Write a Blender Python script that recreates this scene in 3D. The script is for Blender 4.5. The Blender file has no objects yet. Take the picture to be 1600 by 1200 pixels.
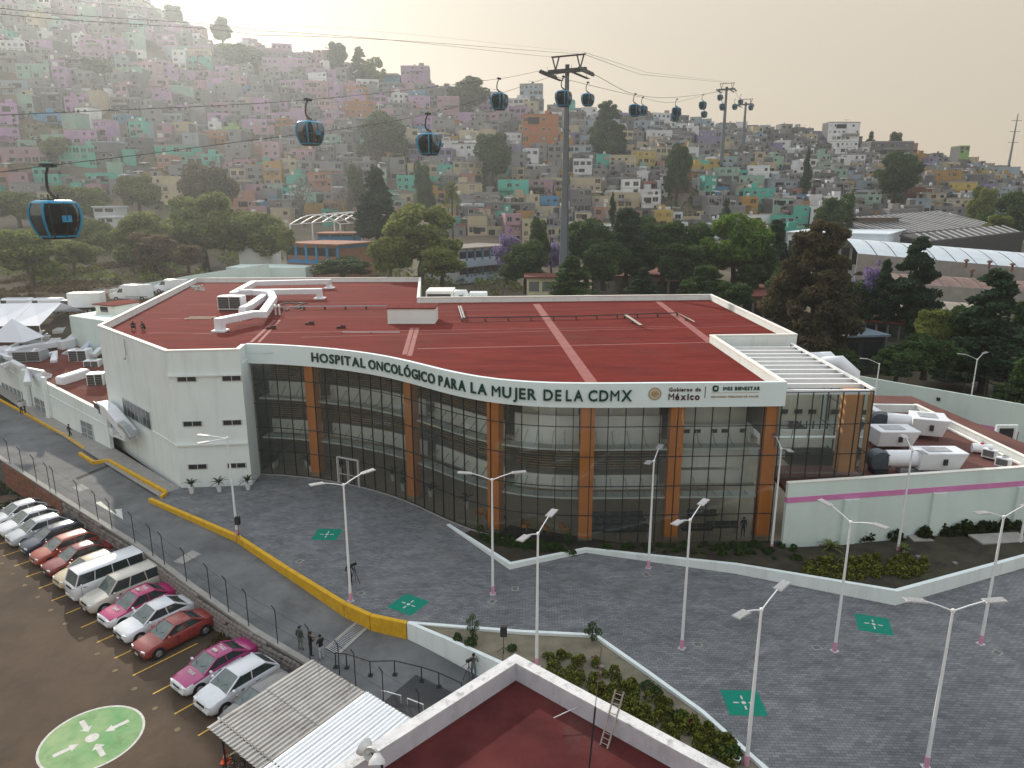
import bpy, bmesh, math, random
import numpy as np
from mathutils import Vector, Matrix, noise as mnoise

# ---------------------------------------------------------------- camera, sky, sun, exposure
scene = bpy.context.scene
COL = scene.collection
F, PITCH, H = 1110.0, math.radians(14.3), 26.0
SP, CP = math.sin(PITCH), math.cos(PITCH)
cam_d = bpy.data.cameras.new("camera")
cam_d.sensor_width = 36.0
cam_d.lens = F / 1600.0 * 36.0
cam_d.clip_start = 0.5
cam_d.clip_end = 6000.0
cam = bpy.data.objects.new("camera", cam_d)
cam.location = (0, 0, H)
cam.rotation_euler = (math.pi / 2 - PITCH, 0, 0)
COL.objects.link(cam)
scene.camera = cam

SUN_EL, SUN_AZ = math.radians(23), math.radians(-28)      # azimuth from +Y, negative = to the left
world = bpy.data.worlds.new("World")
scene.world = world
world.use_nodes = True
wn = world.node_tree
wn.nodes.clear()
sky = wn.nodes.new("ShaderNodeTexSky")
sky.sky_type = 'NISHITA'
sky.sun_disc = False
sky.sun_elevation = SUN_EL
sky.sun_rotation = SUN_AZ
sky.altitude = 2200
sky.air_density = 1.0
sky.dust_density = 6.0
sky.ozone_density = 0.5
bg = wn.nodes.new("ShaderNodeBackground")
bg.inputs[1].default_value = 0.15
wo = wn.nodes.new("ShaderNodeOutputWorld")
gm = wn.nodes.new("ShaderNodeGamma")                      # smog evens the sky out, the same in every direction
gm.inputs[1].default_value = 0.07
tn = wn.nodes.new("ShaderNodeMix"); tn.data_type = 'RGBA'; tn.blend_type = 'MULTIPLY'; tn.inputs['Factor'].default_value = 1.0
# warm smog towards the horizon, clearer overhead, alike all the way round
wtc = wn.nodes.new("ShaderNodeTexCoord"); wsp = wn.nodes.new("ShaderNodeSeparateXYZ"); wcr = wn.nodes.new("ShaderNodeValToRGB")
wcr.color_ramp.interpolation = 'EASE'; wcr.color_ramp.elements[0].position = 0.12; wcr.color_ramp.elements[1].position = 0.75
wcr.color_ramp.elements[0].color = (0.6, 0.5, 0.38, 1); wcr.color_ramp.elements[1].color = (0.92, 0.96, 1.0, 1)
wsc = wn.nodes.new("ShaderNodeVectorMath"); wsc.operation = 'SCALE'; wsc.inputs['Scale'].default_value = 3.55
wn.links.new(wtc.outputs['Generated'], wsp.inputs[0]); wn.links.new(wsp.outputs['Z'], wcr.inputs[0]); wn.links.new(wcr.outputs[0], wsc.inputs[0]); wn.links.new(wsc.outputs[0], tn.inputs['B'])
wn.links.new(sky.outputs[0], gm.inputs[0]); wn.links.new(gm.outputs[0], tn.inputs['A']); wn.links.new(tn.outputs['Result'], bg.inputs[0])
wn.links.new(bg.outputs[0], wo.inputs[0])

sun_d = bpy.data.lights.new("sun", 'SUN')
sun_d.energy = 2.2
sun_d.angle = math.radians(1.2)
sun_d.color = (1.0, 0.9, 0.77)
sun = bpy.data.objects.new("sun", sun_d)
sun.rotation_euler = (math.pi / 2 - SUN_EL, 0, math.pi - SUN_AZ)
COL.objects.link(sun)
sd = Vector((math.sin(SUN_AZ) * math.cos(SUN_EL), math.cos(SUN_AZ) * math.cos(SUN_EL), math.sin(SUN_EL)))
sun.rotation_euler = sd.to_track_quat('Z', 'Y').to_euler()

vs = scene.view_settings
scene.display_settings.display_device = 'sRGB'
vs.view_transform = 'Standard'
vs.look = 'None'
vs.gamma = 1.0
vs.use_curve_mapping = False
vs.exposure = 1.05
cy = scene.cycles
cy.max_bounces = 8
cy.diffuse_bounces = 4
cy.glossy_bounces = 3
cy.transmission_bounces = 4
cy.transparent_max_bounces = 16
cy.volume_bounces = 0
cy.sample_clamp_indirect = 4.0
cy.use_denoising = True
cy.caustics_reflective = False
cy.caustics_refractive = False

R = random.Random(11)
pi = math.pi

# survey helpers: a sight line of the survey camera met with a level or with a vertical plane
def ray(px, py):
 u = (px - 800) / F; v = (py - 600) / F
 return Vector((u, CP - v * SP, -(SP + v * CP)))
def at(px, py, z=0.0):
 d = ray(px, py); t = (z - H) / d.z
 return Vector((d.x * t, d.y * t, z))
def atY(px, py, Y):
 d = ray(px, py); t = Y / d.y
 return Vector((d.x * t, Y, H + d.z * t))

# ---------------------------------------------------------------- materials
MATS = {}
def srgb(c):
 return tuple(((x / 255) / 12.92 if x / 255 <= 0.04045 else ((x / 255 + 0.055) / 1.055) ** 2.4) for x in c)
def mat(name, col, rough=0.8, var=0.12, scale=1.0, bump=0.0, metal=0.0, col2=None, detail=6, spec=0.3, stretch=None, coord='Object', bscale=None, trans=0.0, island=0.0, rand=0.0):
 if name in MATS: return MATS[name]
 m = bpy.data.materials.new(name); m.use_nodes = True
 nt = m.node_tree; N = nt.nodes; L = nt.links
 b = N['Principled BSDF']
 b.inputs['Roughness'].default_value = rough
 b.inputs['Metallic'].default_value = metal
 b.inputs['Specular IOR Level'].default_value = spec
 tc = N.new('ShaderNodeTexCoord'); mp = N.new('ShaderNodeMapping')
 if coord == 'World':
  g = N.new('ShaderNodeNewGeometry'); L.new(g.outputs['Position'], mp.inputs[0])
 else:
  L.new(tc.outputs[coord], mp.inputs[0])
 if stretch: mp.inputs['Scale'].default_value = stretch
 nz = N.new('ShaderNodeTexNoise'); nz.inputs['Scale'].default_value = scale; nz.inputs['Detail'].default_value = detail
 nz.inputs['Roughness'].default_value = 0.65
 L.new(mp.outputs[0], nz.inputs['Vector'])
 rp = N.new('ShaderNodeValToRGB')
 c = Vector(col[:3])
 c2 = Vector(col2[:3]) if col2 else None
 if c2 is None:
  lo = c * (1 - var); hi = c * (1 + var)
 else:
  lo, hi = c, c2
 rp.color_ramp.elements[0].position = 0.33; rp.color_ramp.elements[1].position = 0.67
 rp.color_ramp.elements[0].color = (*[min(1, x) for x in lo], 1); rp.color_ramp.elements[1].color = (*[min(1, x) for x in hi], 1)
 L.new(nz.outputs['Fac'], rp.inputs['Fac'])
 out = rp.outputs['Color']
 if island > 0 or rand > 0:
  hs = N.new('ShaderNodeHueSaturation')
  if island > 0:
   g2 = N.new('ShaderNodeNewGeometry'); src = g2.outputs['Random Per Island']; amt = island
  else:
   oi = N.new('ShaderNodeObjectInfo'); src = oi.outputs['Random']; amt = rand
  mr = N.new('ShaderNodeMapRange'); mr.inputs['To Min'].default_value = 1 - amt; mr.inputs['To Max'].default_value = 1 + amt
  L.new(src, mr.inputs['Value']); L.new(mr.outputs[0], hs.inputs['Value']); L.new(out, hs.inputs['Color'])
  out = hs.outputs['Color']
 L.new(out, b.inputs['Base Color'])
 if trans > 0:
  tr = N.new('ShaderNodeBsdfTranslucent'); mx = N.new('ShaderNodeMixShader'); mx.inputs[0].default_value = trans
  L.new(out, tr.inputs[0]); L.new(b.outputs[0], mx.inputs[1]); L.new(tr.outputs[0], mx.inputs[2])
  L.new(mx.outputs[0], N['Material Output'].inputs[0])
 if bump > 0:
  n2 = N.new('ShaderNodeTexNoise'); n2.inputs['Scale'].default_value = bscale or scale * 6; n2.inputs['Detail'].default_value = 4
  L.new(mp.outputs[0], n2.inputs['Vector'])
  bp = N.new('ShaderNodeBump'); bp.inputs['Strength'].default_value = bump; bp.inputs['Distance'].default_value = 0.05
  L.new(n2.outputs['Fac'], bp.inputs['Height']); L.new(bp.outputs[0], b.inputs['Normal'])
 m.diffuse_color = (*col[:3], 1)
 MATS[name] = m
 return m

def weather(m, amount=0.35, col=(0.12, 0.11, 0.1), scale=0.35, stretch=(1, 1, 0.25)):
 """Stains and wear of their own shape over a material's colour."""
 nt = m.node_tree; N = nt.nodes; L = nt.links; b = N['Principled BSDF']
 src = b.inputs['Base Color'].links[0].from_socket
 g = N.new('ShaderNodeNewGeometry'); mp = N.new('ShaderNodeMapping'); mp.inputs['Scale'].default_value = stretch
 L.new(g.outputs['Position'], mp.inputs[0])
 nz = N.new('ShaderNodeTexNoise'); nz.inputs['Scale'].default_value = scale; nz.inputs['Detail'].default_value = 8; nz.inputs['Roughness'].default_value = 0.7
 L.new(mp.outputs[0], nz.inputs['Vector'])
 rp = N.new('ShaderNodeValToRGB'); rp.color_ramp.elements[0].position = 0.5; rp.color_ramp.elements[1].position = 0.72
 L.new(nz.outputs['Fac'], rp.inputs[0])
 mu = N.new('ShaderNodeMath'); mu.operation = 'MULTIPLY'; mu.inputs[1].default_value = amount; L.new(rp.outputs[0], mu.inputs[0])
 mx = N.new('ShaderNodeMix'); mx.data_type = 'RGBA'; mx.inputs['B'].default_value = (*col, 1)
 L.new(mu.outputs[0], mx.inputs['Factor']); L.new(src, mx.inputs['A']); L.new(mx.outputs['Result'], b.inputs['Base Color'])
 return m

def glass_mat(name, tint=(0.75, 0.82, 0.8), fac=0.1, rough=0.02, spec_col=(0.9, 0.95, 0.95), light_lift=0.0):
 m = bpy.data.materials.new(name); m.use_nodes = True
 nt = m.node_tree; N = nt.nodes; L = nt.links; N.remove(N['Principled BSDF'])
 tr = N.new('ShaderNodeBsdfTransparent'); tr.inputs[0].default_value = (*tint, 1)
 gl = N.new('ShaderNodeBsdfGlossy'); gl.inputs['Roughness'].default_value = rough; gl.inputs[0].default_value = (*spec_col, 1)
 fr = N.new('ShaderNodeFresnel'); fr.inputs[0].default_value = 1.5
 ad = N.new('ShaderNodeMath'); ad.operation = 'ADD'; ad.inputs[1].default_value = fac
 mx = N.new('ShaderNodeMixShader')
 if light_lift > 0:      # pale diffuse share in the pane, painted brightness for the dark interior
  df = N.new('ShaderNodeBsdfDiffuse'); df.inputs[0].default_value = (.55, .6, .56, 1); m2 = N.new('ShaderNodeMixShader'); m2.inputs[0].default_value = light_lift; L.new(tr.outputs[0], m2.inputs[1]); L.new(df.outputs[0], m2.inputs[2]); tr = m2
 L.new(fr.outputs[0], ad.inputs[0]); L.new(ad.outputs[0], mx.inputs[0]); L.new(tr.outputs[0], mx.inputs[1]); L.new(gl.outputs[0], mx.inputs[2])
 L.new(mx.outputs[0], N['Material Output'].inputs[0])
 return m

# ---------------------------------------------------------------- mesh builder
WL = {}          # world location of things whose children are modelled in world coordinates
class MB:
 def __init__(s): s.v = []; s.f = []; s.m = []
 def add(s, vs, fs, mi=0):
  o = len(s.v); s.v.extend([tuple(p) for p in vs]); s.f.extend([tuple(i + o for i in f) for f in fs]); s.m.extend([mi] * len(fs)); return s
 def box(s, c, d, rz=0.0, mi=0, tilt=None):
  x, y, z = d[0] / 2, d[1] / 2, d[2] / 2
  p = [Vector((a * x, b * y, e * z)) for e in (-1, 1) for (a, b) in ((-1, -1), (1, -1), (1, 1), (-1, 1))]
  M = Matrix.Rotation(rz, 3, 'Z')
  if tilt: M = M @ Matrix.Rotation(tilt[0], 3, 'X') @ Matrix.Rotation(tilt[1], 3, 'Y')
  c = Vector(c); p = [M @ q + c for q in p]
  return s.add(p, [(0, 3, 2, 1), (4, 5, 6, 7), (0, 1, 5, 4), (1, 2, 6, 5), (2, 3, 7, 6), (3, 0, 4, 7)], mi)
 def b(s, x0, x1, y0, y1, z0, z1, mi=0):
  return s.box(((x0 + x1) / 2, (y0 + y1) / 2, (z0 + z1) / 2), (abs(x1 - x0), abs(y1 - y0), abs(z1 - z0)), 0, mi)
 def wall(s, a, b, t, z0, z1, mi=0, z0b=None, z1b=None, side=0):
  """wall from a to b (xy), thickness t; side=0 centred, 1 = grows to the left of a->b, -1 right"""
  a = Vector((a[0], a[1])); b = Vector((b[0], b[1])); n = (b - a).normalized(); n = Vector((-n.y, n.x))
  o1, o2 = (t / 2, -t / 2) if side == 0 else ((t, 0) if side > 0 else (0, -t))
  z0b = z0 if z0b is None else z0b; z1b = z1 if z1b is None else z1b
  A = a + n * o2; B = b + n * o2; C_ = b + n * o1; D = a + n * o1
  p = [(*A, z0), (*B, z0b), (*C_, z0b), (*D, z0), (*A, z1), (*B, z1b), (*C_, z1b), (*D, z1)]
  return s.add(p, [(0, 3, 2, 1), (4, 5, 6, 7), (0, 1, 5, 4), (1, 2, 6, 5), (2, 3, 7, 6), (3, 0, 4, 7)], mi)
 def prism(s, poly, z0, z1, mi=0, mtop=None, caps=True):
  n = len(poly)
  ar = sum(poly[i][0] * poly[(i + 1) % n][1] - poly[(i + 1) % n][0] * poly[i][1] for i in range(n))
  if ar < 0: poly = poly[::-1]
  zt = z1 if callable(z1) else (lambda x, y: z1); zb = z0 if callable(z0) else (lambda x, y: z0)
  p = [(q[0], q[1], zb(q[0], q[1])) for q in poly] + [(q[0], q[1], zt(q[0], q[1])) for q in poly]
  s.add(p, [(i, (i + 1) % n, n + (i + 1) % n, n + i) for i in range(n)], mi)
  if caps:
   s.add(p[n:], [tuple(range(n))], mi if mtop is None else mtop); s.add(p[:n], [tuple(range(n))[::-1]], mi)
  return s
 def tube(s, pts, r, n=8, mi=0, cap=True):
  pts = [Vector(p) for p in pts]; rs = r if isinstance(r, (list, tuple)) else [r] * len(pts)
  rings = []; up = Vector((0, 0, 1)); prev = None
  for i, p in enumerate(pts):
   d = (pts[min(i + 1, len(pts) - 1)] - pts[max(i - 1, 0)]).normalized()
   if prev is None:
    a = d.cross(up if abs(d.z) < 0.95 else Vector((1, 0, 0))).normalized()
   else:
    a = (prev - d * prev.dot(d)).normalized()
   prev = a; b2 = d.cross(a)
   rings.append([p + (a * math.cos(2 * pi * k / n) + b2 * math.sin(2 * pi * k / n)) * rs[i] for k in range(n)])
  vs = [q for rg in rings for q in rg]; fs = []
  for i in range(len(pts) - 1):
   for k in range(n):
    fs.append((i * n + k, i * n + (k + 1) % n, (i + 1) * n + (k + 1) % n, (i + 1) * n + k))
  if cap: fs.append(tuple(range(n))[::-1]); fs.append(tuple((len(pts) - 1) * n + k for k in range(n)))
  return s.add(vs, fs, mi)
 def bar(s, a, b, w, h, mi=0):
  """rectangular bar between two points, w across, h high"""
  a = Vector(a); b = Vector(b); d = (b - a).normalized()
  sd_ = d.cross(Vector((0, 0, 1)));
  sd_ = Vector((1, 0, 0)) if sd_.length < 1e-4 else sd_.normalized()
  up = sd_.cross(d)
  p = [q + sd_ * (i * w / 2) + up * (j * h / 2) for q in (a, b) for (i, j) in ((-1, -1), (1, -1), (1, 1), (-1, 1))]
  return s.add(p, [(0, 1, 2, 3), (7, 6, 5, 4), (0, 4, 5, 1), (1, 5, 6, 2), (2, 6, 7, 3), (3, 7, 4, 0)], mi)
 def ductpath(s, pts, w, h, mi=0):
  """rectangular duct swept along a path with mitred joints"""
  pts = [Vector(p) for p in pts]; rings = []
  for i, p in enumerate(pts):
   d1 = (p - pts[i - 1]).normalized() if i else None
   d2 = (pts[i + 1] - p).normalized() if i < len(pts) - 1 else None
   d = d2 if d1 is None else (d1 if d2 is None else (d1 + d2).normalized())
   ref = d2 or d1
   hz = Vector((d.x, d.y, 0))
   if hz.length < 0.05:
    q = pts[1] - pts[0] if i < len(pts) / 2 else pts[-1] - pts[-2]
    for k in range(len(pts) - 1):
     q = pts[k + 1] - pts[k]
     if Vector((q.x, q.y)).length > 0.2: break
    hz = Vector((q.x, q.y, 0))
   sd_ = Vector((hz.y, -hz.x, 0)).normalized(); up = sd_.cross(d).normalized()
   k = 1.0 / max(0.6, abs(d.dot(ref)))
   rings.append([p + sd_ * (a * w / 2 * (k if abs(d.z) < .1 else 1)) + up * (b_ * h / 2 * (1 if abs(d.z) < .1 else k)) for a, b_ in ((-1, -1), (1, -1), (1, 1), (-1, 1))])
  vs = [q for rg in rings for q in rg]; fs = []
  for i in range(len(pts) - 1):
   for k in range(4): fs.append((i * 4 + k, i * 4 + (k + 1) % 4, (i + 1) * 4 + (k + 1) % 4, (i + 1) * 4 + k))
  fs.append((3, 2, 1, 0)); fs.append(tuple(len(vs) - 4 + k for k in range(4)))
  return s.add(vs, fs, mi)
 def lathe(s, prof, n=12, c=(0, 0, 0), mi=0):
  vs = [(c[0] + r * math.cos(2 * pi * k / n), c[1] + r * math.sin(2 * pi * k / n), c[2] + z) for r, z in prof for k in range(n)]; fs = []
  for i in range(len(prof) - 1):
   for k in range(n): fs.append((i * n + k, i * n + (k + 1) % n, (i + 1) * n + (k + 1) % n, (i + 1) * n + k))
  fs.append(tuple(range(n))[::-1]); fs.append(tuple((len(prof) - 1) * n + k for k in range(n)))
  return s.add(vs, fs, mi)
 def xf(s, M):
  s.v = [tuple(M @ Vector(p)) for p in s.v]; return s
 def build(s, name, mats, parent=None, smooth=None, bevel=0.0, local=False):
  if not isinstance(mats, (list, tuple)): mats = [mats]
  off = Vector((0, 0, 0))
  if parent is not None and not local: off = WL.get(parent.name, off)
  me = bpy.data.meshes.new(name)
  me.from_pydata([(p[0] - off.x, p[1] - off.y, p[2] - off.z) for p in s.v] if off.length else s.v, [], s.f)
  for m in mats: me.materials.append(m)
  if len(mats) > 1: me.polygons.foreach_set('material_index', s.m)
  if bevel > 0:
   bm = bmesh.new(); bm.from_mesh(me)
   bmesh.ops.remove_doubles(bm, verts=bm.verts, dist=1e-4)
   ed = [e for e in bm.edges if len(e.link_faces) == 2 and e.calc_face_angle(0) > 0.5]
   bmesh.ops.bevel(bm, geom=ed, offset=bevel, segments=1, affect='EDGES')
   bm.to_mesh(me); bm.free()
  me.update()
  if smooth is not None:
   me.shade_smooth(); me.set_sharp_from_angle(angle=math.radians(smooth))
  o = bpy.data.objects.new(name, me); COL.objects.link(o)
  if parent is not None:
   o.parent = parent; WL[o.name] = off.copy()
  return o

def tag(o, label=None, cat=None, group=None, kind=None):
 if label: o['label'] = label
 if cat: o['category'] = cat
 if group: o['group'] = group
 if kind: o['kind'] = kind
 return o
def thing(name, label, cat, loc=(0, 0, 0), group=None, rz=0.0):
 o = bpy.data.objects.new(name, None); o.empty_display_size = 0.3; COL.objects.link(o)
 o.location = loc; o.rotation_euler = (0, 0, rz); WL[o.name] = Vector(loc)
 return tag(o, label, cat, group)
KIDS = {}
def kids_index():
 KIDS.clear()
 for o in COL.objects:
  if o.parent: KIDS.setdefault(o.parent.name, []).append(o)
def copy_tree(o, parent=None, swap=None):
 c = o.copy(); COL.objects.link(c)
 if parent is not None: c.parent = parent
 for ch in KIDS.get(o.name, []): copy_tree(ch, c, swap)
 return c
def dup(root, loc, rz=0.0, label=None, group=None, scale=None):
 if root.name not in KIDS: kids_index()
 c = copy_tree(root); c.location = loc; c.rotation_euler = (0, 0, rz)
 if scale: c.scale = scale if isinstance(scale, (tuple, list)) else (scale,) * 3
 if label: c['label'] = label
 if group: c['group'] = group
 return c
def struct(name, mb, mats, **k):
 o = mb.build(name, mats, **k); o['kind'] = 'structure'; return o
def offset_poly(pts, d):
 """offset an open polyline to its left by d"""
 out = []
 for i, p in enumerate(pts):
  p = Vector((p[0], p[1])); a = Vector(pts[max(i - 1, 0)][:2]); b = Vector(pts[min(i + 1, len(pts) - 1)][:2])
  if i == 0 or i == len(pts) - 1:
   t = (b - a).normalized(); n = Vector((-t.y, t.x)); out.append(p + n * d)
  else:
   t1 = (p - a).normalized(); t2 = (b - p).normalized(); n = Vector((-(t1 + t2).y, (t1 + t2).x)).normalized()
   out.append(p + n * d / max(0.5, n.dot(Vector((-t1.y, t1.x)))))
 return out
def inset_closed(pts, d):
 n = len(pts); out = []
 ar = sum(pts[i][0] * pts[(i + 1) % n][1] - pts[(i + 1) % n][0] * pts[i][1] for i in range(n)); sg = 1 if ar > 0 else -1
 for i in range(n):
  a = Vector(pts[i - 1][:2]); p = Vector(pts[i][:2]); b = Vector(pts[(i + 1) % n][:2])
  t1 = (p - a).normalized(); t2 = (b - p).normalized()
  n1 = Vector((-t1.y, t1.x)) * sg; nn = (n1 + Vector((-t2.y, t2.x)) * sg).normalized()
  out.append(p + nn * d / max(0.4, nn.dot(n1)))
 return out
def lerp(a, b, t): return a + (b - a) * t
def interp(x, xs, ys): return float(np.interp(x, xs, ys))

def text_mesh(txt, size, bold=0.0, extrude=0.0, align='LEFT', shear=0.0, spacing=1.0):
 cu = bpy.data.curves.new("lettering", 'FONT'); cu.body = txt; cu.size = size; cu.offset = bold; cu.extrude = extrude
 cu.align_x = align; cu.shear = shear; cu.space_character = spacing; cu.resolution_u = 3
 o = bpy.data.objects.new("lettering", cu); COL.objects.link(o)
 dg = bpy.context.evaluated_depsgraph_get(); ev = o.evaluated_get(dg)
 me = bpy.data.meshes.new_from_object(ev)
 bpy.data.objects.remove(o); bpy.data.curves.remove(cu)
 return me
def place_mesh(name, me, m, M, parent, off=None):
 me.materials.clear(); me.materials.append(m)
 off = WL.get(parent.name, Vector((0, 0, 0))) if parent is not None else Vector((0, 0, 0))
 me.transform(Matrix.Translation(-off) @ M)
 o = bpy.data.objects.new(name, me); COL.objects.link(o)
 if parent is not None: o.parent = parent; WL[o.name] = off.copy()
 return o

# common materials
W_WHITE = weather(mat('white_paint', (0.74, 0.81, 0.8), 0.75, 0.04, 0.3, 0.05), 0.3, (0.4, 0.41, 0.38), 1.1, (1, 1, .1))
W_MINT = weather(mat('mint_paint', (0.63, 0.74, 0.7), 0.8, 0.05, 0.3, 0.05), 0.18, (0.3, 0.34, 0.3), 0.5)
W_CREAM = mat('parapet_coping', (0.78, 0.77, 0.71), 0.7, 0.06, 0.8)
W_RED = mat('roof_red', (0.15, 0.022, 0.018), 0.95, 0.22, 0.35, 0.15, detail=9, spec=0.04, coord='World', stretch=(0.5, 1.6, 1))
W_RED = weather(W_RED, 0.4, (0.12, 0.045, 0.04), 0.12, (1, 1, 1))
W_SEAM = mat('roof_seam', (0.27, 0.09, 0.08), 0.85, 0.15, 0.8)
W_DUCT = mat('duct_white', (0.72, 0.74, 0.77), 0.5, 0.05, 0.7)
W_GALV = mat('galvanised', (0.42, 0.44, 0.46), 0.45, 0.15, 3, metal=0.5)
W_DARK = mat('dark_metal', (0.03, 0.032, 0.035), 0.5, 0.2, 2)
W_BLACK = mat('black_plastic', (0.012, 0.012, 0.013), 0.55, 0.2, 3)
W_MULL = mat('mullion_dark', (0.025, 0.03, 0.032), 0.45, 0.1, 2)
W_ORANGE = mat('column_orange', (0.95, 0.29, 0.02), 0.6, 0.06, 0.6)
W_GREEN_TXT = mat('letter_green', (0.004, 0.045, 0.035), 0.4, 0.05, 3)
W_PINK = mat('stripe_pink', (0.62, 0.22, 0.45), 0.7, 0.08, 1)
W_YELLOW = weather(mat('kerb_yellow', (0.62, 0.36, 0.02), 0.7, 0.1, 2), 0.25, (0.2, 0.13, 0.04), 1.2, (1, 1, 1))
W_CONC = weather(mat('concrete', (0.3, 0.29, 0.27), 0.9, 0.12, 1.5, 0.2), 0.3, (0.12, 0.12, 0.11), 0.6, (1, 1, 1))
W_WINDOW = mat('window_dark', (0.02, 0.025, 0.03), 0.12, 0.3, 2, spec=0.6)
W_ALU = mat('aluminium', (0.55, 0.56, 0.57), 0.4, 0.05, 2, metal=0.3)
W_WHITEM = mat('white_metal', (0.78, 0.8, 0.82), 0.4, 0.04, 2)
# ---------------------------------------------------------------- terrain
RIDGE_PX = [-700, 0, 60, 150, 225, 300, 385, 500, 586, 700, 800, 900, 1013, 1120, 1224, 1383, 1525, 1640, 2400]
RIDGE_PY = [-160, -110, -80, -40, 14, 60, 84, 100, 132, 156, 170, 184, 196, 206, 216, 242, 268, 292, 300]
RIDGE_Y = [450, 450, 450, 445, 440, 430, 425, 420, 415, 410, 410, 415, 420, 430, 440, 450, 460, 470, 480]
_ru, _rz = [], []
for px, py, Y in zip(RIDGE_PX, RIDGE_PY, RIDGE_Y):
 p = atY(px, py, Y); _ru.append(p.x / Y); _rz.append(p.z)
def terrain(x, y):
 yy = max(y, 60.0); u = x / yy
 zr = interp(u, _ru, _rz); yr = interp(u, _ru, RIDGE_Y)
 L_ = interp(y, [40, 70, 92, 102, 110, 118, 124, 150, 170, 200, 250], [-3.6, -3.6, -1.5, 8.6, 9.5, 10.4, 10.9, 13.5, 16.0, 19.0, 23.0])
 Mid = interp(y, [40, 128, 140, 150, 180, 220, 250], [-3.6, -3.0, 6, 9.0, 12.0, 16.0, 19.0])
 Rt = interp(y, [40, 56, 150, 200, 250], [-3.6, -.06, .5, 6.0, 10.0])
 a = interp(u, [-0.50, -0.40], [0, 1]); b = interp(u, [-.02, .12], [0, 1])
 base = lerp(lerp(L_, Mid, a), Rt, b)
 zb = lerp(lerp(23.0, 19.0, a), 10.0, b)
 if y <= 250: z = base
 elif y <= yr:
  s = (y - 250) / (yr - 250)
  s2 = interp(s, [0, .25, 1], [0, .25 + .09 * b, 1])
  z = zb + (zr - zb) * s2
 else: z = zr - (y - yr) * 0.12
 if y > 110: z += 1.2 * mnoise.noise((x * .02, y * .02, 3)) * min(1, (y - 110) / 60) * (1 if y < 380 else .3)
 return max(z, -3.6)
def build_terrain():
 xs = np.concatenate([np.arange(-900, -200, 25), np.arange(-200, 200, 5), np.arange(200, 901, 25)])
 ys = np.concatenate([np.arange(40, 180, 5), np.arange(180, 480, 8), np.arange(480, 900, 30)])
 vs = [(float(x), float(y), terrain(float(x), float(y))) for y in ys for x in xs]
 nx = len(xs); fs = [(j * nx + i, j * nx + i + 1, (j + 1) * nx + i + 1, (j + 1) * nx + i) for j in range(len(ys) - 1) for i in range(nx - 1)]
 m = mat('hillside_soil', (0.085, 0.07, 0.048), 0.95, 0, 0.06, 0.5, col2=(0.16, 0.125, 0.085), detail=10, coord='World', bscale=1.5)
 weather(m, 0.6, (0.05, 0.055, 0.025), 0.09, (1, 1, 1))
 o = MB().add(vs, fs).build('hill_terrain', m, smooth=60); o['kind'] = 'structure'
 g = MB().add([(-3500, -600, -3.62), (3500, -600, -3.62), (3500, 4500, -3.62), (-3500, 4500, -3.62)], [(0, 1, 2, 3)])
 g.build('ground', mat('valley_ground', (0.09, 0.085, 0.07), 0.95, 0.2, 0.02, coord='World'))['kind'] = 'structure'
build_terrain()

# ---------------------------------------------------------------- parking lot, road, plaza
LOTZ = -2.6
m_lot = mat('lot_asphalt', (0.06, 0.041, 0.028), 0.95, 0, 0.16, 0.35, col2=(0.108, 0.076, 0.051), detail=11, coord='World', bscale=6)
weather(m_lot, 0.65, (0.04, 0.032, 0.026), 0.22, (1, 0.6, 1))
KERB = [at(0, 630, 1.0), at(132, 702), at(234, 782), at(370, 838), at(450, 890), at(540, 945), at(636, 975)]
KERB[2] = at(234, 780)
W_TOP = [(-84, 94), (-52.8, 69.3), (-40.8, 59.8), (-29.7, 51.2), (-23.3, 45.7), (-19.1, 42.3), (-16.7, 40.4), (-12.8, 37.7), (-9.7, 35.6), (-5.2, 32.6), (-1, 29.5)]
def road_z(x, y):
 return interp(y, [24, 30, 38, 42, 47, 60, 70, 80, 95], [-2.1, -1.9, -1.15, -.85, -.55, -.22, 0, .35, 1.6])
lot = MB(); lot.add([(-120, -20, LOTZ), (8, -20, LOTZ), (8, 24, LOTZ), (-1, 30.5, LOTZ), (-86, 104, LOTZ), (-120, 104, LOTZ)], [(0, 1, 2, 3, 4, 5)])
struct('parking_lot', lot, m_lot)
ds = MB(); P_ = [at(-60, 770, LOTZ), at(20, 775, LOTZ), at(70, 800, LOTZ), at(112, 800, LOTZ), at(100, 760, LOTZ), at(0, 690, LOTZ), at(-60, 680, LOTZ)]; ds.add([(p.x, p.y, LOTZ + .01) for p in P_], [tuple(range(7))[::-1]])
struct('waste_ground', ds, mat('waste_soil', (.03, .028, .024), .95, 0, .7, .5, col2=(.08, .072, .06), detail=10, coord='World'))
# road strip between the stone wall and the yellow kerb
Wd = [Vector(p) for p in W_TOP]
def strip(name, left, right, zf, m, dz=0.0, n=14):
 """ruled sheet between two polylines sampled by arc fraction"""
 def samp(pl, t):
  ls = [0]
  for i in range(len(pl) - 1): ls.append(ls[-1] + (Vector(pl[i + 1][:2]) - Vector(pl[i][:2])).length)
  d = t * ls[-1]
  for i in range(len(pl) - 1):
   if d <= ls[i + 1] + 1e-9:
    k = (d - ls[i]) / (ls[i + 1] - ls[i]); return Vector(pl[i][:2]).lerp(Vector(pl[i + 1][:2]), k)
  return Vector(pl[-1][:2])
 mb = MB(); vs = []; W = 4
 for i in range(n + 1):
  a = samp(left, i / n); b = samp(right, i / n)
  for k in range(W + 1):
   p = a.lerp(b, k / W); vs.append((p.x, p.y, zf(p.x, p.y) + dz))
 fs = [(i * (W + 1) + k, i * (W + 1) + k + 1, (i + 1) * (W + 1) + k + 1, (i + 1) * (W + 1) + k) for i in range(n) for k in range(W)]
 mb.add(vs, fs)
 return struct(name, mb, m, smooth=40)
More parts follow.
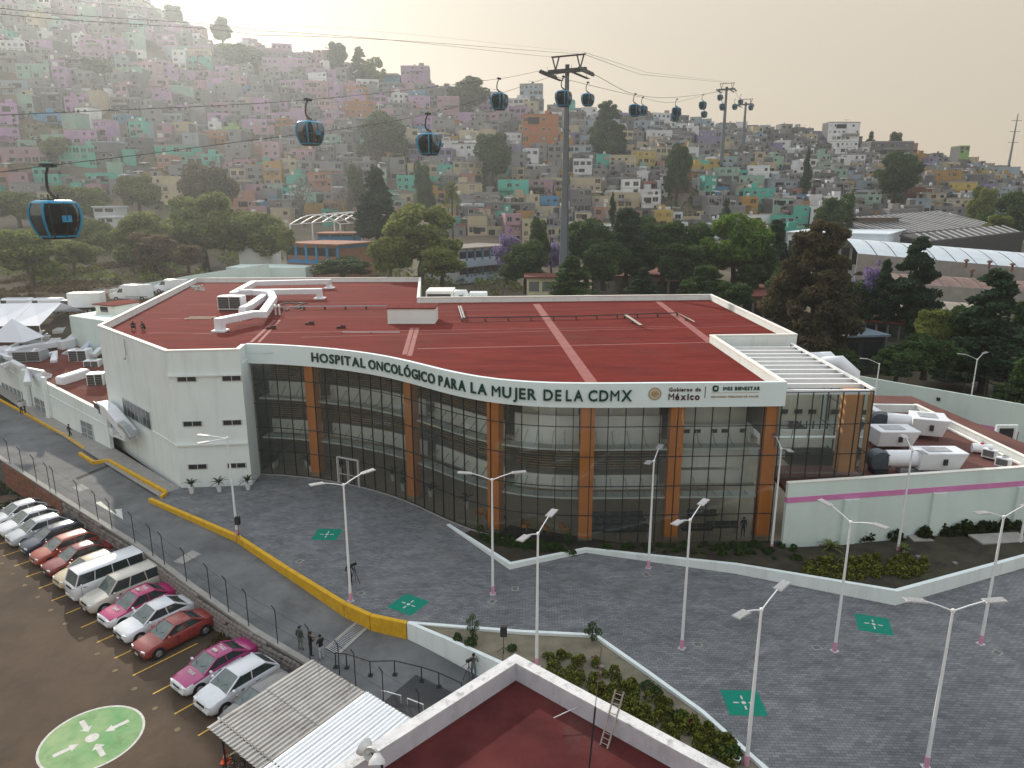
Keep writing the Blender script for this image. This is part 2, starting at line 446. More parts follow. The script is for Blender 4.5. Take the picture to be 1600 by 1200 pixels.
m_road = mat('road_asphalt', (0.1, 0.103, 0.106), 0.9, 0, 0.3, 0.3, col2=(0.175, 0.18, 0.183), detail=10, coord='World', bscale=9)
weather(m_road, 0.5, (0.05, 0.05, 0.05), 0.35, (1, 1, 1))
kl = [p.copy() for p in KERB]; kl[0] = at(-60, 602, 1.4)
kl[1] = at(168, 704); kl[2] = at(262, 776)
road_r = [(q.x, q.y) for q in kl] + [(-.5, 35.5), (8.0, 30)]
strip('road', W_TOP, road_r, road_z, m_road, n=26)
# plaza paving: brick-sized blocks laid in running bond
def paver_material():
 m = bpy.data.materials.new('plaza_pavers'); m.use_nodes = True
 nt = m.node_tree; N = nt.nodes; L = nt.links; b = N['Principled BSDF']; b.inputs['Roughness'].default_value = 0.88
 g = N.new('ShaderNodeNewGeometry'); mp = N.new('ShaderNodeMapping'); mp.inputs['Rotation'].default_value = (0, 0, math.radians(2)); L.new(g.outputs['Position'], mp.inputs[0])
 br = N.new('ShaderNodeTexBrick'); br.inputs['Scale'].default_value = 1.0
 br.inputs['Brick Width'].default_value = 0.38; br.inputs['Row Height'].default_value = 0.19; br.inputs['Mortar Size'].default_value = 0.016; br.inputs['Mortar Smooth'].default_value = 0.3
 br.inputs['Color1'].default_value = (0.118, 0.124, 0.132, 1); br.inputs['Color2'].default_value = (0.185, 0.192, 0.2, 1); br.inputs['Mortar'].default_value = (0.07, 0.073, 0.077, 1)
 br.inputs['Bias'].default_value = 0.0
 L.new(mp.outputs[0], br.inputs[0])
 n1 = N.new('ShaderNodeTexNoise'); n1.inputs['Scale'].default_value = 0.12; n1.inputs['Detail'].default_value = 9; n1.inputs['Roughness'].default_value = 0.7; L.new(mp.outputs[0], n1.inputs['Vector'])
 n2 = N.new('ShaderNodeTexNoise'); n2.inputs['Scale'].default_value = 0.9; n2.inputs['Detail'].default_value = 6
 m2 = N.new('ShaderNodeMapping'); m2.inputs['Scale'].default_value = (0.6, 1.2, 1); m2.inputs['Rotation'].default_value = (0, 0, math.radians(-25)); L.new(g.outputs['Position'], m2.inputs[0]); L.new(m2.outputs[0], n2.inputs['Vector'])
 r1 = N.new('ShaderNodeMapRange'); r1.inputs['From Min'].default_value = 0.3; r1.inputs['From Max'].default_value = 0.7; r1.inputs['To Min'].default_value = 0.8; r1.inputs['To Max'].default_value = 1.24; L.new(n1.outputs[0], r1.inputs[0])
 r2 = N.new('ShaderNodeMapRange'); r2.inputs['From Min'].default_value = 0.3; r2.inputs['From Max'].default_value = 0.7; r2.inputs['To Min'].default_value = 0.78; r2.inputs['To Max'].default_value = 1.22; L.new(n2.outputs[0], r2.inputs[0])
 mu = N.new('ShaderNodeMath'); mu.operation = 'MULTIPLY'; L.new(r1.outputs[0], mu.inputs[0]); L.new(r2.outputs[0], mu.inputs[1])
 hs = N.new('ShaderNodeHueSaturation'); L.new(mu.outputs[0], hs.inputs['Value']); L.new(br.outputs[0], hs.inputs['Color'])
 # worn pale dusty patches
 n3 = N.new('ShaderNodeTexNoise'); n3.inputs['Scale'].default_value = 0.25; n3.inputs['Detail'].default_value = 10; n3.inputs['Roughness'].default_value = 0.75; L.new(g.outputs['Position'], n3.inputs['Vector'])
 rp = N.new('ShaderNodeValToRGB'); rp.color_ramp.elements[0].position = 0.52; rp.color_ramp.elements[1].position = 0.76; rp.color_ramp.elements[1].color = (0.6, 0.6, 0.6, 1); L.new(n3.outputs[0], rp.inputs[0])
 mx = N.new('ShaderNodeMix'); mx.data_type = 'RGBA'; mx.inputs['B'].default_value = (0.22, 0.205, 0.19, 1)
 L.new(rp.outputs[0], mx.inputs['Factor']); L.new(hs.outputs[0], mx.inputs['A']); L.new(mx.outputs['Result'], b.inputs['Base Color'])
 bp = N.new('ShaderNodeBump'); bp.inputs['Strength'].default_value = 0.4; bp.inputs['Distance'].default_value = 0.02; bp.invert = True
 L.new(br.outputs['Fac'], bp.inputs['Height']); L.new(bp.outputs[0], b.inputs['Normal'])
 return m
m_pav = paver_material()
pz = MB()
plz = [(q.x, q.y) for q in KERB[2:]] + [(-.1, 35.4), (2, 33.5), (8, 26), (14, 20), (90, 20), (90, 54), (36, 54), (20, 52), (10, 52), (6, 53), (-2, 57), (-10, 64), (-18, 68), (-26, 69), (-31.5, 62.6)]
pz.prism(plz, -2.4, 0.0)
struct('plaza', pz, m_pav)
# pale concrete pavement along the annex wall
sw = MB()
sw_in = [(-31.2, 62.3), (-43.2, 73.0), (-58, 84.6), (-74, 97.5)]
sw_out = [(-32.4, 60.5), (-45.0, 71.4), (-56.5, 81.4), (-70, 92.8)]
def sw_z(x, y): return max(0.02, road_z(x, y) + .18)
strip('pavement', sw_in, sw_out, sw_z, W_CONC, n=10)
# road behind and to the right of the hospital
bk = MB(); bk.prism([(29.4, 57), (90, 54), (120, 70), (110, 150), (-8, 150), (-8, 127), (29.4, 104)], -1, 0.0)
struct('service_road', bk, mat('service_asphalt', (0.06, 0.06, 0.062), 0.9, 0.2, 0.2, 0.2, coord='World'))
# yellow kerb wall: its top stays level while the road drops away from it
kb = thing('kerb_wall', 'long yellow kerb wall curving along the edge of the grey plaza', 'kerb', (KERB[3].x, KERB[3].y, 0))
seg_pts = [KERB[2]] + [KERB[2].lerp(KERB[3], t) for t in (.33, .67)] + [KERB[3], KERB[4], KERB[5], KERB[5].lerp(KERB[6], .5) + Vector((-.25, -.25, 0)), KERB[6]]
for i in range(len(seg_pts) - 1):
 a, b = seg_pts[i], seg_pts[i + 1]
 d = (b - a).normalized() * 0.012
 za, zb = road_z(a.x, a.y) - .1, road_z(b.x, b.y) - .1
 mb = MB(); mb.wall(a + d, b - d, 0.34, za, 0.14, z0b=zb, side=0)
 mb.build('kerb_section', W_YELLOW, kb, bevel=0.03)
kb2 = thing('kerb_wall', 'short stepped yellow kerb beside the annex pavement, with a notch in it', 'kerb', (-40, 67.5, 0))
st = [at(125, 711), at(147, 725), at(170, 722), at(260, 772)]
for i in range(3):
 a, b = st[i], st[i + 1]
 d = (b - a).normalized() * 0.012
 MB().wall(a + d, b - d, 0.32, road_z(a.x, a.y) - .1, 0.34, z0b=road_z(b.x, b.y) - .1).build('kerb_section', W_YELLOW, kb2, bevel=0.03)
MB().wall(st[3], at(252, 779), 0.3, -.3, 0.28).build('kerb_section', W_YELLOW, kb2, bevel=0.03)
kb3 = thing('kerb', 'thin faded yellow kerb line climbing beside the annex pavement', 'kerb', (-55, 80, 0))
prev = None
pl3 = [at(132, 704), at(100, 684), at(66, 663, .4), at(30, 642, .8), at(0, 626, 1.1), at(-40, 603, 1.5)]
for i in range(len(pl3) - 1):
 a, b = pl3[i], pl3[i + 1]; d = (b - a).normalized() * .01
 MB().wall(a + d, b - d, 0.22, road_z(a.x, a.y) - .05, sw_z(a.x, a.y) + .06, z0b=road_z(b.x, b.y) - .05, z1b=sw_z(b.x, b.y) + .06).build('kerb_section', W_YELLOW, kb3)

# ---------------------------------------------------------------- painted marks
m_paint_w = mat('road_paint_white', (0.55, 0.54, 0.5), 0.8, 0.18, 3)
m_paint_y = mat('line_yellow', (0.6, 0.36, 0.06), 0.8, 0.2, 5)
LINES = [(240, 78), (325, 158), (417, 245), (515, 335), (622, 430), (730, 530), (848, 637), (970, 750), (1100, 868), (1238, 998)]
LN = [at(a / 4, 900 + b / 4, LOTZ) for a, b in LINES]
ldir = (at(1250 / 4, 900 + 435 / 4, LOTZ) - at(848 / 4, 900 + 637 / 4, LOTZ)).normalized()
row = (LN[9] - LN[0]).normalized()
step = (LN[9] - LN[0]).length / 9
bays = [LN[0] + row * step * (i - 4) for i in range(15)]
for i, p in enumerate(bays):
 q = p + ldir * 4.25; n = Vector((-ldir.y, ldir.x, 0)) * 0.055; z = LOTZ + .004
 MB().add([(p - n), (p + n), (q + n), (q - n)], [(0, 1, 2, 3)]).xf(Matrix.Translation((0, 0, .004))).build('parking_line', m_paint_y)['kind'] = 'structure'
m_spot = mat('tyre_stop_mark', (0.16, 0.12, 0.07), 0.9, 0.3, 4)
for i in range(13):
 p = bays[i] + row * step * .5 - ldir * .5
 MB().lathe([(.17, 0), (.17, .012)], 10, (p.x, p.y, LOTZ)).build('lot_marker', m_spot)['kind'] = 'structure'

def flat_shape(mb, pts, z, mi=0): mb.add([(p[0], p[1], z) for p in pts], [tuple(range(len(pts)))], mi)
def meeting_mark(mb, c, ax, ay, s, z, arrow, mi=1):
 """centre dot and four inward arrows"""
 n = 20
 flat_shape(mb, [c + ax * (s * .13 * math.cos(2 * pi * k / n)) + ay * (s * .13 * math.sin(2 * pi * k / n)) for k in range(n)], z, mi)
 for k in range(4):
  d = [ax, ay, -ax, -ay][k]; e = [ay, -ax, -ay, ax][k]
  r0, r1, w = .24 * s, .58 * s, .05 * s
  if arrow:
   hd = .16 * s
   flat_shape(mb, [c + d * r0, c + d * (r0 + hd) + e * hd * .75, c + d * (r0 + hd) + e * w, c + d * (r1 + .12 * s) + e * w, c + d * (r1 + .12 * s) - e * w, c + d * (r0 + hd) - e * w, c + d * (r0 + hd) - e * hd * .75][::-1], z, mi)
  else:
   hd = .1 * s
   flat_shape(mb, [c + d * r0, c + d * (r0 + hd) + e * hd * .7, c + d * (r0 + hd) + e * w, c + d * r1 + e * w, c + d * r1 - e * w, c + d * (r0 + hd) - e * w, c + d * (r0 + hd) - e * hd * .7][::-1], z, mi)
m_sq = mat('sign_green', (0.0, 0.2, 0.135), 0.75, 0.1, 3)
SQ = [([(495, 825), (533, 826), (527, 845), (489, 845)], 'green painted meeting square nearest the glass entrance door'),
  ([(632, 928), (668, 940), (645, 962), (608, 948)], 'green painted meeting square beside the yellow kerb corner'),
  ([(1337, 959), (1385, 967), (1392, 992), (1347, 985)], 'green painted meeting square below the corner of the right flower bed'),
  ([(1125, 1077), (1178, 1078), (1200, 1120), (1146, 1119)], 'green painted meeting square nearest the camera, at the foot of a lamp post')]
for q, lab in SQ:
 P = [at(a, b, 0) for a, b in q]; c = sum(P, Vector()) / 4
 ax = ((P[1] - P[0]) + (P[2] - P[3])).normalized(); ay = Vector((-ax.y, ax.x, 0)); s = 1.0
 mb = MB()
 flat_shape(mb, [c - ax - ay, c + ax - ay, c + ax + ay, c - ax + ay], 0.005, 0)
 meeting_mark(mb, c, ax, ay, .95, 0.009, False)
 o = mb.build('meeting_point_marking', [m_sq, m_paint_w]); tag(o, lab, 'ground marking', 'green meeting point squares on the plaza')
# big green circle in the lot
cc = (at(57, 1185, LOTZ) + at(227, 1115, LOTZ)) / 2; cc = at(144, 1153, LOTZ)
m_circ = mat('circle_green', (0.12, 0.3, 0.12), 0.85, 0, 0.5, col2=(0.3, 0.4, 0.2), detail=10, coord='World')
weather(m_circ, .5, (.1, .13, .06), .9, (1, 1, 1))
mb = MB(); n = 48; rr = 2.62
ring = [cc + Vector((math.cos(2 * pi * k / n), math.sin(2 * pi * k / n), 0)) * rr for k in range(n)]
ring2 = [cc + Vector((math.cos(2 * pi * k / n), math.sin(2 * pi * k / n), 0)) * (rr - .13) for k in range(n)]
flat_shape(mb, ring, LOTZ + .005, 1); flat_shape(mb, ring2, LOTZ + .009, 0)
a1 = (at(199, 1127, LOTZ) - cc).normalized(); a2 = Vector((-a1.y, a1.x, 0))
meeting_mark(mb, cc, a1, a2, 2.7, LOTZ + .013, True)
tag(mb.build('meeting_point_circle', [m_circ, m_paint_w]), 'large faded green circle with four white arrows painted on the brown lot', 'ground marking')
# white V arrow on the road, patches and manholes
def road_patch(name, px, m, dz=.006):
 P = [at(a, b, -.2) for a, b in px]; P = [Vector((p.x, p.y, road_z(p.x, p.y) + dz)) for p in P]
 o = MB().add(P, [tuple(range(len(P)))[::-1]]).build(name, m); o['kind'] = 'structure'
road_patch('road_arrow', [(148, 785), (157, 783), (178, 800), (182, 803), (180, 795), (190, 794), (192, 810)], m_paint_w, .02)
for q in ([(270, 872), (300, 855), (314, 861), (284, 876)], [(113, 762), (128, 757), (140, 764), (124, 769)]): road_patch('concrete_patch', q, W_CONC, .012)
m_wet = mat('damp_asphalt', (0.13, 0.13, 0.135), 0.6, 0.2, .6)
road_patch('road_joint', [(118, 748), (168, 729), (172, 731), (122, 751)], mat('joint_dark', (0.04, 0.04, 0.04), .9), .012)
man = MB().b(-.27, .27, -.24, .24, -.02, .012, 0).b(-.19, .19, -.16, .16, .012, .018, 1)
m0 = man.build('manhole_cover', [W_CONC, mat('cover_grey', (.12, .12, .12), .7, .2, 6)]); mpos = [(1090, 1007), (1276, 1012), (1190, 1197), (1558, 1020), (564, 927), (769, 940), (468, 877), (1212, 917), (805, 920), (1010, 898)]
for i, (a, b) in enumerate(mpos):
 o = m0 if i == 0 else m0.copy()
 if i: COL.objects.link(o)
 p = at(a, b, 0); o.location = (p.x, p.y, 0.006); o.rotation_euler.z = .2 * i; o['kind'] = 'structure'

# ---------------------------------------------------------------- stone retaining wall with its fence
rng = random.Random(5)
sw_t = thing('stone_wall', 'long rough grey rubble retaining wall between the parked cars and the road', 'retaining wall', (-22, 42, LOTZ))
m_stone = mat('rubble_stone', (0.13, 0.115, 0.11), 0.95, 0, 1.2, 0.5, col2=(0.24, 0.215, 0.2), detail=8, island=0.35, coord='Object')
m_core = mat('mortar', (0.11, 0.1, 0.095), 0.95, 0.2, 3, 0.3)
m_brickred = mat('clay_brick_face', (0.21, 0.095, 0.06), 0.9, 0.25, 2, 0.3, island=.2)
core = MB(); cop = MB()
WT = [Vector((a, b, 0)) for a, b in W_TOP]
for i in range(len(WT) - 1):
 a, b = WT[i], WT[i + 1]
 core.wall(a, b, 0.3, LOTZ - .3, road_z(*a.xy) + .05, z1b=road_z(*b.xy) + .05, side=1)
 cop.wall(a, b, 0.42, road_z(*a.xy) + .05, road_z(*a.xy) + .2, z0b=road_z(*b.xy) + .05, z1b=road_z(*b.xy) + .2, side=1)
core.build('wall_core', m_core, sw_t)
cop.build('coping', W_CONC, sw_t, bevel=.02)
stone_meshes = []
def rock_mesh(seed, mats, w=1, h=1, d=1):
 r = random.Random(seed); bm = bmesh.new(); bmesh.ops.create_icosphere(bm, subdivisions=1, radius=.5)
 for v in bm.verts:
  v.co = Vector((max(-.43, min(.43, v.co.x * 1.25)), max(-.4, min(.4, v.co.y)), max(-.42, min(.42, v.co.z * 1.2)))) * (1 + r.uniform(-.13, .13))
 me = bpy.data.meshes.new('stone'); bm.to_mesh(me); bm.free(); me.materials.append(mats); return me
for s in range(8): stone_meshes.append(rock_mesh(s, m_stone))
stones = []
for i in range(1, len(WT) - 1):
 a, b = WT[i], WT[i + 1]; Lg = (b - a).length; d = (b - a) / Lg; nrm = Vector((d.y, -d.x, 0)) * -1
 nrm = Vector((-d.y, d.x, 0)); nrm = -nrm if nrm.y > 0 else nrm
 if i == 1: continue
 x = 0
 zt0, zt1 = road_z(*a.xy), road_z(*b.xy)
 h_row = .34; zz = LOTZ
 while zz < max(zt0, zt1) - .05:
  x = rng.uniform(0, .2)
  while x < Lg:
   w = rng.uniform(.3, .62); t = (x + w / 2) / Lg
   if t < 1 and zz + h_row * .7 < lerp(zt0, zt1, t) + .03:
    p = a + d * (x + w / 2); stones.append((p + nrm * .02, w, zz + h_row / 2 + rng.uniform(-.03, .03), h_row * rng.uniform(.95, 1.15), math.atan2(d.y, d.x)))
   x += w
  zz += h_row
stones.sort(key=lambda s: s[0].length)
rest = MB()
for k, (p, w, z, h, ang) in enumerate(stones):
 me = stone_meshes[k % 8]
 Mx = Matrix.Translation(Vector((p.x, p.y, z))) @ Matrix.Rotation(ang, 4, 'Z') @ Matrix.Rotation(rng.uniform(-.2, .2), 4, 'Y') @ Matrix.Diagonal((w * 1.12, .3, h * 1.1, 1))
 if k < 290:
  o = bpy.data.objects.new('stone', me); COL.objects.link(o); o.parent = sw_t; o.matrix_local = Matrix.Translation(-Vector(sw_t.location)) @ Mx
 else:
  rest.add([Mx @ v.co for v in me.vertices], [tuple(f.vertices) for f in me.polygons])
o = rest.build('rubble_stones', m_stone, sw_t); o['kind'] = 'stuff'
# reddish brick stretch at the far left
a, b = WT[1], WT[2]; d = (b - a).normalized(); n_ = Vector((d.y, -d.x, 0))
brk = MB(); Lg = (b - a).length
for j in range(15):
 z = LOTZ + j * .17
 x = -(.3 if j % 2 else 0)
 while x < Lg:
  x0 = max(x, 0); x1 = min(x + .58, Lg)
  if x1 - x0 > .1:
   p = a + d * ((x0 + x1) / 2) + n_ * .03
   t = ((x0 + x1) / 2) / Lg
   if z + .17 < lerp(road_z(*a.xy), road_z(*b.xy), t) + .06: brk.box((p.x, p.y, z + .085), (x1 - x0 - .02, .1, .15), math.atan2(d.y, d.x))
  x += .6
o = brk.build('brickwork', m_brickred, sw_t); o['kind'] = 'stuff'
# fence along the top of the wall
m_fence = mat('fence_steel', (0.045, 0.045, 0.047), 0.6, 0.2, 2, metal=.3)
fe = thing('wire_fence', 'tall dark wire fence with angled post tops along the stone wall', 'fence', (-22, 42, 0))
FP = [(8, 715), (24, 728), (42, 741), (60, 755), (80, 768), (102, 770), (130, 795), (158, 812), (188, 822), (218, 845), (247, 864), (262, 878), (297, 902), (333, 926), (360, 945), (388, 966), (431, 992), (477, 1022), (524, 1045), (546, 1060)]
posts = []
for i, (a_, b_) in enumerate(FP):
 p = at(a_, b_, -.2)
 best = min(range(len(WT) - 1), key=lambda k: abs(((WT[k + 1] - WT[k]).normalized().cross(p - WT[k])).z) + (0 if 0 <= (p - WT[k]).dot(WT[k + 1] - WT[k]) <= (WT[k + 1] - WT[k]).length_squared else 50))
 A, B = WT[best], WT[best + 1]; t = (p - A).dot(B - A) / (B - A).length_squared
 q = A.lerp(B, t); dd = (B - A).normalized(); q = q + Vector((-dd.y, dd.x, 0)) * .2; q.z = road_z(q.x, q.y) + .2
 posts.append(q)
posts.append(Vector((-7.2, 34.2, -1.5))); posts.append(Vector((-5.0, 32.7, -1.7)))
for q in posts:
 MB().tube([q, q + Vector((0, 0, 2.35)), q + Vector((-.14, -.14, 2.75))], .032, 6).build('post', m_fence, fe)
for hz in (2.3, 1.2):
 mb = MB()
 for i in range(len(posts) - 1):
  a, b = posts[i], posts[i + 1]; m_ = (a + b) / 2 + Vector((0, 0, -.05))
  mb.tube([a + Vector((0, 0, hz)), m_ + Vector((0, 0, hz)), b + Vector((0, 0, hz))], .011, 4)
 mb.build('wire', m_fence, fe)
# ---------------------------------------------------------------- hospital: main block
ZT = 13.2; ZR = 12.4; ZF = 11.35
hos = thing('hospital_building', 'long white hospital with a curved glass front, orange columns and a red flat roof', 'hospital', (0, 75, 0))
RP = {k: at(*k, ZT) for k in [(305, 434), (153, 508), (262, 545), (383, 537), (450, 540), (500, 543), (560, 549), (610, 558), (660, 570), (700, 580), (740, 589), (780, 595), (830, 599), (880, 600)]}
P1 = Vector((-55.9, 126.1)); P2 = Vector((-44.8, 76.0)); P3 = Vector((-31.1, 62.4)); P4 = Vector((-24.7, 63.1))
curve = [(-25.0, 65.4), (-22.6, 65.1), (-20.4, 64.55), (-18.4, 63.9), (-16.4, 63.1), (-14.4, 62.1), (-12.5, 60.95), (-10.7, 59.65), (-9.0, 58.15), (-7.4, 56.6), (-5.9, 55.1), (-4.4, 53.75), (-2.8, 52.55), (-1.0, 51.55), (1.0, 50.85), (3.2, 50.45), (5.6, 50.35), (8.5, 50.38), (12, 50.5), (16, 50.62), (20.3, 50.8)]
FC = [Vector(c) for c in curve]
def resample(pl, n):
 ls = [0]
 for i in range(len(pl) - 1): ls.append(ls[-1] + (pl[i + 1] - pl[i]).length)
 out = []
 for k in range(n + 1):
  d = ls[-1] * k / n; i = max(j for j in range(len(pl) - 1) if ls[j] <= d + 1e-9)
  out.append(pl[i].lerp(pl[i + 1], (d - ls[i]) / (ls[i + 1] - ls[i])))
 return out
FC = resample(FC, 60)
E1 = Vector((20.3, 50.8)); E2 = Vector((20.2, 70.0)); E3 = Vector((28.75, 70.6)); E4 = Vector((28.95, 103.0)); E5 = Vector((-13.0, 99.7)); E6 = Vector((-16.2, 127.2))
roof_poly = [P1, P2, P3, P4] + FC + [E2, E3, E4, E5, E6]
rin = inset_closed([(p.x, p.y) for p in roof_poly], .2)
MB().prism([(p.x, p.y) for p in rin], ZR - .35, ZR).build('roof_deck', W_RED, hos)
# roof seams (paler strips where sheets overlap)
def seam(px0, px1, w, zz=ZR + .006, name='roof_seam'):
 a = at(*px0, ZR); b = at(*px1, ZR); MB().wall(a, b, w, zz - .004, zz).build(name, W_SEAM, hos)
seam((838, 475), (924, 597), .95); seam((1028, 471), (1112, 536), .85)
seam((430, 500), (392, 535), .35); seam((437, 500), (404, 535), .3); seam((652, 512), (640, 556), .45); seam((644, 512), (632, 554), .45, ZR + .012)
for q0, q1, w in [((300, 522), (1060, 510), .14), ((470, 527), (1190, 509), .16), ((652, 545), (1112, 535), .28), ((290, 476), (655, 472), .12), ((250, 498), (840, 492), .12), ((640, 505), (1180, 490), .12), ((230, 520), (330, 521), .12), ((660, 487), (1150, 478), .1)]:
 seam(q0, q1, w, ZR + .011)
for k in range(30):
 y_ = 56 + k * 1.5
 if y_ > 98: break
 x0 = -30 if y_ > 64 else (-7 if y_ > 57 else 0); MB().b(x0 + 4, 19.8, y_, y_ + .05, ZR + .001, ZR + .004).build('lap_joint', mat('roof_lap', (.12, .018, .015), .95, .3, 1, spec=.04), hos)
# parapets
par = MB(); cop = MB()
def parapet(a, b, t=.3, side=0, z0=None, over=.05):
 d = (b - a).normalized()
 par.wall(a, b, t, z0 if z0 is not None else ZR - .4, ZT - .1, side=side)
ring = [P4, P3, P2, P1, E6, E5, E4, E3, E2, E1]
def par_piece(pts, name, zlow, t=.34):
 """one mitred parapet band along a polyline (inside on the right of travel)"""
 o1 = [Vector(p) for p in pts]; o2 = offset_poly(o1, -t)
 c1 = offset_poly(o1, .04); c2 = offset_poly(o1, -t - .04)
 mb = MB(); mc = MB()
 for i in range(len(pts) - 1):
  mb.add([(*o1[i], zlow), (*o1[i + 1], zlow), (*o2[i + 1], zlow), (*o2[i], zlow), (*o1[i], ZT - .12), (*o1[i + 1], ZT - .12), (*o2[i + 1], ZT - .12), (*o2[i], ZT - .12)],
    [(0, 1, 2, 3), (7, 6, 5, 4), (0, 4, 5, 1), (1, 5, 6, 2), (2, 6, 7, 3), (3, 7, 4, 0)])
  mc.add([(*c1[i], ZT - .12), (*c1[i + 1], ZT - .12), (*c2[i + 1], ZT - .12), (*c2[i], ZT - .12), (*c1[i], ZT), (*c1[i + 1], ZT), (*c2[i + 1], ZT), (*c2[i], ZT)],
    [(0, 1, 2, 3), (7, 6, 5, 4), (0, 4, 5, 1), (1, 5, 6, 2), (2, 6, 7, 3), (3, 7, 4, 0)])
 mb.build('parapet', W_WHITE, hos); mc.build('parapet_coping', W_CREAM, hos)
par_piece([FC[0], P4, P3, P2, P1, E6, E5, E4, E3, E2, E1 + Vector((0, .3))], 'parapet', ZR - .6)
# solid outer walls
wl = MB()
def hwall(a, b, z0=-.4, z1=ZR - .6, t=.34, m=W_WHITE, name='wall', side=None, mb=None):
 (mb or wl).wall(a, b, t, z0, z1, side=-1 if side is None else side)
left_wall = MB(); hwall(P3, P2, mb=left_wall); left_wall.build('wall', W_WHITE, hos)
bw = MB(); hwall(P2, P1, mb=bw); hwall(P1, E6, mb=bw); hwall(E6, E5, mb=bw); hwall(E5, E4, mb=bw); hwall(E4, E3, mb=bw); bw.build('wall', W_WHITE, hos)
# E3-E2: wall facing the pergola, E2-E1 inner
fw = MB(); hwall(E3, E2, z0=-.4, mb=fw); fw.build('wall', W_WHITE, hos)
# front left block with mouldings and windows
P4b = Vector((-24.9, 66.4))
fb = MB(); fb.wall(P4, P3 + Vector((.0, .0)), .34, -.3, ZR - .6, side=-1); fb.build('wall', W_WHITE, hos)
ret = MB(); ret.wall(P4, P4b, .34, -.3, ZR - .6, side=1); ret.build('wall', W_WHITE, hos)
dF = (P4 - P3).normalized(); nF = Vector((dF.y, -dF.x)); angF = math.atan2(dF.y, dF.x)
for z in (10.75, 4.15):
 MB().wall(P3 + nF * .06 - dF * .03, P4 + nF * .06 + dF * .03, .12, z, z + .16, side=-1).build('moulding', W_WHITE, hos)
dL = (P2 - P3).normalized(); nL = Vector((-dL.y, dL.x)) ; nL = nL if nL.y < 0 else -nL
MB().wall(P3 + nL * .06, P2 + nL * .06, .12, 4.15, 4.31, side=-1).build('moulding', W_WHITE, hos)
win_w = []
def front_window(px, py, w, h, n):
 # on the plane P3-P4
 d = ray(px, py); nn = Vector((nF.x, nF.y, 0)); o = Vector((P3.x, P3.y, 0)) - Vector((0, 0, H)); t = o.dot(nn) / d.dot(nn)
 c = Vector((0, 0, H)) + d * t
 w_ = MB(); w_.box((0, 0, 0), (w + .12, .1, h + .12)); fr = w_.xf(Matrix.Translation(c + nn * .0) @ Matrix.Rotation(angF, 4, 'Z')).build('window', W_ALU, hos)
 for k in range(n):
  g = MB(); g.box(((k + .5) * w / n - w / 2, -.055, 0), (w / n - .08, .03, h)); g.xf(Matrix.Translation(c) @ Matrix.Rotation(angF, 4, 'Z')).build('pane', W_WINDOW, fr)
for a in [(292, 592), (362, 591), (301, 662), (363, 660), (309, 729), (370, 727)]: front_window(*a, 1.65, .42, 2)
# ribbon window on the left wall
dL3 = Vector((dL.x, dL.y, 0)); nL3 = Vector((nL.x, nL.y, 0))
def on_left(px, py):
 d = ray(px, py); o = Vector((P3.x, P3.y, 0)) - Vector((0, 0, H)); t = o.dot(nL3) / d.dot(nL3); return Vector((0, 0, H)) + d * t
a = on_left(194, 637); b = on_left(236, 655); zc = (a.z + b.z) / 2
fr = MB().bar(Vector((a.x, a.y, zc)) + nL3 * .03, Vector((b.x, b.y, zc)) + nL3 * .03, .12, 1.9).build('window', W_ALU, hos)
for k in range(7):
 p = a.lerp(b, (k + .06) / 7); q = a.lerp(b, (k + .94) / 7)
 MB().bar(Vector((p.x, p.y, zc)) + nL3 * .085, Vector((q.x, q.y, zc)) + nL3 * .085, .03, 1.7).build('pane', W_WINDOW, fr)
# small drain hanging from the left wall
p = on_left(197, 530); MB().tube([p + nL3 * .2, p + nL3 * .2 - Vector((0, 0, 1.6)), p + nL3 * .35 - Vector((0, 0, 1.9))], .05, 6).lathe([(.12, 0), (.16, .08)], 8, tuple(p + nL3 * .35 - Vector((0, 0, 2.0)))).build('drainpipe', W_GALV, hos)

# fascia band
fas = MB(); fo = FC; fi = offset_poly(FC, .35)
n = len(fo); vs = []; fs = []
for p, q in zip(fo, fi): vs += [(p.x, p.y, ZF), (p.x, p.y, ZT), (q.x, q.y, ZT), (q.x, q.y, ZF)]
for i in range(n - 1):
 for k in range(4): fs.append((i * 4 + k, (i + 1) * 4 + k, (i + 1) * 4 + (k + 1) % 4, i * 4 + (k + 1) % 4))
fs += [(0, 1, 2, 3), tuple(reversed([(n - 1) * 4 + k for k in range(4)]))]
fas.add(vs, fs).build('fascia', mat('fascia_white', (0.7, 0.8, 0.8), .6, .03, .4), hos, smooth=30)
# soffit above the glass
g_line = offset_poly(FC, .55)
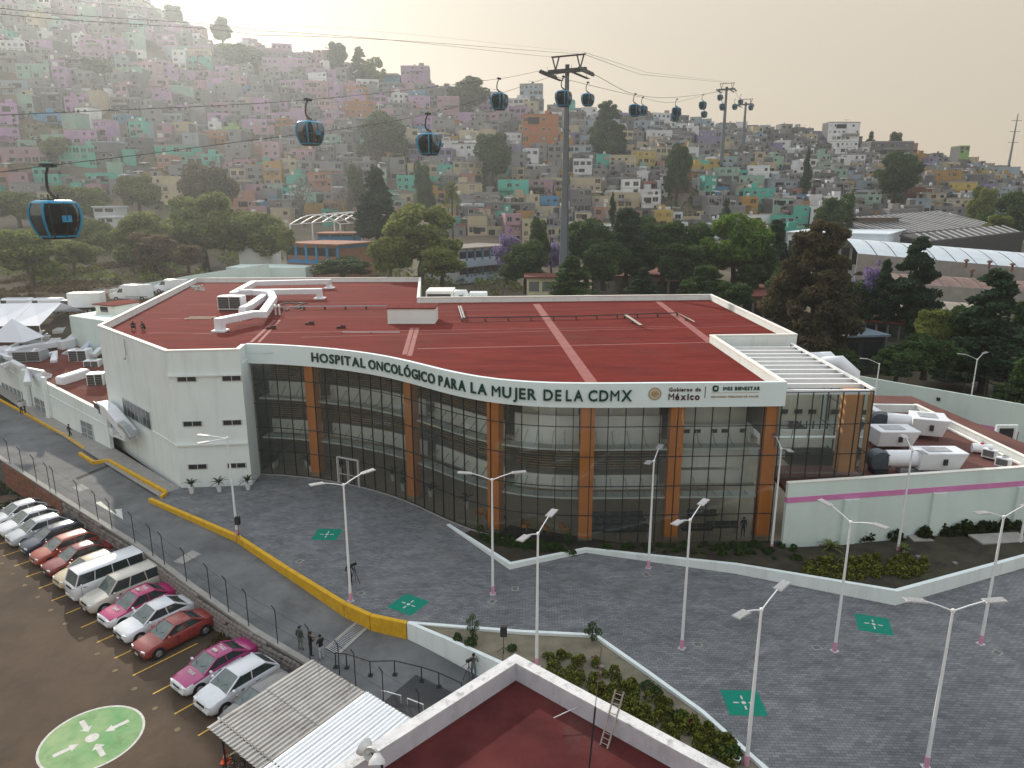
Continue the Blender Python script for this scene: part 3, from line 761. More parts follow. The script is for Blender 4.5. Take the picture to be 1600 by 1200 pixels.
# ---- letters
fl = [0]
for i in range(len(FC) - 1): fl.append(fl[-1] + (FC[i + 1] - FC[i]).length)
def fpos(s):
 i = max(j for j in range(len(FC) - 1) if fl[j] <= s + 1e-9); t = (s - fl[i]) / (fl[i + 1] - fl[i]); return FC[i].lerp(FC[i + 1], t), (FC[i + 1] - FC[i]).normalized()
def arc_of(px):
 best = None
 for k in range(0, 2000):
  s = fl[-1] * k / 2000; p, _ = fpos(s); zc = p.y * CP + (H - 12.3) * SP; x = 800 + F * p.x / zc
  if x >= px: return s
 return fl[-1]
def lay_text(txt, s0, s1, zbase, cap, m, depth=.05, bold=.0, name='letter', shear=0):
 """letters laid one by one along the curved fascia"""
 size = cap / .73
 ws = []; meshes = []
 for ch in txt:
  if ch == ' ': ws.append(size * .3); meshes.append(None); continue
  me = text_mesh(ch, size, bold * (0 if ch in 'MN' else 1), depth, shear=shear); xs = [v.co.x for v in me.vertices]; x0 = min(xs)
  for v in me.vertices: v.co.x -= x0
  ws.append(max(xs) - x0); meshes.append(me)
 g0 = size * .13; kx = min(1.15, (s1 - s0 - g0 * (len(txt) - 1)) / sum(ws)); ws = [q * kx for q in ws]; gap = (s1 - s0 - sum(ws)) / max(1, len(txt) - 1); s = s0
 for ch, w, me in zip(txt, ws, meshes):
  if me is not None:
   p, t = fpos(s + w / 2); ang = math.atan2(t.y, t.x); nn = Vector((t.y, -t.x, 0))
   base = Vector((p.x, p.y, zbase)) + nn * (.02 + depth)
   Mx = Matrix.Translation(base) @ Matrix.Rotation(ang, 4, 'Z') @ Matrix.Rotation(pi / 2, 4, 'X') @ Matrix.Translation((-w / 2, 0, 0)) @ Matrix.Diagonal((kx, 1, 1, 1))
   place_mesh(name, me, m, Mx, hos)
  s += w + gap
# word by word so that each word starts and ends where it does on the building
WORDS = [('HOSPITAL', 487, 571), ('ONCOLÓGICO', 576, 680), ('PARA', 686, 728), ('LA', 736, 761), ('MUJER', 769, 838), ('DE', 849, 877), ('LA', 884, 911), ('CDMX', 919, 987)]
for w, a, b in WORDS: lay_text(w, arc_of(a), arc_of(b), 11.88, .86, W_GREEN_TXT, .045, .022)
m_mar = mat('letter_maroon', (0.06, 0.008, 0.012), .5, .05, 3); m_gold = mat('emblem_gold', (0.36, 0.25, 0.12), .5, .25, 9); m_dgr = mat('emblem_green', (0.003, 0.04, 0.03), .5)
lay_text('Gobierno de', arc_of(1045), arc_of(1094), 12.57, .3, m_mar, .02, .008)
lay_text('México', arc_of(1044), arc_of(1093), 11.93, .52, m_mar, .02, .02)
lay_text('IMSS BIENESTAR', arc_of(1129), arc_of(1186), 12.63, .27, m_dgr, .02, .014)
lay_text('SERVICIOS PÚBLICOS DE SALUD', arc_of(1111), arc_of(1185), 12.08, .13, m_gold, .012, .006)
def fplate(px0, px1, z0, z1, m, name, d=.02):
 s0, s1 = arc_of(px0), arc_of(px1); p, t = fpos(s0); q, _ = fpos(s1); nn = Vector((t.y, -t.x)) * (d + .004)
 MB().wall(p + nn, q + nn, d, z0, z1, side=1).build(name, m, hos)
fplate(1101, 1101.8, 12.05, 12.9, m_mar, 'divider'); fplate(1111, 1185, 12.42, 12.445, m_gold, 'divider')
# emblems: ringed seal with a spread bird, and a small health emblem
def disc(px, z, r, m, name, z_off=.02, inner=0.0, n=28, shape=None):
 p, t = fpos(arc_of(px)); t3 = Vector((t.x, t.y, 0)); nn = Vector((t.y, -t.x, 0)); c = Vector((p.x, p.y, z)); mb = MB()
 if shape:
  f0 = [c + t3 * x * r + Vector((0, 0, y * r)) + nn * z_off for x, y in shape]; f1 = [q + nn * .025 for q in f0]; k = len(f0)
  mb.add(f0 + f1, [tuple(range(k, 2 * k))] + [(i, (i + 1) % k, k + (i + 1) % k, k + i) for i in range(k)])
 else:
  o_ = [(math.cos(2 * pi * k / n), math.sin(2 * pi * k / n)) for k in range(n)]; vs = []
  for rr_, dd in ((r, z_off), (r, z_off + .025), (inner, z_off + .025), (inner, z_off)): vs += [c + t3 * x * rr_ + Vector((0, 0, y * rr_)) + nn * dd for x, y in o_]
  fs = []
  for ring_ in range(3 if inner > 0 else 1):
   for k in range(n): fs.append((ring_ * n + k, ring_ * n + (k + 1) % n, (ring_ + 1) * n + (k + 1) % n, (ring_ + 1) * n + k))
  if inner == 0: fs.append(tuple(range(n, 2 * n)))
  mb.add(vs, fs)
 mb.build(name, m, hos)
disc(1023, 12.4, .48, m_gold, 'emblem_ring', inner=.40); disc(1023, 12.4, .34, mat('emblem_pale', (.5, .4, .28), .6, .2, 8), 'emblem_disc', z_off=.015)
disc(1023, 12.38, .31, m_gold, 'emblem_bird', .045, shape=[(-.15, -.7), (-.1, -.3), (-.55, -.45), (-.8, .1), (-.6, .7), (-.3, .35), (-.1, .2), (0, .65), (.3, .8), (.2, .45), (.35, .2), (.7, .5), (.85, 0), (.55, -.4), (.2, -.25), (.35, -.75), (.1, -.6)])
disc(1117, 12.76, .26, m_dgr, 'emblem_shield', .02, shape=[(-.8, -.7), (-.9, .5), (-.5, .9), (.5, .9), (.9, .5), (.8, -.7), (.3, -.9), (-.3, -.9)])
disc(1117, 12.76, .2, mat('emblem_white', (.7, .75, .72), .6), 'emblem_figure', .05, shape=[(-.5, -.6), (-.3, .1), (-.65, .5), (-.1, .35), (0, .8), (.15, .35), (.7, .5), (.3, .1), (.5, -.6), (.1, -.2), (-.1, -.2)])

# ---------------------------------------------------------------- curtain wall
GL = offset_poly(FC, .5)
GL = resample(GL, 200)
gs = [0]
for i in range(len(GL) - 1): gs.append(gs[-1] + (GL[i + 1] - GL[i]).length)
GT = gs[-1]; NB = round(GT / 1.3)
def gpos(s, inn=0.0):
 s = max(0, min(GT, s)); i = max(j for j in range(len(GL) - 1) if gs[j] <= s + 1e-9); t = (s - gs[i]) / (gs[i + 1] - gs[i]); p = GL[i].lerp(GL[i + 1], t); d = (GL[i + 1] - GL[i]).normalized()
 return p + Vector((-d.y, d.x)) * inn, d
ZH = [0.12, 2.5, 4.9, 7.3, 9.7, ZF + .25]
GLASS = glass_mat('facade_glass', (0.95, 0.98, 0.97), .02, .02, light_lift=.05)
gl_rng = random.Random(3)
nodes = [gpos(GT * i / NB)[0] for i in range(NB + 1)]
for i in range(NB + 1):
 p = nodes[i]; _, d = gpos(GT * i / NB); mb = MB(); mb.box((p.x, p.y, (ZF + .12) / 2), (.05, .12, ZF - .12), math.atan2(d.y, d.x)); mb.build('mullion', W_MULL if i % 1 == 0 else W_ALU, hos)
for z in ZH[:-1]:
 mb = MB()
 for i in range(NB): mb.wall(nodes[i], nodes[i + 1], .07, z - .025, z + .025)
 mb.build('transom', W_MULL, hos)
for i in range(NB):
 for k in range(5):
  a, b = nodes[i], nodes[i + 1]; d = (b - a).normalized() * .027; z0, z1 = ZH[k] + .026, min(ZH[k + 1] - .026, ZF - .01)
  j = [gl_rng.uniform(-.006, .006) for _ in range(4)]; nn = Vector((-d.y, d.x)).normalized()
  q = [a + d + nn * j[0], b - d + nn * j[1], b - d + nn * j[2], a + d + nn * j[3]]
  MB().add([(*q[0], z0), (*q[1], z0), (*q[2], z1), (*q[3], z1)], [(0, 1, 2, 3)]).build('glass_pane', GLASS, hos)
# base strip
mb = MB()
for i in range(NB): mb.wall(nodes[i], nodes[i + 1], .22, -.1, .1)
mb.build('sill', W_CONC, hos)
# entrance portal
def s_at(px, py, z=0):
 p = at(px, py, z).xy; return min(range(400), key=lambda k: (gpos(GT * k / 400)[0] - p).length) / 400 * GT
sE0, sE1 = s_at(521, 760), s_at(554, 766)
for s in (sE0, sE1):
 p, d = gpos(s, -.1); MB().box((p.x, p.y, 1.3), (.12, .14, 2.6), math.atan2(d.y, d.x)).build('door_frame', W_ALU, hos)
a, _ = gpos(sE0, -.1); b, _ = gpos(sE1, -.1); MB().wall(a, b, .14, 2.6, 2.74).build('door_frame', W_ALU, hos)
for k in range(2):
 q0 = a.lerp(b, .04 + .48 * k); q1 = a.lerp(b, .48 + .48 * k); fr = MB()
 fr.wall(q0, q0.lerp(q1, .06), .05, .1, 2.5).wall(q0.lerp(q1, .94), q1, .05, .1, 2.5).wall(q0.lerp(q1, .06), q0.lerp(q1, .94), .05, 1.0, 1.06); fr.build('door', W_ALU, hos)
# side glass and glass above the right wing: from (20.6,51.3) to the corner column and back
ZP = 12.25
CR = Vector((27.3, 51.75)); CB = Vector((27.9, 69.8)); GE = nodes[-1]
ng = 6
z_w = 5.42
for i in range(1, ng + 1):
 p = GE.lerp(CR, i / ng); MB().box((p.x, p.y, (z_w + ZP) / 2), (.05, .12, ZP - z_w)).build('mullion', W_MULL, hos)
zs2 = [z_w, 7.3, 9.7, ZP]
for z in zs2: MB().wall(GE, CR, .07, z - .025, z + .025).build('transom', W_MULL, hos)
for i in range(ng):
 for k in range(3):
  a = GE.lerp(CR, i / ng) + Vector((.03, 0)); b = GE.lerp(CR, (i + 1) / ng) - Vector((.03, 0)); y = gl_rng.uniform(-.004, .004)
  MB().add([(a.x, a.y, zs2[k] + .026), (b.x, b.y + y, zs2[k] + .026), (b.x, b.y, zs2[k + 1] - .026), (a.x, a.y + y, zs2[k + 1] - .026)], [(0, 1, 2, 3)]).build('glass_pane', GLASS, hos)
ns = 12
for i in range(1, ns + 1):
 p = CR.lerp(CB, i / ns); MB().box((p.x, p.y, (z_w + ZP) / 2), (.12, .05, ZP - z_w)).build('mullion', W_MULL, hos)
for z in zs2: MB().wall(CR, CB, .07, z - .025, z + .025).build('transom', W_MULL, hos)
for i in range(ns):
 for k in range(3):
  a = CR.lerp(CB, i / ns) + Vector((0, .03)); b = CR.lerp(CB, (i + 1) / ns) - Vector((0, .03))
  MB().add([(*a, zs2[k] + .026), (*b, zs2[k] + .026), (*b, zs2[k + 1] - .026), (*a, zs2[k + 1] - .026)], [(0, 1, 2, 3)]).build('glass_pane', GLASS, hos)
# roof pergola beams over that glass box
MB().wall(Vector((20.7, 52.2)), Vector((27.2, 52.2)), .28, ZP - .35, ZP, ).build('pergola_beam', W_WHITEM, hos)
yb = 53.9
while yb < 69.5:
 MB().wall(Vector((20.55, yb)), Vector((27.45 + (yb - 52) * .03, yb + .1)), .3, ZP - .3, ZP + .05).build('pergola_beam', W_WHITEM, hos); yb += 1.62
MB().wall(CR + Vector((.02, .1)), CB, .22, ZP + .03, ZP + .2).build('pergola_rail', W_WHITEM, hos)
# orange columns
COLS = [((520, 725), 0), ((640, 778), 0), ((770, 828), 0), ((912, 840), 0), ((1045, 837), 0), ((1188, 838), 0)]
for (px, py), _ in COLS:
 s = s_at(px, py + 4); p, d = gpos(s, .95); ang = math.atan2(d.y, d.x)
 MB().box((p.x, p.y, (ZR - .4 + .05) / 2), (1.05, .8, ZR - .45), ang).build('column', W_ORANGE, hos)
 MB().box((p.x, p.y, .22), (1.11, .86, .25), ang).build('column_base', mat('skirting_beige', (.4, .34, .25), .5), hos)
for (x, y) in ((26.3, 53.0), (26.9, 68.9)):
 MB().box((x, y, (ZP + z_w) / 2 - .1), (1.3, .9, ZP - z_w - .2), .02).build('column', mat('column_orange_pale', (.66, .3, .1), .6, .05, .7), hos)
# ---------------------------------------------------------------- interior seen through the glass
m_intw = mat('interior_wall', (0.8, 0.84, 0.8), .8, .05, .5); m_panel = mat('balustrade_panel', (0.84, 0.9, 0.89), .6, .04, .5)
m_louv = mat('louvre_brown', (0.17, 0.12, 0.07), .6, .3, 1.5); m_floor = mat('lobby_floor', (0.55, 0.48, 0.36), .35, .12, .6, spec=.5); m_ledge = mat('ledge_aqua', (0.75, 0.86, 0.84), .5, .04, 1)
m_ceil = mat('ceiling_pale', (0.62, 0.6, 0.55), .8, .1, 1)
def band(s0, s1, inn, z0, z1, m, name, t=.15, n=None, parent=None):
 n = n or max(2, int((s1 - s0) / 1.6)); mb = MB(); pts = [gpos(s0 + (s1 - s0) * k / n, inn)[0] for k in range(n + 1)]
 for k in range(n): mb.wall(pts[k], pts[k + 1], t, z0, z1)
 return mb.build(name, m, parent or hos)
sc_ = [s_at(px, py + 4) for (px, py), _ in COLS]
edges = [0] + sc_ + [GT]
# ground floor and the two upper floors
fl_poly = [tuple(gpos(GT * k / 40, .2)[0]) for k in range(41)] + [(28.2, 52.2), (28.4, 92), (-24, 92)]
MB().prism(fl_poly, -.1, .06).build('lobby_floor', m_floor, hos)
for z in (3.15, 7.0):
 pl = [tuple(gpos(GT * k / 40, 3.9)[0]) for k in range(41)] + [(19.9, 92), (-24, 92)]
 MB().prism(pl, z, z + .35).build('floor_slab', m_ceil, hos)
band(0, GT, 11.0, .06, 3.15, mat('lobby_wall', (.68, .62, .47), .7, .12, .4), 'interior_wall', .2, 20)
band(0, GT, 11.0, 3.5, 7.0, m_louv, 'interior_wall', .2, 20); band(0, GT, 11.0, 7.35, ZR - .4, m_louv, 'interior_wall', .2, 20)
MB().prism([tuple(gpos(GT * k / 40, .3)[0]) for k in range(41)] + [(19.9, 69), (-14, 75), (-24, 75)], ZR - .5, ZR - .37).build('ceiling', m_ceil, hos)
# bays between columns: balustrade panels, louvres, maintenance ledges
for bi in range(7):
 s0, s1 = edges[bi] + (.55 if bi else .2), edges[bi + 1] - .55
 if s1 - s0 < 1: continue
 for lv, (z0, z1) in enumerate(((3.35, 4.8), (7.2, 8.75))):
  if bi == 5: z0, z1 = ((3.8, 4.95) if lv == 0 else (5.2, 8.8))
  if bi == 3 or bi == 4:
   z1 = z1 - .2 if lv == 0 else 9.6
  band(s0, s1, 3.2, z0, z1, m_panel, 'balustrade')
 # ledges just inside the glass with brackets
 for zl in (3.45, 7.45):
  band(s0 - .1, s1 + .1, 1.55, zl, zl + .14, m_ledge, 'ledge', 1.1)
  mb = MB(); s = s0 + .4
  while s < s1:
   p, d = gpos(s, 2.0); q, _ = gpos(s, 3.1); mb.bar((*q, zl + .9), (*p, zl + .05), .05, .08); mb.bar((*p, zl + .2), (*gpos(s, 1.2)[0], zl + .2), .05, .06); s += 1.3
  o = mb.build('ledge_brackets', W_ALU, hos)
 # louvre slats between floors
 for (z0, z1) in ((4.9, 7.1), (8.8, ZR - .5)):
  if bi in (3, 4, 5) and z0 > 6: continue
  if bi == 5: continue
  z = z0 + .1; mb = MB(); n_ = max(2, int((s1 - s0) / 1.6)); pts = [gpos(s0 + (s1 - s0) * k / n_, 3.7)[0] for k in range(n_ + 1)]
  while z < z1:
   for k in range(n_): mb.wall(pts[k], pts[k + 1], .16, z, z + .06)
   z += .22
  o = mb.build('louvre_slats', mat('louvre_tan', (0.34, 0.24, 0.14), .6, .25, 1), hos); o['kind'] = 'stuff'
 if bi in (3, 4, 5, 6): band(s0, s1, 4.3, 8.7 if bi != 5 else 5.0, ZR - .5, m_intw, 'interior_wall', .2)
# top service windows seen in the right bays
for px in (955, 1000, 1045, 1085, 1098):
 p, d = gpos(s_at(px, 848), 4.15); MB().box((p.x, p.y, 10.95), (1.1, .12, .35), math.atan2(d.y, d.x)).build('window', W_WINDOW, hos)
for px in (1078, 1095, 1122, 1140, 1170):
 p, d = gpos(s_at(px, 848), 3.09); MB().box((p.x, p.y, 8.3), (.5, .06, .3), math.atan2(d.y, d.x)).build('window', W_WINDOW, hos)
# the wall and upper windows behind the glass box, seen over the right wing
wb = MB().wall(Vector((20.8, 60.5)), Vector((27.3, 60.6)), .25, 7.2, 11.2).wall(Vector((20.3, 51.6)), Vector((20.3, 69.6)), .2, 7.8, ZR - .6)
wb.build('interior_wall', mat('cream_wall', (.5, .52, .44), .8, .06, .5), hos)
for k in range(5):
 fr = MB().box((21.6 + k * 1.25, 60.36, 8.1), (.7, .06, .4)).build('window', W_WINDOW, hos)
MB().wall(Vector((20.8, 58.2)), Vector((27.2, 58.3)), .12, 5.5, 7.1).build('balustrade', m_panel, hos)
MB().wall(Vector((20.9, 55.6)), Vector((27.2, 55.7)), .5, 7.2, 7.34).build('ledge', m_ledge, hos)
for k in range(5):
 MB().bar((21.6 + k * 1.3, 55.4, 7.3), (21.2 + k * 1.3, 54.0, 9.2), .06, .06).build('brace', W_ALU, hos)
# main east wall behind the pergola, below roof level
MB().wall(E2 + Vector((.2, -.2)), Vector((20.5, 51.6)), .2, ZR - .6, ZT - .14, side=-1).build('parapet_inner', W_CREAM, hos)

# ---------------------------------------------------------------- right wing (one storey) of the hospital
ZW = 5.5
wf0 = Vector((20.9, 50.15)); wf1 = Vector((47.5, 54.6)); we = Vector((45.5, 78)); wn_ = Vector((29.3, 79.5))
rw = thing('side_wing', 'low one-storey hospital wing on the right with a pink stripe along its wall', 'building wing', (34, 60, 0))
MB().prism([tuple(wf0 + Vector((.2, .2))), tuple(wf1), tuple(we), tuple(wn_), (28.9, 71.2), (28.9, 56), (21.2, 56)], 4.3, 4.68).build('roof_deck', mat('wing_roof', (0.13, 0.055, 0.045), .9, .15, .5, .15, coord='World'), rw)
def wpar(a, b, z0, z1, t=.3, side=1, m=W_WHITE, name='parapet'): return MB().wall(a, b, t, z0, z1, side=side).build(name, m, rw)
wpar(wf0, wf1, 0, 3.86, .3, 1, W_MINT, 'wall'); wpar(wf0 - Vector((0, .03)), wf1 - Vector((0, .03)), 3.86, 4.3, .33, 1, W_PINK, 'stripe'); wpar(wf0, wf1, 4.3, ZW - .06, .3, 1, W_MINT, 'parapet')
wpar(wf0 - Vector((0, .04)), wf1 - Vector((0, .04)), ZW - .06, ZW, .4, 1, W_CREAM, 'parapet_coping')
re0 = at(1600, 722, ZW).xy; re1 = at(1440, 638, ZW).xy
wr0 = Vector((43.0, 54.0)); wr1 = Vector((42.6, 71.8)); wr2 = Vector((29.2, 72.6))
wpar(wr0, wr1, 0, ZW, .35, 1); wpar(wr0 - Vector((.02, 0)), wr1 - Vector((.02, 0)), ZW, ZW + .06, .4, 1, W_CREAM, 'parapet_coping'); wpar(wr1, wr2, 0, ZW, .35, 1)
wd = (wf1 - wf0).normalized(); wn2 = Vector((wd.y, -wd.x))
for px in (1327, 1463, 1592):
 d = ray(px, 800); t = (Vector((wf0.x, wf0.y)).dot(wn2)) / Vector((d.x, d.y)).dot(wn2); p = Vector((d.x, d.y)) * t
 q = p + wn2 * .12; MB().box((q.x, q.y, 1.92), (1.25, .26, 3.84), math.atan2(wd.y, wd.x)).build('pilaster', W_MINT, rw)
# pipes along the right parapet
MB().tube([(42.75, 56, 5.0), (42.45, 71, 5.0)], .06, 6).tube([(42.6, 56, 4.86), (42.3, 71, 4.86)], .04, 6).build('pipe', W_ALU, rw)

# ---------------------------------------------------------------- left annex
ann = thing('annex_building', 'low white annex left of the hospital with a duct-covered red roof', 'building annex', (-58, 86, 0))
A0 = Vector((-43.3, 72.6)); A1 = Vector((-57.5, 84.0)); A2 = Vector((-74.5, 98.2)); A3 = Vector((-86, 134)); A4 = Vector((-52, 118))
def an_top(x, y): return interp(x, [-75, -62, -46], [6.6, 5.3, 4.1])
for (a, b) in ((A0, A1), (A1, A2)):
 zt0, zt1 = an_top(*a), an_top(*b); MB().wall(a, b, .35, -.3, zt0, z1b=zt1, side=-1).build('wall', W_WHITE, ann)
 MB().wall(a, b, .42, zt0 + .002, zt0 + .1, z0b=zt1 + .002, z1b=zt1 + .1, side=-1).build('parapet_coping', W_CREAM, ann)
 d = (b - a).normalized(); nn = Vector((-d.y, d.x)); nn = nn if nn.y < 0 else -nn
 MB().wall(a + nn * .05, b + nn * .05, .1, zt0 - 1.35, zt0 - 1.2, z0b=zt1 - 1.35, z1b=zt1 - 1.2, side=-1).build('moulding', W_WHITE, ann)
adk = [A0 + Vector((.3, .3)), A1 + Vector((.2, .3)), A2 + Vector((.3, .2)), Vector((-79, 122)), Vector((-66, 122)), Vector((-47, 98)), Vector((-43.6, 76))]
dz = lambda x, y: an_top(x, y) - .7 + max(0, (y - 78) * .06)
dkz = lambda x, y: 3.5 + max(0, (-46 - x)) * .06 + max(0, y - 80) * .085
MB().add([(p.x, p.y, dkz(p.x, p.y)) for p in adk], [tuple(range(len(adk)))[::-1]]).build('roof_deck', weather(mat('annex_roof', (.15, .045, .035), .95, .2, .4, .2, spec=.05, coord='World'), .6, (.2, .15, .13), .3, (1, 1, 1)), ann)
bkA = at(-30, 563, 8.2).xy; bkB = at(125, 487, 8.2).xy
def an(px, py, h=.8):
 """point h above the annex deck along a sight line"""
 z = 5.0
 for _ in range(9): p = at(px, py, z + h); z = dkz(p.x, p.y)
 return at(px, py, z + h)
bkA = an(-40, 566, .9); bkM = an(52, 524, .9); bkB = an(124, 488, .9)
for a, b in ((bkA, bkM), (bkM, bkB)):
 MB().wall(a, b, .4, a.z - 1.6, a.z, z0b=b.z - 1.6, z1b=b.z).build('parapet', W_WHITE, ann); o_ = Vector((.9, -.8, 0)); MB().wall(a + o_, b + o_, .15, a.z - 1.2, a.z - .35, z0b=b.z - 1.2, z1b=b.z - .35).build('pipe_screen', W_GALV, ann)
# stair tower block behind the corner
tb0 = at(125, 487, 10.3).xy
tpoly = [(-62.5, 99.5), (-50.2, 92.0), (-49.0, 104.5), (-58.5, 111.5)]
MB().prism(tpoly, 2, 10.6, caps=True).build('stair_tower', W_MINT, ann)
MB().prism([(-60.2, 102.2), (-56.4, 100.4), (-55.0, 104.5), (-58.4, 106.5)], 10.6, 11.8).build('tower_room', W_CREAM, ann)
MB().prism([(-60.6, 102.0), (-56.3, 100.0), (-54.6, 104.6), (-58.4, 107)], 11.8, 11.92).build('tower_roof', W_RED, ann)
MB().box((-58.5, 101.36, 11.2), (1.5, .1, .7), -.44).build('window', W_WINDOW, ann)
for k in range(4): MB().box((-49.6, 99.2 + k * .01, 10.8 + k * .3), (4.5, .12, .12), .5).build('louvre', W_ALU, ann)
# windows and doors on the annex wall
def on_line(px, py, A, B):
 d = ray(px, py); t2 = (B - A).normalized(); nn = Vector((-t2.y, t2.x)); nn = nn if nn.y < 0 else -nn
 t = A.dot(nn) / Vector((d.x, d.y)).dot(nn); return Vector((0, 0, H)) + d * t, t2, nn
def ann_grid(px0, px1, pyt, pyb, nx, nz, name='window', m=W_ALU, seg=(A0, A1), parent=ann):
 a, t2, nn = on_line(px0, (pyt + pyb) / 2, *seg); b, _, _ = on_line(px1, (pyt + pyb) / 2, *seg); tp, _, _ = on_line((px0 + px1) / 2, pyt, *seg); bt, _, _ = on_line((px0 + px1) / 2, pyb, *seg)
 z0, z1 = bt.z, tp.z; n3 = Vector((nn.x, nn.y, 0)) * .05
 A_ = Vector((a.x, a.y, 0)) + n3; B_ = Vector((b.x, b.y, 0)) + n3
 fr = MB().wall(A_, B_, .1, z0, z1).build(name, m, parent)
 for i in range(nx):
  for k in range(nz):
   p = A_.lerp(B_, (i + .1) / nx) + n3 * 1.2; q = A_.lerp(B_, (i + .9) / nx) + n3 * 1.2
   MB().wall(p, q, .03, lerp(z0, z1, (k + .08) / nz), lerp(z0, z1, (k + .92) / nz)).build('pane', mat('pane_grey', (.2, .24, .27), .2, .2, 2), fr)
ann_grid(57, 75, 625, 652, 2, 3); ann_grid(129, 146, 660, 687, 2, 3)
ann_grid(8, 54, 607, 640, 8, 1, 'gate', W_WHITEM, (A0, A2))
for px in (49, 77):
 a, t2, nn = on_line(px, 630, A0, A1); q = a.xy + nn * .2; MB().box((q.x, q.y, 2.6), (.8, .5, 6.4), math.atan2(t2.y, t2.x)).build('pilaster', W_WHITE, ann, bevel=.1)
# ---------------------------------------------------------------- air handling on the hospital roof
def on_deck(px, py, z): return at(px, py, z)
def duct(pts, w, h, label, foot=None, m=None, cat='duct', name='air_duct', group=None):
 """pts: world points of the duct centre line"""
 t = thing(name, label, cat, (pts[0][0], pts[0][1], pts[0][2] - h), group)
 MB().ductpath(pts, w, h).build('duct_run', m or W_DUCT, t, bevel=.06)
 Ls = [(Vector(pts[i + 1]) - Vector(pts[i])).length for i in range(len(pts) - 1)]
 for i in range(len(pts) - 1):
  a, b = Vector(pts[i]), Vector(pts[i + 1]); n = int(Ls[i] / 1.9); d = (b - a).normalized()
  if abs(d.z) > .5: continue
  for k in range(1, n):
   q = a.lerp(b, k / n); MB().ductpath([q - d * .03, q + d * .03], w + .06, h + .06).build('flange', W_WHITEM, t)
 if foot:
  for f in foot: MB().box(f, (w * 1.5, w * 1.5, .22)).build('foot', W_DUCT, t, bevel=.04)
 return t
zr = ZR
D = lambda px, py, h=1.15: at(px, py, zr + h)
p = D(343, 502); duct([Vector((p.x, p.y, zr + .15)), p, D(396, 491), D(411, 491), D(427, 468), D(423, 459), D(398, 457)], 1.0, .75, 'white roof duct with a zigzag run, nearest the front edge of the roof', [(p.x, p.y, zr + .12)])
q = D(499, 455); duct([D(370, 457), q, Vector((q.x, q.y, zr + .15))], 1.05, .8, 'straight white roof duct ending in the middle of the roof', [(q.x, q.y, zr + .12)])
q = D(514, 440); duct([D(364, 461), D(396, 443), q, Vector((q.x, q.y, zr + .15))], 1.05, .8, 'rearmost white roof duct running parallel to the back parapet', [(q.x, q.y, zr + .12)])
q = D(384, 483, .9); duct([D(414, 462, .8), D(390, 479, .9), q + Vector((-.2, -.3, 0)), Vector((q.x - .2, q.y - .6, zr + .15))], .95, .7, 'short white duct spur between the fan unit and the zigzag duct', None)
def ac_unit(c, w, d, h, label, fans=2, rz=0, group=None, m=None, cat='air conditioner'):
 t = thing('air_conditioner', label, cat, (c[0], c[1], c[2]), group); x, y, z = c
 def P(mb): return mb.xf(Matrix.Translation((x, y, z)) @ Matrix.Rotation(rz, 4, 'Z'))
 P(MB().b(-w / 2, w / 2, -d / 2, d / 2, .18, h)).build('casing', m or W_WHITEM, t, bevel=.03)
 P(MB().b(-w / 2 + .1, w / 2 - .1, -d / 2 + .1, d / 2 - .1, 0, .17)).build('base_frame', W_DARK, t)
 for k in range(fans):
  x0 = -w / 2 + .1 + k * (w - .2) / fans; x1 = x0 + (w - .2) / fans - .08
  P(MB().b(x0, x1, -d / 2 - .02, -d / 2 + .01, .32, h - .12)).build('grille', W_DARK, t)
  mb = MB()
  for j in range(5): mb.b(x0, x1, -d / 2 - .035, -d / 2 - .021, .36 + j * (h - .5) / 5, .38 + j * (h - .5) / 5)
  P(mb).build('grille_bars', W_ALU, t)
 P(MB().lathe([(min(w, d) * .32, 0), (min(w, d) * .3, .08), (.05, .09)], 14, (0, 0, h))).build('fan_cover', W_GALV, t)
 return t
q = at(360, 486, zr); ac_unit((q.x, q.y + .8, zr), 3.1, 1.8, 1.9, 'large white air handling unit with two dark grilles on the roof, joined to the ducts')
# plant room box on the roof
t = thing('roof_hatch_box', 'low white box with a red lid standing in the middle of the red roof', 'roof box', (-12, 86, zr))
a = at(606, 506, zr); b = at(679, 507, zr)
MB().b(a.x, b.x, a.y, a.y + 3.6, zr, zr + 1.75).build('box_walls', W_WHITE, t); MB().b(a.x - .12, b.x + .12, a.y - .12, a.y + 3.75, zr + 1.75, zr + 1.87).build('lid', W_RED, t)
# lower roof block behind the notch
t = thing('rear_roof_block', 'small white block with vents behind the notch of the red roof', 'roof block', (-8, 106, 8))
z = 12.0
MB().b(-12.7, -3.2, 102, 112, 6, 11.4).build('block', W_WHITE, t)
MB().b(-12.5, -8.6, 103, 108, 11.4, 13.6).build('vent_house', W_CREAM, t); MB().b(-12.3, -8.9, 102.93, 103, 11.8, 13.2).build('grille', W_DARK, t)
MB().b(-6.2, -3.6, 103, 105, 11.4, 13.4).build('vent_house', W_WHITEM, t, bevel=.1); MB().b(-6.0, -3.8, 102.93, 103, 11.9, 12.9).build('grille', W_DARK, t)
MB().tube([(-8.6, 104, 12.2), (-8.0, 104, 13.3), (-6.9, 104, 13.3), (-6.5, 104, 12.2)], .5, 10).build('pipe', W_WHITEM, t, smooth=50)
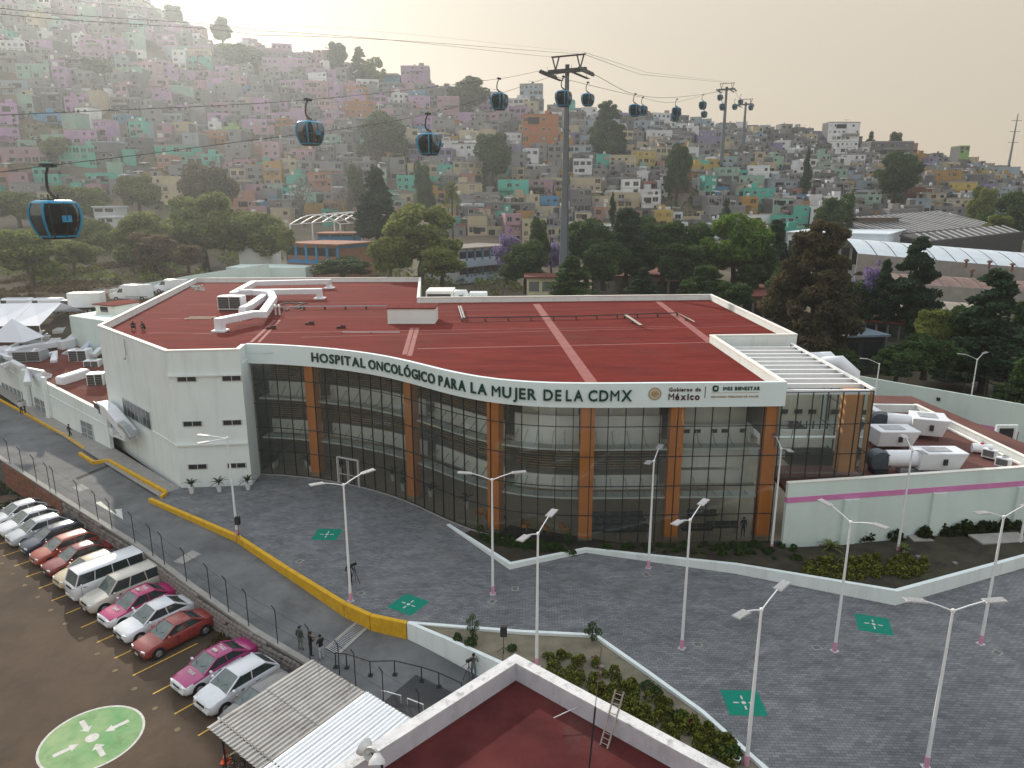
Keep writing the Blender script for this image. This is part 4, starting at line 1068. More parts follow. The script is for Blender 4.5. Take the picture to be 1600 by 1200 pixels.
# pipe racks
def pipes(pts, n, label, h=.35, m=W_GALV, gap=.14):
 t = thing('pipe_run', label, 'pipes', tuple(pts[0])); ps = [Vector(p) for p in pts]
 d = (ps[-1] - ps[0]).normalized(); s = Vector((-d.y, d.x, 0))
 for k in range(n): MB().tube([p + s * gap * k for p in ps], .045, 5).build('pipe', m if k % 2 == 0 else W_DARK, t)
 for i in range(len(ps) - 1):
  c = max(1, int((ps[i + 1] - ps[i]).length / 2.5))
  for k in range(c):
   q = ps[i].lerp(ps[i + 1], k / c); MB().box((q.x, q.y, zr + h / 2), (.12, .5, h)).build('support', W_DARK, t)
pipes([at(722, 497, zr + .4), at(900, 494, zr + .4), at(1058, 489, zr + .4), at(1086, 503, zr + .4)], 3, 'long run of grey and dark pipes across the right half of the red roof', m=W_DARK)
pipes([at(976, 492, zr + .4), at(1000, 508, zr + .4)], 3, 'short branch of dark pipes at an angle on the red roof', m=W_DARK)
pipes([at(440, 480, zr + .4), at(475, 479, zr + .4), at(604, 478, zr + .4)], 3, 'pipe run from the roof box towards the ducts')
pipes([at(716, 478, zr + .5), at(722, 497, zr + .4)], 4, 'bundle of white pipes dropping towards the back parapet', m=W_WHITEM)
pipes([at(535, 519, zr + .08), at(625, 519, zr + .08)], 1, 'single white pipe lying on the red roof', h=.1, m=W_WHITEM)
for i, (px, py, lab) in enumerate([(484, 507, 'dark red brick pile left on the roof, left of two'), (533, 513, 'dark red brick pile left on the roof, right of two'), (424, 514, 'small dark red block lying near the roof seam')]):
 q = at(px, py, zr); mb = MB(); mb.box((q.x, q.y, zr + .12), (1.0, .35, .24), .2).box((q.x + .2, q.y + .1, zr + .3), (.5, .3, .12), -.1); tag(mb.build('brick_pile', mat('brick_dark', (.07, .02, .018), .9)), lab, 'bricks')
q = at(313, 498, zr); mb = MB()
for k in range(4): mb.box((q.x - 1.2 + k * .8, q.y, zr + .1), (.1, 1.6, .1), -.4)
for k in (-.7, .7): mb.box((q.x, q.y + k, zr + .1), (3.2, .1, .1), .03)
tag(mb.build('timber_frame', mat('timber_pale', (.5, .42, .3), .8)), 'pale wooden frame lying flat on the left of the roof', 'frame')
r_ = random.Random(4)
mb = MB()
for k in range(26):
 q = at(r_.uniform(300, 318), r_.uniform(446, 455), zr); mb.box((q.x, q.y, zr + .1), (r_.uniform(.2, 1.3), .15, .12), r_.uniform(0, 3))
o = mb.build('rubble', mat('rubble_pale', (.4, .4, .38), .9, .3)); tag(o, 'heap of pale scrap in the far left corner of the roof', 'rubble', kind='stuff')
mb = MB()
for k in range(20):
 q = at(r_.uniform(440, 475), r_.uniform(474, 486), zr); mb.box((q.x, q.y, zr + .12), (r_.uniform(.3, 1.5), .12, .12), r_.uniform(0, 3))
o = mb.build('scrap', W_DARK); tag(o, 'tangle of dark pipe offcuts beside the ducts on the roof', 'rubble', kind='stuff')
for i, (px, py) in enumerate([(431, 492), (437, 492)]):
 q = at(px, py, zr); tag(MB().lathe([(.12, 0), (.12, .9), (.2, 1.0), (.16, 1.25), (.02, 1.3)], 8, (q.x, q.y, zr)).build('vent_pipe', W_WHITEM, smooth=40), ['left', 'right'][i] + ' of two small white vent pipes on the roof', 'vent')

# ---------------------------------------------------------------- equipment on the right wing
zw = 4.68
def wing_unit(px, py, w, d, h, rz, label, fan=None):
 q = at(px, py, zw); t = thing('air_handler', label, 'air handler', (q.x, q.y, zw)); Mx = Matrix.Translation((q.x, q.y, zw)) @ Matrix.Rotation(rz, 4, 'Z')
 # body with an overhanging hood: wider at the top
 b = MB(); b.add([(-w / 2, -d / 2 * .8, .45), (w / 2 * .7, -d / 2 * .8, .45), (w / 2 * .7, d / 2 * .8, .45), (-w / 2, d / 2 * .8, .45), (-w / 2, -d / 2, h), (w / 2, -d / 2, h), (w / 2, d / 2, h), (-w / 2, d / 2, h)],
     [(0, 3, 2, 1), (4, 5, 6, 7), (0, 1, 5, 4), (1, 2, 6, 5), (2, 3, 7, 6), (3, 0, 4, 7)])
 b.xf(Mx).build('casing', W_DUCT, t, bevel=.05)
 MB().b(-w * .3, w * .2, -d * .25, d * .25, h + .001, h + .06).xf(Mx).build('top_panel', W_GALV, t)
 for sx in (-.42, .25):
  for sy in (-.36, .36): MB().box((w * sx, d * sy, .22), (.08, .08, .45)).xf(Mx).build('leg', W_DARK, t)
 MB().b(-.1, .22, -d / 2 * .93 - .12, -d / 2 * .9 - .03, h * .5, h * .75).xf(Mx).build('control_box', W_DARK, t)
 if fan:
  MB().tube([(-w / 2, 0, h * .62), (-w / 2 - fan, 0, h * .62)], min(d, h) * .36, 12).xf(Mx).build('duct_neck', W_DUCT, t, smooth=50)
  MB().tube([(-w / 2 - fan - .5, -.55, h * .55), (-w / 2 - fan - .5, .55, h * .55)], .85, 18).xf(Mx).build('blower', mat('blower_grey', (.09, .11, .13), .4, .15, 2, metal=.4), t, smooth=50)
  MB().b(-w / 2 - fan - 1.0, -w / 2 - fan + .1, -.6, .6, 0, .5).xf(Mx).build('blower_base', W_DARK, t)
 return t
wing_unit(1393, 700, 3.6, 2.4, 1.9, .0, 'white air handler just right of the glass corner, without a visible fan')
wing_unit(1462, 738, 3.8, 2.0, 1.95, .0, 'white air handler with a long duct, nearest the wing front wall', 2.4)
wing_unit(1447, 683, 3.0, 2.9, 2.1, -.35, 'white air handler with an open dark mouth, rearmost on the side wing', 2.0)
q = at(1368, 655, zw + 1.0); duct([q + Vector((-1.5, 3, .6)), q + Vector((-.2, 1.2, .6)), q + Vector((.8, .2, 0))], 1.0, .9, 'bent white duct coming out behind the glass corner')
q = at(1435, 742, zw); t = thing('roof_unit', 'small silvery box lying behind the front parapet of the side wing', 'roof unit', (q.x, q.y, zw)); MB().b(q.x - 1.4, q.x + .4, q.y + .2, q.y + 1, zw, zw + .45).build('casing', W_GALV, t, bevel=.06)
for i, (px, py) in enumerate([(1545, 718), (1566, 732)]):
 q = at(px, py, zw); ac_unit((q.x, q.y, zw), 1.1, .5, .95, ['white condenser behind the white drum on the side wing', 'white condenser farthest right on the side wing'][i], 1, -.9)
q = at(1532, 708, zw); t = thing('water_drum', 'short white drum with a red cap lying on the side wing', 'drum', (q.x, q.y, zw)); MB().tube([(q.x - .7, q.y + .2, zw + .45), (q.x + .7, q.y - .3, zw + .45)], [.42, .42], 14).build('drum', W_WHITEM, t, smooth=40); MB().lathe([(.16, 0), (.14, .08)], 10, (q.x, q.y, zw + .86)).build('cap', mat('cap_red', (.5, .02, .03), .5), t)

# white round ducts behind the pergola
for i, (px, py) in enumerate([(1250, 548), (1277, 561)]):
 q = at(px, py, 10.5); t = thing('curved_duct', ['rear', 'front'][i] + ' of two white curved ducts standing beyond the pergola', 'duct', (29.6, q.y, 8))
 x = 29.5 + i * .3; y = 66 + 2.0 * (1 - i); MB().tube([(x, y + 1.5, 8), (x, y + 1.4, 9.9), (x + .5, y + 1.1, 10.9), (x + 1.6, y + .5, 11.1), (x + 2.6, y, 10.2), (x + 2.7, y, 8)], .8, 14).build('duct_run', W_DUCT, t, smooth=50)

# ---------------------------------------------------------------- equipment on the annex roof
duct([an(22, 548), an(60, 541), an(84, 538), an(88, 532)], 1.3, .8, 'long white duct lying across the annex roof, left of the white ridge', None)
duct([an(2, 545), an(14, 548), an(20, 552)], 1.3, .8, 'white duct stub entering the picture on the annex roof', None)
duct([an(92, 540), an(110, 536), an(122, 526), an(124, 517)], 1.3, 1.2, 'white duct that bends up the annex roof to the stair tower', None)
duct([an(90, 522), an(112, 508), an(118, 510)], 1.4, 1.2, 'boxy white duct highest on the annex roof', None)
duct([an(0, 553, .5), an(12, 559, .5), an(34, 560, .5)], .6, .5, 'thin white duct along the left of the annex roof', None)
duct([an(45, 526, .6), an(78, 527, .6)], .9, .6, 'white duct parallel to the rear edge of the annex roof', None)
duct([an(43, 600, .2), an(46, 580, 1.0), an(66, 585, 1.0), an(77, 589, .4)], .8, .7, 'white duct arching from the annex wall top onto its roof')
duct([an(2, 573, .3), an(20, 566, .6), an(36, 575, .5)], .7, .6, 'short bent white duct at the left end of the annex roof')
duct([an(70, 556, .5), an(86, 552, .5), an(84, 566, .4)], .8, .6, 'hooked white duct behind the big square air handler')
q = an(152, 533, .4); duct([an(130, 549, .9), q + Vector((0, 0, .6)), an(154, 529, 1.6)], .9, .7, 'pale duct rising from the annex roof to the tall white block', None, mat('duct_blue', (.5, .56, .66), .5))
q = an(150, 556, .4); duct([an(146, 556, .9), an(158, 545, 1.2)], .7, .6, 'short duct between condensers and the tall white block', None)
for px, py, w, d, h, rz, lab in [(128, 566, 2.4, 1.8, 1.8, .1, 'grey condenser with two dark grilles beside the tall white block'), (147, 576, 1.9, 1.4, 1.2, .15, 'small dark condenser in front of the larger one on the annex roof'),
         (154, 606, 1.9, 1.5, 1.9, .2, 'dark-fronted condenser partly hidden at the foot of the tall white block'), (50, 565, 3.4, 2.4, 1.6, .15, 'big square air handler in the middle of the annex roof'), (58, 543, 3.6, 2.0, .9, .1, 'flat white air handler under the long duct')]:
 q = an(px, py, 0); ac_unit(tuple(q), w, d, h, lab, 2, rz, m=W_WHITEM if w < 3 else W_GALV)
q = an(114, 588, .8); t = thing('air_handler', 'long white air handler near the front wall of the annex', 'air handler', (q.x, q.y, q.z - .8)); MB().bar(an(92, 596, .9), an(136, 582, .9), 1.3, 1.1).build('casing', W_DUCT, t, bevel=.15)
for k in (-.9, .9): MB().box((q.x + k, q.y - .3 + k * .35, q.z - .6), (.1, .8, .7)).build('leg', W_DARK, t)
q = an(112, 590, 0); MB().box((q.x + 1.6, q.y - .35, q.z + 1.1), (.35, .1, .35), .3).build('hatch', W_DARK, t)
t = thing('ridge_frame', 'pale V-shaped steel frame lying on the annex roof', 'frame', tuple(an(98, 554, .2)))
MB().bar(an(98, 554, .25), an(124, 538, .25), .3, .3).build('beam', W_ALU, t); MB().bar(an(98, 554, .25), an(120, 553, .25), .3, .3).build('beam', W_ALU, t)
mb = MB()
for k in range(22):
 q = an(r_.uniform(118, 150), r_.uniform(592, 606), .1); mb.box(tuple(q), (r_.uniform(.4, 1.8), .1, .1), r_.uniform(0, 3))
tag(mb.build('scrap_pile', W_ALU), 'pile of pale offcuts beside the condenser on the annex roof', 'scrap', kind='stuff')
# sheet-metal duct hood hung on the outside of the hospital left wall
def lw(px, py, out):
 """point standing out from the left wall"""
 nn = nL3; d = ray(px, py); o = Vector((P3.x, P3.y, 0)) + nL3 * out - Vector((0, 0, H)); t = o.dot(nn) / d.dot(nn); return Vector((0, 0, H)) + d * t
t = thing('wall_duct', 'cluster of angular white sheet-metal ducts hung on the outside wall beside the annex', 'duct', tuple(lw(170, 670, .3)))
MB().ductpath([lw(160, 634, .9), lw(172, 641, 1.0), lw(190, 662, 1.1), lw(205, 680, .9)], 1.2, 1.1).build('duct_run', W_DUCT, t, bevel=.08)
MB().ductpath([lw(136, 628, .6), lw(140, 645, .9), lw(150, 655, 1.0), lw(172, 668, .9), lw(182, 678, .9)], .8, .8).build('duct_run', W_DUCT, t, bevel=.08)
MB().bar(lw(134, 655, .5), lw(206, 686, .5), 1.4, .18).build('shelf', W_WHITEM, t)
MB().bar(lw(147, 633, 1.5), lw(157, 641, 1.5), .1, .9).build('grille', W_DARK, t)
MB().ductpath([lw(176, 652, 1.2), lw(197, 668, 1.35), lw(208, 684, 1.1)], .7, .5).build('hood', W_GALV, t, bevel=.05)

# ---------------------------------------------------------------- street lamps
m_pole = mat('lamp_white', (0.74, 0.75, 0.76), .45, .05, 1); m_pinkb = mat('lamp_base_pink', (.62, .3, .42), .6, .12, 2); m_panelm = mat('lamp_panel', (.36, .36, .35), .35, .15, 4)
def make_lamp(h, base, label, arms=(0, pi), rz=0, name='street_lamp', pink=True, reach=1.35, rise=.5):
 t = thing(name, label, 'street lamp', base, 'white plaza street lamps', rz); WL[t.name] = Vector((0, 0, 0))
 MB().tube([(0, 0, .0 if not pink else .62), (0, 0, h)], [.1, .055], 10).build('pole', m_pole, t, smooth=50)
 if pink: MB().tube([(0, 0, 0), (0, 0, .62)], [.125, .12], 10).build('painted_base', m_pinkb, t, smooth=50)
 MB().b(-.2, .2, -.2, .2, 0, .03).build('base_plate', W_ALU, t)
 MB().lathe([(.09, 0), (.09, .12), (.05, .16)], 8, (0, 0, h - .05)).build('cap', m_pole, t)
 for a in arms:
  c, s = math.cos(a), math.sin(a)
  ar = MB().tube([(0, 0, h), (c * reach * .5, s * reach * .5, h + rise * .55), (c * reach, s * reach, h + rise)], .032, 6).build('arm', m_pole, t, smooth=50)
  p = Vector((c * (reach + .42), s * (reach + .42), h + rise + .03))
  MB().box(p, (.95, .42, .045), a, tilt=(0, -.08)).build('lamp_head', m_panelm, t, bevel=.01)
  MB().box(p + Vector((0, 0, .03)), (.85, .36, .02), a, tilt=(0, -.08)).build('solar_panel', mat('solar_cells', (.3, .3, .31), .25, .25, 9, spec=.5), t)
 return t
LAMPS = [((548, 939), 38, 'tall white street lamp beside the yellow kerb and the cameraman'), ((770, 928), 2, 'white street lamp in front of the third orange column'),
   ((839, 1031), 62, 'white street lamp rising out of the central flower bed'), ((1065, 1013), 52, 'white street lamp alone on the open plaza, right of the central bed'),
   ((1013, 887), 66, 'white street lamp in front of the fifth orange column'), ((1304, 1017), 118, 'white street lamp on the plaza just left of the right flower bed corner'),
   ((1532, 1006), 18, 'white street lamp near the right edge of the plaza, behind the nearest one'), ((1447, 1199), 0, 'nearest and largest white street lamp, with both panels level'),
   ((1166, 1197), 42, 'white street lamp at the near green square'), ((1205, 861), 86, 'white lamp post against the left end of the side wing'),
   ((1402, 865), 80, 'white lamp post standing in the right flower bed before the wing wall'), ((1592, 858), 60, 'white lamp post at the right frame edge behind the flower bed')]
for (px, py), rz, lab in LAMPS:
 q = at(px, py, 0); zb = 0 if px != 839 else 0.1; q = at(px, py, zb)
 if px == 839: q = at(838.5, 1042, .1)
 make_lamp(8.35 if py > 900 else 8.3, (q.x, q.y, zb), lab, rz=math.radians(rz))
q = at(371, 838, 0); make_lamp(8.3, (q.x, q.y, 0), 'white street lamp by the potted palms, with one lit panel on the left', arms=(pi - .1, .9 + pi), rz=0, reach=1.5, rise=.15)
for (px, py, arms, lab) in [(1265, 518, (2.6,), 'lamp post behind the hospital back corner'), (1374, 569, (pi,), 'lamp post behind the pergola with one arm'), (1527, 562, (.6, pi - .1), 'tall lamp post before the long mint wall')]:
 q = at(px, py, 8.2); make_lamp(8.2, (q.x, q.y, 0), lab, arms=arms, pink=False, rise=.6)

# ---------------------------------------------------------------- flower bed walls
def bed_wall(t, pts, hs, m, th=.3, z0=-.05, z0s=None):
 ps = [Vector((p.x, p.y)) for p in pts]; side = offset_poly(ps, -th / 2); side2 = offset_poly(ps, th / 2)
 for i in range(len(ps) - 1):
  a, b, c, d = side[i], side[i + 1], side2[i + 1], side2[i]; h0, h1 = hs[i], hs[i + 1]; za, zb = (z0, z0) if z0s is None else (z0s[i], z0s[i + 1])
  MB().add([(*a, za), (*b, zb), (*c, zb), (*d, za), (*a, h0), (*b, h1), (*c, h1), (*d, h0)], [(0, 3, 2, 1)[::-1], (4, 5, 6, 7)[::-1], (0, 1, 5, 4)[::-1], (1, 2, 6, 5)[::-1], (2, 3, 7, 6)[::-1], (3, 0, 4, 7)[::-1]]).build('wall_section', m, t)
BW = [(700, 820), (797, 888), (915, 862), (1150, 895), (1397, 944), (1600, 885), (1900, 800)]; BH = [.06, .42, .3, .72, 1.05, .95, .9]
bp = [at(a, b, 0) for a, b in BW]
bed = thing('flower_bed_wall', 'long white zigzag wall around the dark planted bed in front of the hospital', 'garden wall', tuple(bp[3]))
bed_wall(bed, bp, BH, W_WHITE)
def bed_z(x, y):
 # soil falls from the wall top to the building
 best = 1e9; hh = 0
 for i in range(len(bp) - 1):
  a, b = bp[i].xy, bp[i + 1].xy; t = max(0, min(1, (Vector((x, y)) - a).dot(b - a) / (b - a).length_squared)); d = (a.lerp(b, t) - Vector((x, y))).length
  if d < best: best = d; hh = lerp(BH[i], BH[i + 1], t)
 return lerp(hh - .15, .08, min(1, best / 7))
from mathutils.geometry import tessellate_polygon
m_soil = mat('bed_soil', (0.022, 0.02, 0.015), .95, 0, .8, .4, col2=(.06, .05, .032), coord='World', detail=9); weather(m_soil, .55, (.03, .05, .015), .4, (1, 1, 1))
gx = [tuple(gpos(GT * k / 60, -.15)[0]) for k in range(60, 20, -2)]
poly = [tuple(p.xy) for p in bp] + [(75, 54.0), (47.5, 54.4), (21.2, 50.0)] + gx
def fill_sheet(name, poly, zf, m, step=1.0, dz=0.0):
 bm = bmesh.new(); vs = [bm.verts.new((x, y, 0)) for x, y in poly]; f = bm.faces.new(vs)
 bmesh.ops.triangulate(bm, faces=[f])
 xs = [p[0] for p in poly]; ys = [p[1] for p in poly]
 for x in np.arange(min(xs), max(xs), step * 2): bmesh.ops.bisect_plane(bm, geom=bm.verts[:] + bm.edges[:] + bm.faces[:], plane_co=(x, 0, 0), plane_no=(1, 0, 0))
 for y in np.arange(min(ys), max(ys), step * 2): bmesh.ops.bisect_plane(bm, geom=bm.verts[:] + bm.edges[:] + bm.faces[:], plane_co=(0, y, 0), plane_no=(0, 1, 0))
 for v in bm.verts: v.co.z = zf(v.co.x, v.co.y) + dz
 bmesh.ops.recalc_face_normals(bm, faces=bm.faces)
 me = bpy.data.meshes.new(name); bm.to_mesh(me); bm.free(); me.materials.append(m); me.shade_smooth()
 o = bpy.data.objects.new(name, me); COL.objects.link(o); o['kind'] = 'structure'; return o
fill_sheet('bed_soil', poly, bed_z, m_soil, 1.2)
B2 = [(638, 975), (810, 991), (930, 997), (1012, 1055), (1098, 1118), (1186, 1198), (1300, 1300)]
b2 = [at(a, b, 0) for a, b in B2]
bed2 = thing('flower_bed_wall', 'low white kerb wall around the sandy central bed in the plaza', 'garden wall', tuple(b2[2]))
bed_wall(bed2, b2, [.14, .25, .25, .25, .25, .25, .25], W_WHITE, .24)
w2 = [at(638, 975, .0), at(700, 1002, .0), at(795, 1046, 0), Vector((4.0, 31.5, 0))]
bed3 = thing('ramp_wall', 'white wall sloping down along the ramp beside the yellow kerb end', 'wall', tuple(w2[1]))
bed_wall(bed3, w2, [.16, .2, .25, .25], W_WHITE, .26, z0s=[-1.5, -1.9, -2.2, -2.4])
m_sand = mat('bed_sand', (.13, .115, .085), .95, 0, .6, .4, col2=(.24, .21, .15), coord='World', detail=9)
fill_sheet('bed_sand', [tuple(p.xy) for p in b2] + [(8, 22), (0.5, 27), tuple(w2[3].xy)] + [tuple(p.xy) for p in w2[2:0:-1]], lambda x, y: .07 + .05 * mnoise.noise((x, y, 0)), m_sand, 1.2)

# ---------------------------------------------------------------- foreground building
ZA, ZD = 6.8, 5.95
fg = thing('corner_building', 'foreground building corner with a white parapet and a worn dark red flat roof', 'building', (0, 22, 0))
ap = at(805, 1021, ZA).xy; l1 = at(540, 1187, ZA).xy; r1 = at(1130, 1194, ZA).xy
dl = (l1 - ap).normalized(); dr = (r1 - ap).normalized()
la = ap + dl * 26; ra = ap + dr * 34
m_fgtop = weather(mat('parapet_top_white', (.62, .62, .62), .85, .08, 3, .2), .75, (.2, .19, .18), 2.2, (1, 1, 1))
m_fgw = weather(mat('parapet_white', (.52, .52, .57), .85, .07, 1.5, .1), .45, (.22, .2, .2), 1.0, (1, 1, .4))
T = .5
# mitred L parapet
inn = inset_closed([tuple(la), tuple(ap), tuple(ra), tuple(ra + dl * 26)], T)
ia = inn[1]; il = Vector(la) + (ia - ap) - dl * 0; 
def quad_prism(q, z0, z1, m, name): MB().prism([tuple(p) for p in q], z0, z1).build(name, m, fg)
nl = Vector((-dl.y, dl.x)); nl = nl if (ra - ap).dot(nl) > 0 else -nl
nr = Vector((-dr.y, dr.x)); nr = nr if (la - ap).dot(nr) > 0 else -nr
quad_prism([la, ap, ia, la + nl * T], -2.6, ZA - .06, m_fgw, 'parapet'); quad_prism([ap, ra, ra + nr * T, ia], -2.6, ZA - .06, m_fgw, 'parapet')
quad_prism([la, ap, ia, la + nl * T], ZA - .06, ZA, m_fgtop, 'parapet_top'); quad_prism([ap, ra, ra + nr * T, ia], ZA - .06, ZA, m_fgtop, 'parapet_top')
m_fgr = mat('worn_red_roof', (.062, .014, .015), .9, 0, .35, .2, spec=.1, col2=(.115, .028, .027), detail=11, coord='World'); weather(m_fgr, .5, (.1, .08, .07), .25, (1, 1, 1))
quad_prism([la + nl * T, ia, ra + nr * T, ra + dl * 26 + nr * T], ZD - .3, ZD, m_fgr, 'roof_deck')
# crossing steel bar on the deck
q0 = at(865, 1122, ZD + .3); q1 = at(912, 1100, ZD + .5)
tag(MB().tube([q0, q1], .02, 5).build('steel_rod', W_GALV), 'thin pale rod lying on the dark red foreground roof', 'rod')
# ladder over the parapet
lt0 = at(962, 1077, ZA + .75); lb0 = at(938, 1164, ZD); lt1 = at(975, 1081, ZA + .75); lb1 = at(949, 1170, ZD)
lad = thing('ladder', 'old metal ladder leaning on the foreground parapet', 'ladder', tuple(lb0))
m_lad = mat('ladder_metal', (.3, .25, .22), .6, .2, 3)
MB().bar(lb0, lt0, .05, .07).build('rail', m_lad, lad); MB().bar(lb1, lt1, .05, .07).build('rail', m_lad, lad)
for k in range(11):
 if k in (3, 4, 5, 7): continue
 tt = (k + .6) / 11.4; MB().tube([lb0.lerp(lt0, tt), lb1.lerp(lt1, tt)], .018, 5).build('rung', m_lad, lad)
# mast
mb0 = at(919, 1215, ZD); mtop = Vector((mb0.x + .35, mb0.y + .25, ZD + 5.2))
ms = thing('antenna_mast', 'thin dark guyed mast rising from the foreground roof in front of the flower bed', 'mast', tuple(mb0))
MB().tube([mb0, mb0.lerp(mtop, .55)], .035, 6).build('lower_tube', W_DARK, ms); MB().tube([mb0.lerp(mtop, .55), mtop], .014, 5).build('upper_tube', mat('rust', (.16, .09, .06), .8, .2), ms)
# floodlights on the corner
fl_ = thing('floodlight', 'cluster of three white bell-shaped floodlights at the end of the foreground parapet', 'floodlight', tuple(at(590, 1190, ZA)))
c0 = at(597, 1200, ZA); MB().tube([c0 - Vector((0, 0, 1)), c0 + Vector((0, 0, .35))], .05, 6).build('pole', W_DARK, fl_)
for (px, py, dv, s) in [(570, 1168, (-.75, .5, .25), .33), (580, 1177, (-.2, -.9, .15), .27), (589, 1190, (.05, -.65, -.75), .3)]:
 q = at(px, py, ZA + .5); d = Vector(dv).normalized(); Mq = Matrix.Translation(q) @ d.to_track_quat('Z', 'Y').to_matrix().to_4x4()
 MB().lathe([(s * .35, -s * .9), (s * .55, -s * .55), (s * .9, -.05), (s, 0.1), (s * .94, .1), (s * .6, -s * .3)], 18).xf(Mq).build('lamp_shade', mat('shade_white', (.6, .6, .58), .45, .1, 4), fl_, smooth=60)
 MB().tube([q, c0 + Vector((0, 0, .3))], .03, 5).build('bracket', W_DARK, fl_)

# ---------------------------------------------------------------- corrugated carport
cp = thing('carport_roof', 'corrugated sheet carport, its far half dull grey and its near half white', 'carport', tuple(at(490, 1120, LOTZ)))
c_a = at(487, 1031, .25); c_b = at(648, 1132, .25); c_d = at(335, 1123, .15)
du = (c_b - c_a); Lu = du.length; du.normalize(); dv = (c_d - c_a); dv = (dv - du * dv.dot(du)); dv = (at(417, 1195, .2) - at(574, 1082, .2)).normalized()
m_cg = weather(mat('sheet_grey', (.33, .32, .3), .6, .15, 1, .1), .6, (.1, .08, .07), .8, (1, 1, 1)); m_cw = mat('sheet_white', (.72, .75, .77), .4, .05, 1)
def sheet(u0, u1, v0, v1, m, dz, pitch=.26):
 n = int(round((u1 - u0) / pitch)); vs = []; fs = []; prof = [(0, 0), (.42, 0), (.55, .055), (.82, .055), (.97, 0)]
 us = []
 for k in range(n):
  for f, z in prof: us.append((u0 + (k + f) * (u1 - u0) / n, z))
 us.append((u1, 0))
 for v in (v0, v1):
  for u, z in us: p = c_a + du * u + dv * v; vs.append((p.x, p.y, p.z + z + dz - v * .02))
 k = len(us); fs = [(i, i + 1, k + i + 1, k + i) for i in range(k - 1)]
 vs2 = [(x, y, z - .012) for x, y, z in vs]; o = len(vs); fs += [tuple(reversed([j + o for j in f])) for f in fs]
 MB().add(vs + vs2, fs).build('sheet', m, cp)
ub = (at(574, 1082, .2) - c_a).dot(du)
for i in range(4):
 u0, u1 = ub * i / 4, ub * (i + 1) / 4 - .02
 sheet(u0, u1, 0, 3.1, m_cg, .03); sheet(u0, u1, 3.0, 6.6, m_cg, 0)
for i in range(5): sheet(ub + (Lu - ub) * i / 5 + .01, ub + (Lu - ub) * (i + 1) / 5 - .01, -.1, 8.8, m_cw, .05)
for v in (.3, 3.0, 5.9): MB().bar(c_a + du * .1 + dv * v - Vector((0, 0, .12)), c_a + du * (Lu - .1) + dv * v - Vector((0, 0, .12)), .08, .12).build('purlin', W_DARK, cp)
for u in (.3, Lu * .5, Lu - .4):
 for v in (.4, 6.0): p = c_a + du * u + dv * v; MB().tube([(p.x, p.y, LOTZ), (p.x, p.y, p.z - .1)], .05, 6).build('post', W_DARK, cp)
# grate, handrail
gr = thing('drain_grate', 'long black slotted drain grate across the road below the yellow kerb', 'drain grate', (-8, 37, -1.3))
G = [at(a, b, -1.25) for a, b in [(510, 1018), (563, 977), (580, 983), (527, 1027)]]
G = [Vector((p.x, p.y, road_z(p.x, p.y) + .03)) for p in G]
for (a, b) in ((G[0], G[1]), (G[3], G[2])): MB().bar(a, b, .22, .06).build('frame', W_CONC, gr)
MB().add([p - Vector((0, 0, .012)) for p in G], [(0, 1, 2, 3)[::-1]]).build('pit', W_BLACK, gr)
for k in range(26):
 a = G[0].lerp(G[1], (k + .5) / 26); b = G[3].lerp(G[2], (k + .5) / 26); MB().bar(a, b, .05, .04).build('bar', W_GALV, gr)
hr = thing('handrail', 'black steel handrail on posts along the ramp below the road', 'handrail', (-5, 35, -1.5))
HP = [(525, 1042), (542, 1043), (579, 1055), (617, 1054), (659, 1064), (686, 1073), (722, 1090)]
hp = []
for a, b in HP:
 z = -1.5
 for _ in range(4): p = at(a, b, z); z = road_z(p.x, p.y) + .02
 p.z = z; hp.append(p)
for i, p in enumerate(hp):
 MB().tube([p, p + Vector((0, 0, .95))], .035, 6).build('post', W_BLACK, hr); MB().b(p.x - .14, p.x + .14, p.y - .14, p.y + .14, p.z, p.z + .03).build('foot_plate', W_BLACK, hr)
MB().tube([p + Vector((0, 0, .95)) for p in hp], .035, 6).build('rail', W_BLACK, hr)
m_ramp = mat('ramp_dark', (.05, .052, .054), .9, .2, .5, .2, coord='World')
R2 = [(600, 1100), (650, 1062), (720, 1092), (660, 1130)]
RR = []
for a, b in R2:
 p = at(a, b, -1.6); RR.append((p.x, p.y, road_z(p.x, p.y) + .02))
struct('ramp', MB().add(RR, [(0, 1, 2, 3)[::-1]]), m_ramp)
for i, (a, b, c, d) in enumerate([((598, 1097), (627, 1105), 0, 0), ((637, 1108), (662, 1118), 0, 0)]):
 p = at(*a, -1.7); q = at(*b, -1.7); z = road_z(p.x, p.y); 
 tag(MB().bar((p.x, p.y, z + .5), (q.x, q.y, z + .5), .05, .05).bar((p.x, p.y, z), (p.x, p.y, z + .5), .05, .05).bar((q.x, q.y, z), (q.x, q.y, z + .5), .05, .05).build('barrier', W_ALU), ['left', 'right'][i] + ' of two low pale rails beyond the white carport sheets', 'barrier')
# ---------------------------------------------------------------- vehicles
m_tyre = mat('tyre', (.02, .02, .02), .85, .2, 5); m_rim = mat('rim', (.35, .36, .37), .35, .1, 5, metal=.6)
m_cgl = mat('car_glass', (.03, .04, .042), .06, .2, 1, spec=.8); m_wsc = mat('windscreen_glass', (.10, .13, .125), .08, .35, 1.5, spec=.8)
m_lamp = mat('headlight', (.6, .62, .62), .15, .1, 6, spec=.8); m_tail = mat('tail_light', (.3, .01, .01), .25, .1, 6); m_trim = mat('trim_black', (.018, .018, .02), .6, .2, 6)
m_plate = mat('number_plate', (.55, .55, .5), .6, .1, 6)
def paint(name, c, rough=.28):
 m = mat(name, c, rough, .03, .8, spec=.55); b = m.node_tree.nodes['Principled BSDF']; b.inputs['Coat Weight'].default_value = .5; b.inputs['Coat Roughness'].default_value = .1
 weather(m, .18, (.25, .2, .15), .8, (1, 1, 1)); return m
